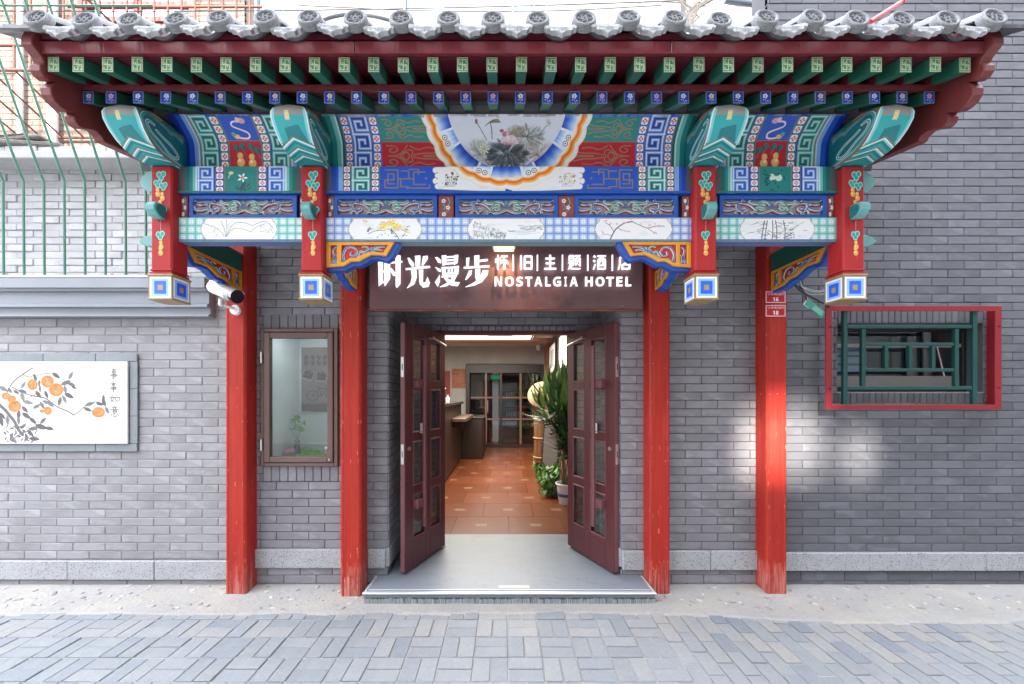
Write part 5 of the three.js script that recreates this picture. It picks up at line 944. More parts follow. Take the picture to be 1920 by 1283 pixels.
// ------------------------------------------------------------------ display window
{
  const w = thing('display_window', 'brown framed display case window set in the narrow brick bay', 'window', [-1.6, .955, -3.17]);
  const fm = M([.155, .098, .088], { map: plainMap, roughness: .4, metalness: .2 });
  const rim = (x0, x1, y0, y1, t, Z0, Z1, nm, p) => { for (const q of [[x0, x0 + t, y0, y1], [x1 - t, x1, y0, y1], [x0 + t, x1 - t, y0, y0 + t], [x0 + t, x1 - t, y1 - t, y1]]) part(p, nm, zbox(q[0], q[1], q[2], q[3], Z0, Z1, .004), fm); };
  rim(-1.905, -1.30, .95, 2.03, .03, 3.165, 3.27, 'outer_frame', w);
  rim(-1.872, -1.333, .983, 1.997, .045, 3.155, 3.2, 'sash', w);
  part(w, 'pane', zbox(-1.827, -1.378, 1.028, 1.952, 3.178, 3.184, .001), G.glass);
  for (const y of [1.80, 1.12]) part(w, 'hinge', cbox(.014, .09, .02, .003), G.steel, [-1.886, y, -3.152]);
  part(w, 'latch', clean(new THREE.SphereGeometry(.009, 8, 6)), G.steel, [-1.358, 1.005, -3.152]);
  const bx = M([.66, .74, .76], { map: plainMap, roughness: .6 });
  part(w, 'case_back', zbox(-1.9, -1.2, .93, 2.06, 3.72, 3.74), bx); part(w, 'case_side', zbox(-1.9, -1.88, .93, 2.06, 3.27, 3.72), bx); part(w, 'case_side', zbox(-1.2, -1.18, .93, 2.06, 3.27, 3.72), bx); part(w, 'case_floor', zbox(-1.88, -1.2, .93, .95, 3.27, 3.72), bx); part(w, 'case_top', zbox(-1.88, -1.2, 2.04, 2.06, 3.27, 3.72), bx);
  part(w, 'added_light_strip', zbox(-1.80, -1.28, 2.022, 2.034, 3.30, 3.33, .002), new THREE.MeshStandardMaterial({ color: lin(.9, .9, .9), emissive: lin(.95, 1, 1), emissiveIntensity: .5 }));  // added glowing strip, only there to brighten the case
  { const l = new THREE.RectAreaLight(lin(.93, 1, 1), 1.9, .5, .1); l.position.set(-1.54, 2.018, -3.33); l.lookAt(-1.54, 1.2, -3.55); scene.add(l); }
  const Zb = 3.71, cp = (a, b) => [PX(a, Zb), PY(b, Zb)];
  const poster = cv(100, 200, 5, (x) => {
    rect(x, 0, 0, 100, 200, '#a9a5a6'); for (let i = 0; i < 60; i++) { x.globalAlpha = .06; dot(x, pr(0, 100), pr(0, 200), pr(5, 25), prng() < .5 ? '#c9c3c0' : '#7f7b80'); } x.globalAlpha = 1;
    const br = (l, w = 2.2) => curve(x, l, '#2f2d30', w);
    for (let r = 0; r < 2; r++) for (let k = 0; k < 6; k++) { const a = 7 + k * 15.5, b = 27 + r * 17; br([[a + 1, b], [a + 5, b + 2], [a + 10, b]]); br([[a, b + 5], [a + 6, b + 4], [a + 11, b + 5]], 1.8); br([[a + 3 + (k % 2) * 4, b - 3], [a + 4 + (k % 2) * 3, b + 4], [a + 2 + (k % 3) * 3, b + 11]], 2.4); br([[a + 8, b + 5], [a + 9, b + 9], [a + 4, b + 10 + (k % 2)]], 1.8); }
    for (const [a, b, r] of [[16, 86, .35], [50, 92, .12], [86, 84, -.15]]) { x.save(); x.translate(a, b); x.rotate(r); rect(x, -13, -14, 27, 30, '#cbc6c3'); rect(x, -11, -12, 23, 22, '#3f3c40'); for (let i = 0; i < 24; i++) { x.globalAlpha = .6; dot(x, pr(-10, 10), pr(-11, 8), pr(1, 4), prng() < .5 ? '#8e898b' : '#262428'); } x.globalAlpha = 1; rect(x, -1, -19, 3, 8, '#55514f'); x.restore(); }
    for (const a of [28, 78]) { x.beginPath(); x.arc(a, 150, 15, 0, 7); x.strokeStyle = '#2c2b33'; x.lineWidth = 2; x.stroke(); dot(x, a, 150, 2.4, '#2c2b33'); }
    for (const l of [[[28, 150], [44, 128], [68, 128]], [[44, 128], [50, 152]], [[50, 152], [68, 128]], [[28, 150], [50, 152]], [[68, 128], [78, 150]], [[66, 122], [68, 128]], [[62, 121], [72, 120]], [[42, 124], [44, 128]], [[37, 123], [47, 123]]]) poly(x, l, null, '#2c2b33', 2);
    rect(x, 0, 176, 100, 24, '#5c585e'); for (let i = 0; i < 50; i++) { x.globalAlpha = .5; const a = pr(0, 100); curve(x, [[a, 180], [a + pr(-3, 3), 174], [a + pr(-5, 5), pr(166, 178)]], '#6d686c', 1.4); } x.globalAlpha = 1;
  });
  const [qx0, qy1] = cp(566, 652), [qx1, qy0] = cp(640, 772);
  const pg = new THREE.BoxGeometry(qx1 - qx0, qy1 - qy0, .006); const plainEdge = M([.6, .6, .6]);
  const po = single('poster', 'grey poster with a bicycle and photos inside the display window', 'poster', pg, [plainEdge, plainEdge, plainEdge, plainEdge, M([.42, .40, .40], { map: poster, roughness: .7 }), plainEdge], [(qx0 + qx1) / 2, (qy0 + qy1) / 2, -Zb + .005]);
  // artificial turf
  const bl = []; for (let i = 0; i < 2600; i++) { const x = R(-1.86, -1.22), Z = R(3.3, 3.7), h = R(.012, .03) + .02 * sstep(Z, 3.3, 3.7), a = R(0, 3.14), q = new THREE.PlaneGeometry(.006, h); q.translate(0, h / 2, 0); q.rotateX(R(-.5, .5)); q.rotateY(a); q.translate(x, .952 + .05 * sstep(Z, 3.3, 3.65) * (.6 + .4 * Math.sin(x * 9)), -Z); bl.push(q); }
  const tf = thing('artificial_turf', 'bright green artificial grass on the floor of the display window', 'artificial grass', [-1.6, .95, -3.5]); tf.userData.kind = 'stuff';
  part(tf, 'turf_base', zbox(-1.875, -1.205, .951, .975, 3.3, 3.7, .01), M([.14, .32, .06], { roughness: .9 }));
  part(tf, 'grass_blades', merge(bl), M([.26, .62, .06], { roughness: .8, side: THREE.DoubleSide }));
  // plant in a dark vase
  const vx = PX(560, 3.55), vz = -3.52, v = thing('vase_plant', 'small leafy plant in a slim dark vase in the display window', 'potted plant', [vx, .97, vz]);
  part(v, 'vase', clean(new THREE.LatheGeometry([[.018, 0], [.03, .01], [.032, .05], [.02, .1], [.026, .13], [.022, .13], [.016, .1]].map(([a, b]) => new THREE.Vector2(a, b)), 18)), M([.06, .065, .075], { roughness: .3 }), [vx, .985, vz]);
  const lv = new THREE.MeshPhysicalMaterial({ color: lin(.07, .32, .035), roughness: .6, side: THREE.DoubleSide, transmission: .2, thickness: 0 });
  const leafGeo = (l, w, bend = .3) => { const g = new THREE.PlaneGeometry(w, l, 4, 6); g.translate(0, l / 2, 0); const p = g.attributes.position; for (let i = 0; i < p.count; i++) { const t = p.getY(i) / l, s = Math.sin(Math.PI * Math.pow(clamp(t), .8)) ; p.setX(i, p.getX(i) * Math.max(.04, s)); p.setZ(i, -bend * l * t * t + Math.abs(p.getX(i)) * .35); } g.computeVertexNormals(); return g; };
  G.leafGeo = leafGeo;
  for (let i = 0; i < 9; i++) { const a = i * 2.4, r = .02 + .05 * (i % 3) / 2, y = 1.2 + .035 * (i % 4), x = vx + Math.cos(a) * r + (i % 2 ? .02 : 0), z = vz + Math.sin(a) * r * .6; part(v, 'leaf', leafGeo(.075, .055), lv, [x, y, z], [1.0 + R(-.3, .3), a, R(-.4, .4)]); }
  part(v, 'stem', merge([0, 1, 2, 3].map((i) => tube([[vx, 1.1, vz], [vx + (i - 1.5) * .01, 1.15, vz], [vx + (i - 1.5) * .03, 1.22 + .02 * i, vz]], .0025, 8, 5))), lv);
  // little pink pig figures
  const pink = M([.55, .22, .26], { roughness: .5 });
  [[533, 845, 'pink animal figure lying beside the vase in the display window', 1], [606, 842, 'round pink and white figurine at the right of the display window', .8]].forEach(([a, b, lab, s], i) => {
    const x = PX(a + 8, 3.45), y = 1.0, z = -3.45, f = thing('figurine', lab, 'figurine', [x, y, z]);
    part(f, 'body', uvBox(clean(new THREE.SphereGeometry(.034 * s, 18, 14).scale(i ? .9 : 1.3, 1, .9))), pink, [x, y + .02, z]);
    part(f, 'head', uvBox(clean(new THREE.SphereGeometry(.024 * s, 16, 12))), i ? G.whitePlastic : pink, [x + (i ? 0 : .038), y + .035 + (i ? .022 : 0), z + .012]);
    part(f, 'ear', merge([-1, 1].map((q) => new THREE.ConeGeometry(.008 * s, .016 * s, 8).translate(q * .013 * s, .026 * s, 0))), pink, [x + (i ? 0 : .038), y + .035 + (i ? .022 : 0), z + .012]);
    part(f, 'foot', merge([[-1, 1], [1, 1], [-1, -1], [1, -1]].map(([p, q]) => new THREE.CylinderGeometry(.007, .007, .02, 8).translate(p * .02 * s, -.004, q * .014))), pink, [x, y, z]);
  });
  // red flower hanging in from the right
  const fx = PX(622, 3.5), fy = PY(778, 3.5), fl = thing('red_flower', 'red artificial flower at the right edge inside the display window', 'flower', [fx, fy, -3.5]);
  const redP = M([.45, .015, .03], { roughness: .7, side: THREE.DoubleSide });
  for (let i = 0; i < 16; i++) { const a = i * 2.4, e = 1.3 - i * .1; part(fl, 'petal', leafGeo(.055, .05, -.4), redP, [fx, fy, -3.5], [e * .9, a, 0]); }
  part(fl, 'stem', tube([[fx + .03, fy - .02, -3.55], [fx + .02, fy - .08, -3.56], [fx + .04, fy - .3, -3.58]], .004, 10, 6), lv);
}
// ------------------------------------------------------------------ ink painting on the left wall
{
  const p = thing('ink_painting', 'white wall panel with ink painting of orange persimmons on a branch', 'painting', [-3.9, 1.13, -3.17]);
  const X0 = -4.35, X1 = PX(239, 3.165), Y0 = PY(832, 3.165), Y1 = PY(678, 3.165), pxm = 3.165 / F, Wp = (X1 - X0) / pxm, Hp = (Y1 - Y0) / pxm;
  const art = cv(Wp, Hp, 3, (x) => {
    rect(x, 0, 0, Wp, Hp, '#f7f5f1'); for (let i = 0; i < 40; i++) { x.globalAlpha = .03; dot(x, pr(0, Wp), pr(0, Hp), pr(10, 40), '#cbb9a0'); } x.globalAlpha = 1;
    x.translate(Wp - 239, -678); x.scale(1 / 6.754, 1 / 6.754); x.translate(0, 660 * 6.754); // zoomed photo pixels of the panel
    const ink = (l, w, c = '#5d5a5d') => curve(x, l, c, w);
    ink([[130, 440], [180, 360], [290, 290], [370, 230], [420, 205]], 15); ink([[290, 290], [350, 315], [400, 320], [440, 280]], 10); ink([[470, 300], [540, 275], [640, 275]], 8); ink([[130, 440], [110, 500], [60, 560]], 10);
    ink([[-200, 560], [-60, 640], [60, 720], [120, 800], [190, 880], [230, 980], [290, 1050]], 40, '#6b686c'); ink([[160, 450], [300, 520], [420, 560], [580, 580], [660, 650], [730, 700], [860, 750], [935, 800]], 14); ink([[935, 800], [1010, 760], [1070, 690], [1190, 630], [1250, 635]], 10); ink([[330, 600], [420, 560], [480, 520]], 9); ink([[660, 640], [720, 620]], 8); ink([[260, 1040], [180, 1100], [140, 1130]], 12); ink([[0, 650], [80, 760]], 14); ink([[380, 850], [440, 920], [520, 930]], 8);
    const lf = (a, b, r, rot, k = 1) => { x.save(); x.translate(a, b); x.rotate(rot); x.globalAlpha = .95; x.beginPath(); x.moveTo(-r, 0); x.quadraticCurveTo(-r * .2, -r * .7 * k, r, 0); x.quadraticCurveTo(-r * .2, r * .7 * k, -r, 0); x.fillStyle = ['#6a696f', '#7f8084', '#56565d', '#8a8b90'][Math.floor(prng() * 4)]; x.fill(); x.globalAlpha = .9; poly(x, [[-r, 0], [r, 0]], null, '#4b494e', 4); poly(x, [[-r * .4, 0], [0, -r * .25]], null, '#55545a', 3); poly(x, [[-r * .2, 0], [.2 * r, r * .22]], null, '#55545a', 3); x.restore(); x.globalAlpha = 1; };
    for (const [a, b, r, t] of [[450, 330, 45, 1.3], [715, 300, 55, .6], [840, 390, 60, -.4], [900, 300, 50, -1.1], [905, 410, 50, .3], [940, 450, 34, .5], [880, 555, 60, .5], [830, 480, 50, 1.4], [820, 600, 50, 1.1], [760, 630, 52, 1.8], [490, 540, 52, .9], [590, 540, 46, 1.2], [300, 420, 46, -1], [290, 500, 52, .2], [290, 570, 60, 1.3], [130, 490, 40, .9], [210, 510, 40, .5], [360, 640, 60, .2], [320, 730, 50, .8], [240, 800, 52, 1.7], [340, 810, 60, .6], [420, 870, 52, .7], [470, 690, 50, -.5], [540, 680, 52, 1], [590, 640, 50, .4], [640, 660, 52, .7], [550, 870, 48, -.8], [530, 950, 70, .3], [630, 970, 52, .2], [430, 970, 56, -.2], [300, 940, 46, -.8], [390, 1030, 52, .8], [440, 1100, 60, .1], [340, 1080, 46, 1.3], [150, 1080, 46, 1.2], [180, 1130, 40, .2], [100, 870, 56, 1.5], [30, 810, 52, .8], [20, 880, 60, 1.3], [50, 470, 60, .5], [240, 870, 50, 1.5], [1140, 660, 55, -.3], [1115, 730, 50, .4], [1270, 660, 46, .2], [1320, 640, 50, 1.2], [1315, 590, 40, 1.5], [1360, 740, 44, 1.1], [500, 400, 40, 1.6], [510, 470, 40, 1.5], [-60, 560, 70, .8], [-150, 700, 80, .3], [-100, 850, 70, 1], [-240, 640, 70, -.6], [-300, 800, 80, .5], [-60, 980, 70, .9], [-420, 700, 80, .2], [-200, 960, 80, .4]]) lf(a, b, r * 1.18, t, 1.15);
    for (let i = 0; i < 60; i++) lf(pr(60, 480), pr(940, 1140), pr(14, 34), pr(0, 3));
    const fruit = (a, b, rx, ry) => { for (const [s, c, al] of [[1, '#f09a5c', .95], [.92, '#e5742c', .8], [.75, '#ea8a42', .8], [.5, '#f0a465', .7]]) { x.globalAlpha = al; dot(x, a + (1 - s) * rx * .3, b + (1 - s) * ry * .3, rx * s, c, ry * s); } for (let i = 0; i < 16; i++) { x.globalAlpha = .25; dot(x, a + pr(-.7, .7) * rx, b + pr(-.7, .7) * ry, pr(.1, .3) * rx, prng() < .5 ? '#d85f22' : '#f4c48c'); } x.globalAlpha = .8; ink([[a - rx * .9, b], [a, b + ry * .15], [a + rx * .9, b]], 4, '#d9713c'); x.globalAlpha = 1; };
    for (const f of [[75, 560, 52, 46], [155, 600, 56, 50], [190, 690, 84, 74], [415, 415, 66, 70], [605, 375, 82, 78], [715, 480, 92, 84], [610, 745, 52, 54], [535, 750, 30, 24], [1250, 765, 84, 66], [-260, 540, 80, 70], [-120, 780, 70, 66]]) fruit(...f);
    lf(700, 470, 20, .4); lf(190, 650, 24, 1); lf(120, 540, 24, .5); lf(1250, 710, 34, 0, .6); lf(605, 320, 24, .2);
    // four brushed characters down the right
    const glyphs = [[1395, 205, 100, 150, '20,16 82,13|30,26 30,42|30,27 70,26 68,41|30,42 70,41|22,54 78,52 78,74|4,64 96,61|22,76 78,74|50,2 51,94 36,86'], [1395, 380, 95, 130, '20,16 82,13|30,26 32,40|30,27 70,26 66,40|22,54 78,50 76,72|4,64 96,60|26,74 76,72|50,2 50,98 44,92'], [1385, 545, 140, 100, '30,4 16,58 44,92|46,28 34,64 8,94|2,38 54,32|60,34 62,80|60,36 94,32 90,76|62,78 90,76'], [1395, 680, 120, 150, '48,2 54,9|24,16 76,13|38,20 42,29|62,18 57,28|8,34 92,31|32,42 34,64|32,42 70,41 68,62|34,52 68,51|34,64 68,62|16,76 10,92|32,74 38,92 66,92 72,82|50,70 54,78|80,72 92,86']];
    for (const [gx, gy, gw, gh, d] of glyphs) for (const l of d.split('|')) { const p = l.split(' ').map((c) => c.split(',').map(Number)).map(([a, b]) => [gx + a * gw / 100, gy + b * gh / 100]); poly(x, p, null, '#4a484b', 9); }
  });
  const edge = M([.7, .7, .7]);
  part(p, 'painted_panel', new THREE.BoxGeometry(X1 - X0, Y1 - Y0, .012), [edge, edge, edge, edge, M([.72, .72, .72], { map: art, roughness: .6 }), edge], [(X0 + X1) / 2, (Y0 + Y1) / 2, -3.168]);
  const br = M([.27, .295, .325], { map: concreteMap, roughness: .8 }), b = .062;
  let x = X0; while (x < X1) { const L = Math.min(R(.28, .42), X1 + b - x); part(p, 'border_strip', cbox(L - .003, b, .012, .003, R(0, 2), 0), br, [x + L / 2, Y1 + b / 2 + .002, -3.184]); part(p, 'border_strip', cbox(L - .003, b, .012, .003, R(0, 2), 0), br, [x + L / 2, Y0 - b / 2 - .002, -3.184]); x += L; }
  for (let y = Y0; y < Y1 - .1; y += (Y1 - Y0) / 3) part(p, 'border_strip', cbox(b, (Y1 - Y0) / 3 - .003, .012, .003, R(0, 2), 0), br, [X1 + b / 2 + .002, y + (Y1 - Y0) / 6, -3.184]);
}
// ------------------------------------------------------------------ green window guard, upper left
{
  const g = thing('window_guard', 'thin green metal bars bent outwards in front of the whitewashed wall', 'window guard', [-3.6, 2.43, -3.2]);
  const gm = M([.07, .22, .155], { roughness: .5, map: paintMap }), r = .0085;
  // bar: foot on the ledge, straight up, then leaning out over the lane
  for (let k = 0; k < 14; k++) {
    const px0 = 274 - 38.2 * k, xf = PX(px0, 3.17), xt = xf - .005;
    const yb = 2.41, yk = PY(338, 3.17) + R(-.01, .01), lean = 1.35, dz = .50;
    const a = V3(xf, yb, -3.17), b = V3(xt, yk - .04, -3.17), b2 = V3(xt, yk + .035, -3.15), c = V3(xt + .0, yk + lean, -3.17 + dz + .02);
    part(g, 'bar', merge([bar(a, b, r), tube([b, V3(xt, yk, -3.167), b2], r, 6, 6), bar(b2, c, r)]), gm);
  }
  part(g, 'rail', bar([-5.4, 2.43, -3.175], [-2.12, 2.43, -3.175], .007), gm);
  part(g, 'rail', bar([-5.4, PY(338, 3.17) + 1.0, -2.79], [-2.42, PY(338, 3.17) + 1.0, -2.79], .006), gm);
}
{ // weathered planks on the ledge
  const w = M([.20, .18, .165], { map: woodMap, bumpMap: woodBump, bumpScale: .004, roughness: .95 });
  [[-4.0, 3.532, -3.29, .86, .045, .13, .05, 'long weathered grey plank lying on the white ledge'], [-3.92, 3.585, -3.31, .44, .035, .11, -.12, 'short weathered plank on top of the longer plank on the white ledge']].forEach(([x, y, z, l, h, d, r, lab]) => {
    const t = thing('wooden_plank', lab, 'plank', [x, y, z]);
    part(t, 'plank', cbox(l, h, d, .012), w, [x, y, z], [0, r, -.03]);
    part(t, 'splinter', cbox(l * .7, h * .4, d * .5, .008), w, [x - .1, y + h * .6, z + .02], [0, r * .5, .03]);
  });
}
// ------------------------------------------------------------------ surveillance camera on the outer left pillar
{
  const cx = PX(446, 3.04), cy = PY(573, 3.04), c = thing('security_camera', 'white bullet security camera on a bracket on the outer left pillar', 'security camera', [cx, cy, -3.05]);
  part(c, 'base_plate', clean(new THREE.CylinderGeometry(.036, .04, .02, 24).rotateX(Math.PI / 2)), G.whitePlastic, [PX(440, 3.04), PY(581, 3.04), -3.047]);
  part(c, 'arm', merge([bar([PX(440, 3.04), PY(580, 3.04), -3.03], [PX(418, 2.97), PY(571, 2.97), -2.97], .012, 10), bar([PX(413, 2.95), PY(572, 2.95), -2.95], [PX(413, 2.93), PY(560, 2.93), -2.93], .013, 10), clean(new THREE.SphereGeometry(.018, 12, 8).translate(PX(414, 2.96), PY(570, 2.96), -2.96))]), G.whitePlastic);
  const A = V3(PX(399, 2.94), PY(538, 2.94), -2.94), B = V3(PX(444, 2.82), PY(557, 2.82), -2.82), D = V3().subVectors(B, A), Ln = D.length();
  const q = new THREE.Quaternion().setFromUnitVectors(V3(0, 0, 1), D.clone().normalize());
  const tr = (g) => { g = clean(g); g.applyQuaternion(q); g.translate(A.x, A.y, A.z); return g; };
  part(c, 'body', tr(new THREE.CapsuleGeometry(.045, Ln * .62, 8, 24).rotateX(Math.PI / 2).translate(0, 0, Ln * .36)), G.whitePlastic);
  part(c, 'hood', tr(new THREE.CylinderGeometry(.052, .052, Ln * .98, 20, 1, true, Math.PI / 2 + .35, Math.PI - .7).rotateX(Math.PI / 2).translate(0, 0, Ln * .55)), M([.75, .75, .76], { roughness: .4, side: THREE.DoubleSide }));
  part(c, 'front_ring', tr(new THREE.CylinderGeometry(.047, .047, Ln * .2, 24).rotateX(Math.PI / 2).translate(0, 0, Ln * .8)), G.greyPlastic);
  part(c, 'lens', tr(new THREE.CylinderGeometry(.046, .046, Ln * .14, 24).rotateX(Math.PI / 2).translate(0, 0, Ln * .95)), M([.01, .012, .02], { roughness: .12 }));
  part(c, 'lead', tube([[A.x - .01, A.y + .01, A.z], [A.x - .03, A.y + .04, A.z - .01], [A.x - .015, A.y + .075, A.z - .02], [A.x + .03, A.y + .11, A.z - .05]], .005, 16, 6), G.whitePlastic);
}
// ------------------------------------------------------------------ number plates on the outer right pillar
[['16', 557, 'upper red house number plate reading 16 on the outer right pillar'], ['18', 582.5, 'lower red house number plate reading 18 on the outer right pillar']].forEach(([n, py, lab]) => {
  const t = cv(74, 44, 6, (x) => { rect(x, 0, 0, 74, 44, '#efe3e6'); rect(x, 1.8, 1.8, 70.4, 40.4, '#b5081f'); x.strokeStyle = '#e9c6cb'; x.lineWidth = .8; x.strokeRect(3.4, 3.4, 67.2, 37.2);
    for (let k = 0; k < 5; k++) { const a = 8 + k * 12, s = (l, w = 1.1) => poly(x, l.map(([p, q]) => [a + p, 6 + q]), null, '#f1dfe2', w); [[[[5, 0], [5, 9], [3, 8]], [[2, 3], [0, 7]], [[8, 3], [10, 6]]], [[[0, 1], [10, 1]], [[3, 1], [2, 9]], [[7, 1], [7, 9]], [[0, 5], [10, 5]]], [[[0, 1], [10, 1]], [[5, 0], [2, 9]], [[2, 4], [9, 9]], [[1, 6], [9, 6]]], [[[1, 0], [1, 9]], [[1, 4], [4, 4]], [[6, 1], [6, 9]], [[9, 1], [9, 9]], [[6, 5], [9, 5]]], [[[0, 1], [0, 9]], [[0, 1], [10, 1], [10, 9]], [[3, 4], [7, 4]], [[5, 4], [5, 8]]]][k].forEach((l) => s(l)); }
    x.fillStyle = '#f7eef0'; x.font = 'bold 21px sans-serif'; x.textAlign = 'center'; x.fillText(n, 37, 37); });
  const e = M([.6, .1, .12], { roughness: .4 }), xc = PX(1455.5, 3.045), yc = PY(py, 3.045);
  const p = thing('number_plate', lab, 'number plate', [xc, yc, -3.05]);
  part(p, 'plate', new THREE.BoxGeometry(.148, .086, .005), [e, e, e, e, M([1, 1, 1], { map: t, roughness: .35 }), e], [xc, yc, -3.0535]);
  part(p, 'screw', merge([-1, 1].map((s) => new THREE.CylinderGeometry(.003, .003, .003, 8).rotateX(Math.PI / 2).translate(s * .068, 0, 0))), G.steel, [xc, yc, -3.05]);
});
// ------------------------------------------------------------------ cables and tag by the outer right post
{
  const Z = 2.98, q = (a, b, z = Z) => [PX(a, z), PY(b, z), -z];
  const c = thing('cable_bundle', 'loose black and grey cables looping under the outer right bracket', 'cable', q(1500, 540));
  part(c, 'black_cable', tube([q(1484, 520, 3.0), q(1496, 540), q(1512, 552), q(1532, 562), q(1556, 575, 3.1)], .008, 24, 6), G.cable);
  part(c, 'black_cable', tube([q(1488, 516, 3.02), q(1498, 534), q(1508, 548), q(1512, 562), q(1516, 572)], .007, 20, 6), G.cable);
  for (const [d, e] of [[0, 0], [6, 6], [-5, -3]]) part(c, 'grey_cable', tube([q(1492 + d, 518, 3.03), q(1500 + d, 536 + e), q(1516, 545 + e), q(1536, 548 + e * .7), q(1556, 543 + e), q(1585, 530, 3.15)], .0042, 28, 6), G.cableGrey);
  const t = thing('cable_tag', 'green and white plastic tag hanging from the cables near the right window', 'tag', q(1527, 578));
  const rot = [0, .1, -.62];
  part(t, 'tag_body', cbox(.165, .052, .004, .0015), M([.03, .28, .20], { roughness: .4 }), q(1528, 578), rot);
  part(t, 'white_end', cbox(.05, .053, .006, .0015), G.whitePlastic, q(1515, 569, 2.979), rot);
  part(t, 'print_line', merge([0, 1, 2].map((k) => cbox(.085, .004, .0055, .0005).translate(.028, (k - 1) * .012, 0))), M([.4, .6, .55]), q(1528, 578), rot);
}
// ------------------------------------------------------------------ barred window on the right wall
{
  const w = thing('window', 'recessed dark window in the right wall, behind the red framed lattice', 'window', [3.2, 1.8, -3.33]);
  part(w, 'sash', zbox(2.63, 3.78, 1.534, 1.575, 3.31, 3.36), G.black); part(w, 'sash', zbox(2.63, 3.78, 2.03, 2.07, 3.31, 3.36), G.black); part(w, 'sash', zbox(2.63, 2.66, 1.575, 2.03, 3.31, 3.36), G.black); part(w, 'sash', zbox(3.75, 3.78, 1.575, 2.03, 3.31, 3.36), G.black);
  part(w, 'transom', zbox(2.66, 3.75, 1.90, 1.93, 3.318, 3.35), G.greyPlastic); part(w, 'bottom_panel', zbox(2.66, 3.75, 1.575, 1.665, 3.335, 3.352), M([.24, .225, .21], { roughness: .5, map: plainMap }));
  part(w, 'pane', zbox(2.66, 3.75, 1.665, 1.90, 3.336, 3.342, .001), G.glassDim); part(w, 'pane', zbox(2.66, 3.75, 1.93, 2.03, 3.336, 3.342, .001), G.glassDim);
  for (const y of [1.73, 1.80, 1.87]) part(w, 'blind_slat', cbox(.36, .055, .006, .002), M([.34, .46, .62], { roughness: .5 }), [2.85, y, -3.39]);
  part(w, 'stay', bar([3.52, 1.93, -3.30], [3.575, 1.66, -3.29], .006), G.steel);
  part(w, 'dark_room', merge([zbox(2.55, 3.9, 1.4, 2.2, 3.9, 3.92), zbox(2.55, 2.57, 1.4, 2.2, 3.42, 3.9), zbox(3.88, 3.9, 1.4, 2.2, 3.42, 3.9), zbox(2.55, 3.9, 1.38, 1.4, 3.42, 3.9), zbox(2.55, 3.9, 2.2, 2.22, 3.42, 3.9)]), M([.20, .20, .21]));
  part(w, 'sill', zbox(2.625, 3.785, 1.522, 1.5335, 3.19, 3.31, .003), M([.3, .3, .3], { map: concreteMap }));
  for (const s of [0, 1]) part(w, 'reveal', zbox(s ? 3.781 : 2.612, s ? 3.80 : 2.629, 1.534, 2.07, 3.21, 3.31), greyBricks[2]);
  const rf = thing('window_grille', 'red steel frame with green lattice bars over the right window', 'window grille', [3.14, 1.8, -3.1]);
  const Z = 3.10, redS = M([.28, .014, .022], { map: paintMap, roughness: .4 }), gr = M([.005, .065, .058], { map: paintMap, roughness: .45 });
  const X = (a) => PX(a, Z), Y = (b) => PY(b, Z), t = .05;
  const x0 = X(1548.5), x1 = X(1879), y0 = Y(768), y1 = Y(573.5);
  for (const q of [[x0, x0 + t, y0, y1], [x1 - t, x1, y0, y1], [x0 + t, x1 - t, y0, y0 + t * .72], [x0 + t, x1 - t, y1 - t * .8, y1]]) { part(rf, 'frame_bar', zbox(q[0], q[1], q[2], q[3], Z, Z + .012, .002), redS); }
  part(rf, 'frame_flange', merge([zbox(x0 + t - .006, x0 + t, y0, y1, Z + .013, Z + .035, .002), zbox(x1 - .006, x1, y0, y1, Z + .013, Z + .1, .002), zbox(x0 + t, x1 - .01, y0, y0 + .006, Z + .013, Z + .035, .002)]), redS);
  const vb = (a, b0, b1, w = 7.5) => part(rf, 'lattice_bar', zbox(X(a - w / 2), X(a + w / 2), Y(b1), Y(b0), Z + .02, Z + .05, .003), gr), hb = (b, a0, a1, w = 6.5) => part(rf, 'lattice_bar', zbox(X(a0), X(a1), Y(b + w / 2), Y(b - w / 2), Z + .022, Z + .048, .003), gr);
  vb(1590.5, 580, 759); vb(1835.5, 578, 759, 8.5); vb(1625, 616, 723.5, 7); vb(1801, 616, 724, 7.5); hb(611.5, 1595.2, 1830.2); hb(727.5, 1595.2, 1830.2, 7); hb(645, 1629.2, 1796.2, 6); hb(693.5, 1629.2, 1796.2, 6); for (const a of [1668, 1713.5, 1757]) vb(a, 648.2, 690.2, 6.5);
  part(rf, 'bolt', merge([[1557, 613], [1556, 729], [1874, 612], [1873, 727]].map(([a, b]) => new THREE.CylinderGeometry(.008, .008, .006, 10).rotateX(Math.PI / 2).translate(X(a), Y(b), -Z))), G.black);
}
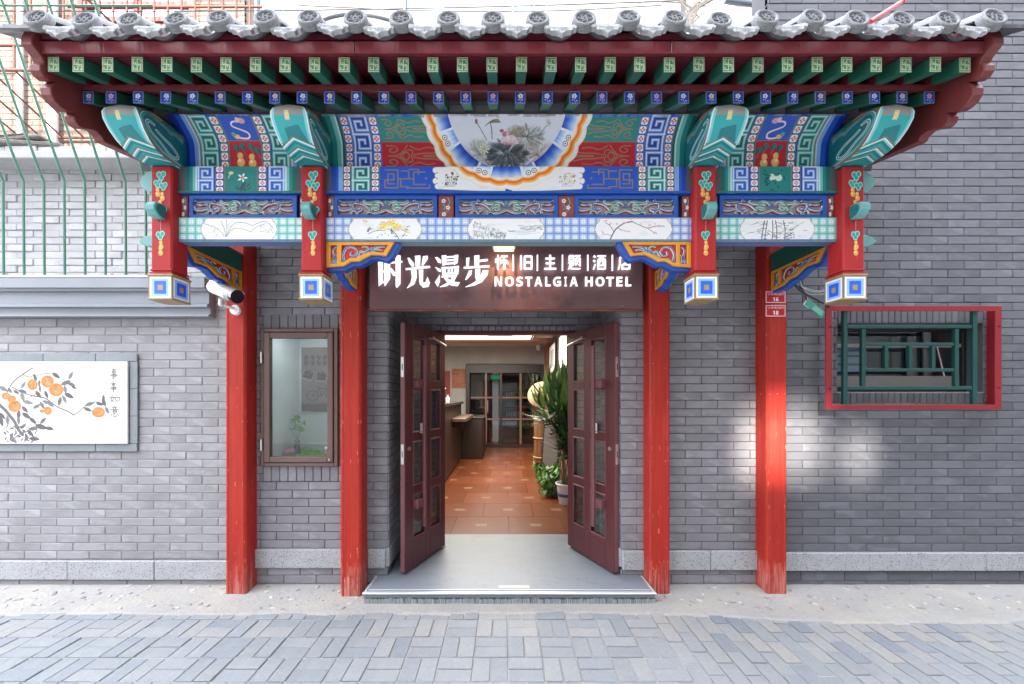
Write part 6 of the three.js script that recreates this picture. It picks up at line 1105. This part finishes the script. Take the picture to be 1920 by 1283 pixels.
// ------------------------------------------------------------------ wires and clutter over the roof
{
  const wire = (lab, pts, r, m = G.cable) => single('overhead_wire', lab, 'wire', tube(pts.map(([a, b, z]) => [PX(a, z), PY(b, z), -z]), r, 40, 5), m);
  wire('thin wire running straight across above the whole eave', [[-60, 21, 3.4], [500, 20, 3.4], [900, 13, 3.5], [1220, 3, 3.6], [1400, -6, 3.6]], .004);
  wire('thin sagging wire above the middle of the eave', [[560, 10, 3.8], [800, 20, 3.8], [1040, 20, 3.8], [1240, 10, 3.8]], .004);
  wire('thin wire dipping across the louvred vent at top right', [[1240, 3, 3.6], [1450, 10, 3.6], [1600, 9, 3.6], [1780, 8, 3.6], [1900, 12, 3.6]], .003);
  wire('grey hose looping between two eave tiles left of centre', [[598, 40, 1.98], [628, 30, 1.98], [664, 26, 2.0], [700, 30, 1.98], [734, 38, 1.98]], .0085, G.cableGrey);
  single('drain_pipe', 'slanting dark grey pipe behind the eave at right of centre', 'pipe', bar([PX(1470, 4.2), PY(-6, 4.2), -4.2], [PX(1590, 4.2), PY(40, 4.2), -4.2], .06, 14), M([.17, .2, .24], { roughness: .4, map: plainMap }));
  single('drain_pipe', 'horizontal dark pipe along the wall beyond the eave', 'pipe', bar([PX(1360, 4.6), PY(-2, 4.6), -4.6], [PX(1500, 4.6), PY(16, 4.6), -4.6], .045, 14), M([.12, .14, .18], { roughness: .4 }));
  const st = thing('red_stick', 'bright red plastic stick poking up between tiles at right', 'stick', [PX(1635, 1.95), PY(36, 1.95), -1.95]);
  part(st, 'stick', bar([PX(1632, 1.95), PY(41, 1.95), -1.95], [PX(1692, 2.0), PY(3, 2.0), -2.0], .010, 10), M([.75, .03, .06], { roughness: .35 }));
  part(st, 'knob', clean(new THREE.SphereGeometry(.013, 12, 8)), M([.75, .03, .06], { roughness: .35 }), [PX(1692, 2.0), PY(3, 2.0), -2.0]);
  // tangle of dry sticks and wires
  const tg = thing('dry_twigs', 'bundle of dry twigs and wires sticking up behind the eave tiles', 'twigs', [PX(1300, 2.4), PY(30, 2.4), -2.4]); const tw = M([.28, .24, .2], { roughness: .9 });
  for (let i = 0; i < 16; i++) part(tg, 'twig', tube([[PX(1288 + R(-4, 8), 2.3), PY(50, 2.3), -2.3], [PX(1296 + R(-14, 22), 2.35), PY(26, 2.35), -2.35], [PX(1306 + R(-40, 60), 2.4), PY(R(-12, 6), 2.4), -2.4]], R(.003, .006), 8, 5), tw);
}
// ------------------------------------------------------------------ lobby seen through the doors
{
  const XL = -2.2, XR = 1.13, Z0 = 4.165, Z1 = 11.3, H = 2.88;
  // wood-look floor tiles, some with a small printed mark
  const fl = struct('lobby_floor', [-.5, .08, -7.7]);
  const ft = [0, 1, 2].map((k) => cv(128, 128, 3, (x) => { rect(x, 0, 0, 128, 128, ['#8d5232', '#85492b', '#94583a'][k]); for (let i = 0; i < 240; i++) { x.globalAlpha = .16; const b = pr(0, 128), a = pr(-30, 128); curve(x, [[a, b], [a + 20, b + pr(-1, 1)], [a + pr(30, 80), b + pr(-1.5, 1.5)]], prng() < .5 ? '#5a2c18' : '#b87a50', pr(.5, 2)); } x.globalAlpha = .85; for (const [u, v] of [[64, 64]]) { rect(x, u - 13, v - 9, 26, 18, '#c9b79a'); rect(x, u - 11, v - 7, 22, 14, '#9a6c48'); for (let i = 0; i < 5; i++) rect(x, u - 10 + i * 4.4, v - 6, 2, 12, '#cdbb9d'); rect(x, u - 10, v - 1, 20, 2, '#cdbb9d'); } x.globalAlpha = 1; }));
  const fm = ft.map((t) => M([.52, .46, .41], { map: t, roughness: .28 })), fe = M([.12, .06, .035]);
  const s = .60; part(fl, 'screed', zbox(XL, XR, .0, .058, Z0, 14), M([.3, .2, .15]));
  for (let r = 0; r < 16; r++) for (let k = 0; k < 6; k++) {
    const x = -2.35 + s * (k + .5) + (r % 2) * .3, Z = Z0 + s * (r + .5); if (Z > 13.8) continue; const x0 = Math.max(XL, x - s / 2), x1 = Math.min(XR, x + s / 2); if (x1 - x0 < .05) continue;
    const m = part(fl, 'floor_tile', new THREE.BoxGeometry(s - .004, .022, s - .004), [fe, fe, fm[Math.floor(R(0, 3))], fe, fe, fe], [x, .07, -Z]); if (x1 - x0 < s - .01) { m.scale.x = (x1 - x0) / s; m.position.x += (x0 + x1) / 2 - x; }
  }
  // walls, ceiling
  const pl = M([.40, .40, .385], { map: plainMap, roughness: .9 });
  const lw = thing('lobby_wall', 'right hand brick slip wall of the lobby with framed pictures', 'wall', [XR, 0, -7.6]);
  brickWall(lw, { a0: 4.17, a1: Z1, y0: .085, y1: H, at: XR, face: -1, pal: redBricks, mortar: M([.45, .38, .33]), len: .22, h: .058, j: .008, most: 250, score: (q) => q[0] * .3 + q[2] * 2 });
  const bw = thing('lobby_wall', 'grey end wall of the lobby with a red brick patch at its left', 'wall', [0, 0, -11.3]);
  part(bw, 'plaster', zbox(XL, -1.06, .08, H, Z1, Z1 + .15), pl); part(bw, 'plaster', zbox(-1.06, XR, 2.40, H, Z1, Z1 + .15), pl);
  brickWall(bw, { a0: -1.45, a1: -1.07, y0: 1.72, y1: 2.28, at: Z1, noBody: 1, pal: redBricks, len: .2, h: .055, j: .006, d: .03, proud: .02 });
  part(bw, 'side_door', zbox(-1.68, -1.5, .08, 2.2, Z1 - .04, Z1 - .01), M([.22, .02, .02], { roughness: .5 }));
  const sw = thing('lobby_wall', 'plain left wall of the lobby behind the reception counter', 'wall', [XL, 0, -7.6]);
  part(sw, 'plaster', zbox(XL - .15, XL, .0, H, 3.9, 14), M([.45, .42, .39], { map: plainMap }));
  part(sw, 'front_wall', merge([zbox(XL, -.95, .0, H, 3.98, 4.14), zbox(.95, XR, .0, H, 3.98, 4.14), zbox(-.95, .95, 2.2, H, 3.98, 4.14)]), pl);
  const ce = struct('lobby_ceiling', [-.5, H, -7.7]);
  part(ce, 'ceiling', zbox(XL - .15, XR + .15, H, H + .1, 3.9, 14), M([.62, .58, .54], { map: plainMap }));
  part(ce, 'bulkhead', zbox(XL, XR, H - .12, H - .002, 9.3, 9.6), M([.42, .24, .16], { map: woodMap, roughness: .5 }));
  part(ce, 'bulkhead', zbox(.66, XR, H - .10, H - .002, 4.2, 8.94), M([.52, .46, .42], { map: plainMap }));
  part(ce, 'panel_trim', zbox(.625, .655, H - .14, H - .002, 4.2, 8.94), doorMat);
  const lp = thing('ceiling_light', 'large glowing white ceiling panel inside the lobby', 'ceiling light', [-.5, H - .08, -7.4]);
  part(lp, 'glowing_panel', zbox(-1.6, .60, H - .09, H - .07, 5.6, 9.25, .004), new THREE.MeshStandardMaterial({ color: lin(.9, .9, .9), emissive: lin(1, .97, .9), emissiveIntensity: .26 }));
  part(lp, 'air_grille', merge(Array.from({ length: 9 }, (_, i) => cbox(.5, .012, .02, .002).translate(-.08, H - .105, -8.55 + i * .035))), M([.4, .42, .42]));
  const rl = new THREE.RectAreaLight(lin(1, .92, .80), 2.5, 2.2, 3.6); rl.position.set(-.5, H - .12, -7.25); rl.lookAt(-.5, 0, -7.25); scene.add(rl);
  for (const [x, Z, lab] of [[-1.0, 9.75, 'small downlight in the lobby ceiling, left of the brown bulkhead'], [.35, 9.75, 'small downlight in the lobby ceiling above the glass partition'], [.9, 7.6, 'small downlight in the lobby ceiling beside the framed pictures']]) {
    const y = Z < 9 ? H - .105 : H - .006, d = thing('downlight', lab, 'downlight', [x, y, -Z]);
    part(d, 'ring', clean(new THREE.TorusGeometry(.05, .01, 8, 20).rotateX(Math.PI / 2)), G.whitePlastic, [x, y, -Z]); part(d, 'glowing_lens', clean(new THREE.CylinderGeometry(.042, .042, .01, 16)), new THREE.MeshStandardMaterial({ color: lin(1, 1, 1), emissive: lin(1, .85, .6), emissiveIntensity: 2 }), [x, y, -Z]);
    const sp = new THREE.SpotLight(lin(1, .80, .55), Z < 9 ? .25 : .8, 6, .55, .7, 2); sp.position.set(x, y - .03, -Z); sp.target.position.set(x + (Z < 9 ? .12 : 0), 0, -Z - (Z < 9 ? 0 : .7)); sp.castShadow = true; scene.add(sp, sp.target);
  }
  const dc = thing('dome_camera', 'small white dome camera in the far right corner of the lobby ceiling', 'security camera', [.93, H - .14, -10.9]);
  part(dc, 'base', clean(new THREE.CylinderGeometry(.06, .06, .07, 16)), G.whitePlastic, [.93, H - .04, -10.9]); part(dc, 'dome', clean(new THREE.SphereGeometry(.06, 16, 10)), G.whitePlastic, [.93, H - .1, -10.9]);
  // framed pictures
  [[6.9, 8.1, 'nearer'], [8.5, 9.8, 'farther']].forEach(([a, b, w]) => {
    const p = thing('framed_picture', w + ' of two white framed pictures high on the lobby wall', 'picture', [XR - .03, 2.3, -(a + b) / 2]);
    part(p, 'frame', merge([zbox(XR - .06, XR - .02, 1.98, 2.04, a, b), zbox(XR - .06, XR - .02, 2.66, 2.72, a, b), zbox(XR - .06, XR - .02, 2.04, 2.66, a, a + .06), zbox(XR - .06, XR - .02, 2.04, 2.66, b - .06, b)]), G.black);
    part(p, 'mount', zbox(XR - .04, XR - .025, 2.04, 2.66, a + .06, b - .06), M([.75, .73, .7])); part(p, 'image', zbox(XR - .045, XR - .0405, 2.15, 2.55, a + .35, b - .35), M([.38, .36, .35], { map: concreteMap }));
  });
  // reception counter
  const wd = M([.026, .015, .012], { map: woodMap, bumpMap: woodBump, bumpScale: .001, roughness: .4 }), top = M([.05, .04, .036], { roughness: .2, map: woodMap }), shelfM = M([.11, .07, .048], { map: woodMap, roughness: .35 });
  const rc = thing('reception_counter', 'dark wood reception counter at the left of the lobby', 'counter', [-1.3, .085, -8]);
  for (let i = 0; i < 4; i++) part(rc, 'front_panel', zbox(-.985, -.95, .12, 1.33, 6.3 + i * .68, 6.3 + (i + 1) * .68 - .006, .004), wd);
  part(rc, 'end_panel', zbox(-1.75, -.985, .085, 1.33, 6.3, 6.34, .004), wd); part(rc, 'back_panel', zbox(-1.75, -1.70, .085, 1.33, 6.34, 9.0), wd); part(rc, 'counter_top', zbox(-1.80, -.90, 1.335, 1.385, 6.24, 9.05, .008), top);
  const sh = part(rc, 'writing_shelf', zbox(-.945, -.68, 1.03, 1.10, 7.3, 9.0, .01), shelfM); for (const Z of [7.6, 8.7]) part(sh, 'bracket', zbox(-.945, -.78, .92, 1.025, Z, Z + .05, .005), wd);
  const lc = thing('low_cabinet', 'low dark wooden cabinet at the end of the reception counter', 'cabinet', [-.8, .085, -9.7]);
  part(lc, 'carcass', zbox(-1.7, -.48, .085, 1.0, 9.1, 10.3, .006), wd); for (let i = 0; i < 3; i++) part(lc, 'door_panel', zbox(-.478, -.462, .14, .95, 9.14 + i * .385, 9.14 + (i + 1) * .385 - .015, .004), wd); part(lc, 'top', zbox(-1.72, -.45, 1.002, 1.03, 9.08, 10.32, .006), top);
  // bottles on the counter
  [[-1.02, 6.75, .2, 'white pump bottle standing on the reception counter'], [-.98, 7.05, .13, 'small white jar beside the pump bottle on the counter']].forEach(([x, Z, h, lab], i) => { const b = thing('bottle', lab, i ? 'jar' : 'bottle', [x, 1.385, -Z]); part(b, 'body', clean(new THREE.LatheGeometry([[0, 0], [.035, 0], [.035, h * .65], [.014, h * .8], [.014, h]].map(([p, q]) => new THREE.Vector2(p, q)), 16)), G.whitePlastic, [x, 1.385, -Z]); part(b, 'cap', i ? clean(new THREE.CylinderGeometry(.018, .018, .02, 12)) : merge([new THREE.CylinderGeometry(.01, .01, .05, 8).translate(0, .02, 0), new THREE.BoxGeometry(.06, .014, .016).translate(.02, .045, 0)]), i ? G.greyPlastic : G.whitePlastic, [x, 1.385 + h, -Z]); });
  // glass partition
  const gp = thing('glass_partition', 'dark framed glass partition with gridded panes at the end of the lobby', 'partition', [0, .085, -11.25]);
  const fr = M([.032, .020, .018], { roughness: .4, map: woodMap }), mun = M([.17, .10, .075], { roughness: .4 });
  part(gp, 'outer_frame', zbox(-1.055, -.95, .085, 2.38, 11.2, 11.3), fr); part(gp, 'outer_frame', zbox(1.02, 1.12, .085, 2.38, 11.2, 11.3), fr); part(gp, 'outer_frame', zbox(-.95, 1.02, 2.14, 2.38, 11.2, 11.3), fr); part(gp, 'outer_frame', zbox(-.95, 1.02, .085, .17, 11.2, 11.3), fr);
  const vs = [-.95, -.50, -.085, .46, 1.02], hs = [.17, .86, 1.46, 2.14];
  for (let i = 1; i < 4; i++) part(gp, 'mullion', zbox(vs[i] - .03, vs[i] + .03, .17, 2.14, 11.21, 11.27, .004), i === 2 ? fr : mun);
  for (let i = 0; i < 4; i++) { for (let j = 1; j < 3; j++) part(gp, 'glazing_bar', zbox(vs[i] + .03, vs[i + 1] - .03, hs[j] - .022, hs[j] + .022, 11.215, 11.265, .003), mun); for (let j = 0; j < 3; j++) part(gp, 'pane', zbox(vs[i] + .03, vs[i + 1] - .03, hs[j] + .022, hs[j + 1] - .022, 11.238, 11.242, .001), G.glassDim); }
  part(gp, 'door_handle', bar([-.45, 1.05, -11.18], [-.45, 1.38, -11.18], .014, 8), G.steel);
  // dim back room
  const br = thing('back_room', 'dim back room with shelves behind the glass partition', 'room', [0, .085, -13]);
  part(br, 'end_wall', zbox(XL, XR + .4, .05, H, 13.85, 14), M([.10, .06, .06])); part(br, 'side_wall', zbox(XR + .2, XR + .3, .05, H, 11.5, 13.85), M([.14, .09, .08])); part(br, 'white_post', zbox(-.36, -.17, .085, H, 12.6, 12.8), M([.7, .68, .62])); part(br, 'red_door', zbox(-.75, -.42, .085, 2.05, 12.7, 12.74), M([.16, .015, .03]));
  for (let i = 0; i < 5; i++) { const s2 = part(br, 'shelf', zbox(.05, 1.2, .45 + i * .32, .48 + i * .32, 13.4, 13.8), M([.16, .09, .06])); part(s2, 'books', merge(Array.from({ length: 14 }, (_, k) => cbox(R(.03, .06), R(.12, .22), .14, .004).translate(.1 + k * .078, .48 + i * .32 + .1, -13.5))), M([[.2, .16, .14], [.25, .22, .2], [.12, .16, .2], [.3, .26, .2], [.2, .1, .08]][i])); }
  const ex = thing('exit_sign', 'small glowing green exit sign beyond the glass partition', 'sign', [-.27, 2.1, -12.5]);
  part(ex, 'lit_face', zbox(-.40, -.14, 2.02, 2.14, 12.5, 12.53), new THREE.MeshStandardMaterial({ color: lin(.1, .5, .2), emissive: lin(.1, .9, .35), emissiveIntensity: .05 })); part(ex, 'housing', zbox(-.41, -.13, 2.01, 2.15, 12.531, 12.56), G.whitePlastic);
  // ---------------- plants at the right of the hall
  const leafy = (c) => new THREE.MeshPhysicalMaterial({ color: lin(...c), roughness: .5, side: THREE.DoubleSide, transmission: .15, thickness: 0 });
  const g1 = leafy([.05, .15, .04]), g2 = leafy([.15, .30, .06]), g3 = leafy([.022, .07, .032]), cane = M([.16, .17, .07], { roughness: .7 });
  const LG = G.leafGeo, longs = [LG(.42, .055, .55), LG(.36, .06, .7), LG(.48, .05, .9)], rounds = [LG(.085, .075, .3), LG(.07, .06, .2)];
  const dz = 5.35, dx = PX(1055, dz) + .05, dp = thing('tall_plant', 'tall leafy green plant in a white pot just inside the right door', 'potted plant', [dx, .085, -dz]);
  part(dp, 'pot', clean(new THREE.LatheGeometry([[0, 0], [.10, 0], [.13, .24], [.145, .25], [.145, .27], [.125, .27], [.118, .22], [0, .22]].map(([a, b]) => new THREE.Vector2(a, b)), 28)), M([.72, .74, .78], { roughness: .25 }), [dx, .085, -dz]);
  part(dp, 'blue_band', clean(new THREE.CylinderGeometry(.1235, .118, .04, 28, 1, true)), M([.05, .10, .42], { roughness: .3, side: THREE.DoubleSide }), [dx, .205, -dz]); part(dp, 'soil', clean(new THREE.CylinderGeometry(.118, .118, .02, 20)), M([.05, .035, .025], { roughness: 1 }), [dx, .312, -dz]);
  const cl = []; for (let i = 0; i < 16; i++) { const a = R(0, 6.28), r0 = R(0, .08), r1 = R(.02, .2); cl.push(tube([[dx + Math.cos(a) * r0, .3, -dz + Math.sin(a) * r0], [dx + Math.cos(a + .8) * r1 * .7 + R(-.03, .03), .7, -dz + Math.sin(a + .8) * r1 * .7], [dx + Math.cos(a) * r1 * .8, 1.05, -dz + Math.sin(a) * r1], [dx + Math.cos(a + 1) * r1, 1.5, -dz + Math.sin(a + 1) * r1]], R(.005, .009), 16, 5)); }
  part(dp, 'stems', merge(cl), cane);
  const lv = [[], [], []]; for (let i = 0; i < 620; i++) {
    const t = rnd(), y = .72 + .86 * t, a = R(0, 6.28), spread = t < .45 ? .06 + .3 * t : .20 + .14 * Math.sin(Math.PI * (t - .45) / .55), r = spread * Math.sqrt(rnd()), top = t > .72;
    const e = top ? R(.45, 1.5) : R(1.1, 2.5), L = top ? R(.5, .85) : R(.32, .68), q = longs[Math.floor(R(0, 3))].clone().scale(R(1.0, 1.9), L, L).rotateX(e).rotateY(a + R(-.6, .6)).translate(dx + (t < .45 ? .08 : -.0) + Math.sin(a) * r, y, -dz + Math.cos(a) * r);
    const b = rnd(); lv[top ? (b < .6 ? 1 : 0) : b < .16 ? 1 : b < .5 ? 0 : 2].push(clean(q));
  }
  [g1, g2, g3].forEach((m, i) => part(dp, 'foliage', merge(lv[i]), m, null, null, { kind: 'stuff' }));
  // pothos trailing on the floor
  const px = PX(1032, 6.0), pz = 6.0, pp = thing('trailing_plant', 'low trailing green plant spreading over the lobby floor from a grey pot', 'potted plant', [px, .085, -pz]);
  part(pp, 'pot', clean(new THREE.CylinderGeometry(.11, .085, .14, 20)), M([.4, .4, .4], { roughness: .5 }), [px + .12, .155, -5.75]);
  const pv = [[], []]; for (let i = 0; i < 620; i++) { const t = rnd(), Z = 5.6 + t * 2.3, x = PX(1030 - 18 * t, Z) + R(-.10, .16), y = .1 + rnd() * (.30 + .12 * Math.sin(t * 9)) * (.4 + .6 * rnd()), q = rounds[i % 2].clone().scale(R(.9, 1.7), R(.9, 1.7), 1).rotateX(R(.3, 1.4)).rotateY(R(0, 6.28)).translate(x, y, -Z); pv[rnd() < .6 ? 0 : 1].push(clean(q)); }
  [g2, g1].forEach((m, i) => part(pp, 'foliage', merge(pv[i]), m, null, null, { kind: 'stuff' }));
  // wooden barrel stand, straw hat, menu board
  const bx = PX(1015, 7.2) + .03, bz = 7.2, bs = thing('wooden_barrel', 'slim wooden slatted barrel with rope hoops, behind the menu board', 'barrel', [bx, .085, -bz]), bw2 = M([.26, .115, .045], { map: woodMap, roughness: .5 });
  for (let i = 0; i < 12; i++) { const a = i * Math.PI / 6; part(bs, 'stave', cbox(.075, .78, .02, .006, R(0, 2), 0), bw2, [bx + Math.sin(a) * .15, .72, -bz + Math.cos(a) * .15], [0, a, 0]); }
  for (const y of [.42, .76, 1.1]) part(bs, 'hoop', clean(new THREE.TorusGeometry(.165, .014, 8, 28).rotateX(Math.PI / 2)), M([.36, .2, .1], { roughness: .6 }), [bx, y, -bz]);
  for (const [a, b] of [[-.1, .08], [.1, .08], [0, -.11]]) part(bs, 'leg', cbox(.04, .26, .04, .006), wd, [bx + a, .215, -bz + b]);
  const hx = PX(1013, 6.4), hy = PY(738, 6.4), ht = thing('straw_hat', 'pale woven straw hat hanging among the leaves of the tall plant', 'hat', [hx, hy, -6.4]), straw = M([.62, .46, .26], { map: woodMap, bumpMap: fineBump, bumpScale: .004, roughness: .9, side: THREE.DoubleSide });
  part(ht, 'brim', clean(new THREE.LatheGeometry([[.1, 0], [.15, -.006], [.21, -.03], [.22, -.035], [.21, -.02], [.15, .004], [.1, .012]].map(([a, b]) => new THREE.Vector2(a, b)), 32)), straw, [hx, hy, -6.4], [1.15, 0, .35]);
  part(ht, 'crown', clean(new THREE.LatheGeometry([[.1, 0], [.1, .05], [.085, .1], [.05, .12], [0, .125]].map(([a, b]) => new THREE.Vector2(a, b)), 28)), straw, [hx, hy, -6.4], [1.15, 0, .35]);
  const mb = thing('menu_board', 'leaning dark framed menu board beside the barrel and plants', 'board', [PX(1032, 6.3), .4, -6.3]); const q = (a, b, z) => V3(PX(a, z), PY(b, z), -z);
  const tilt = [-.12, -.62, -.09], mc = q(1033, 845, 6.2);
  part(mb, 'board', cbox(.30, .82, .03, .004), G.black, [mc.x, mc.y, mc.z], tilt); part(mb, 'sheet', cbox(.25, .76, .034, .001), M([.20, .17, .175], { map: concreteMap, roughness: .5 }), [mc.x, mc.y, mc.z], tilt); part(mb, 'rear_leg', bar([mc.x + .1, mc.y + .2, mc.z - .05], [mc.x + .16, .09, mc.z - .25], .012, 6), G.black);
}
scene.updateMatrixWorld(true);
renderer.render(scene, camera);
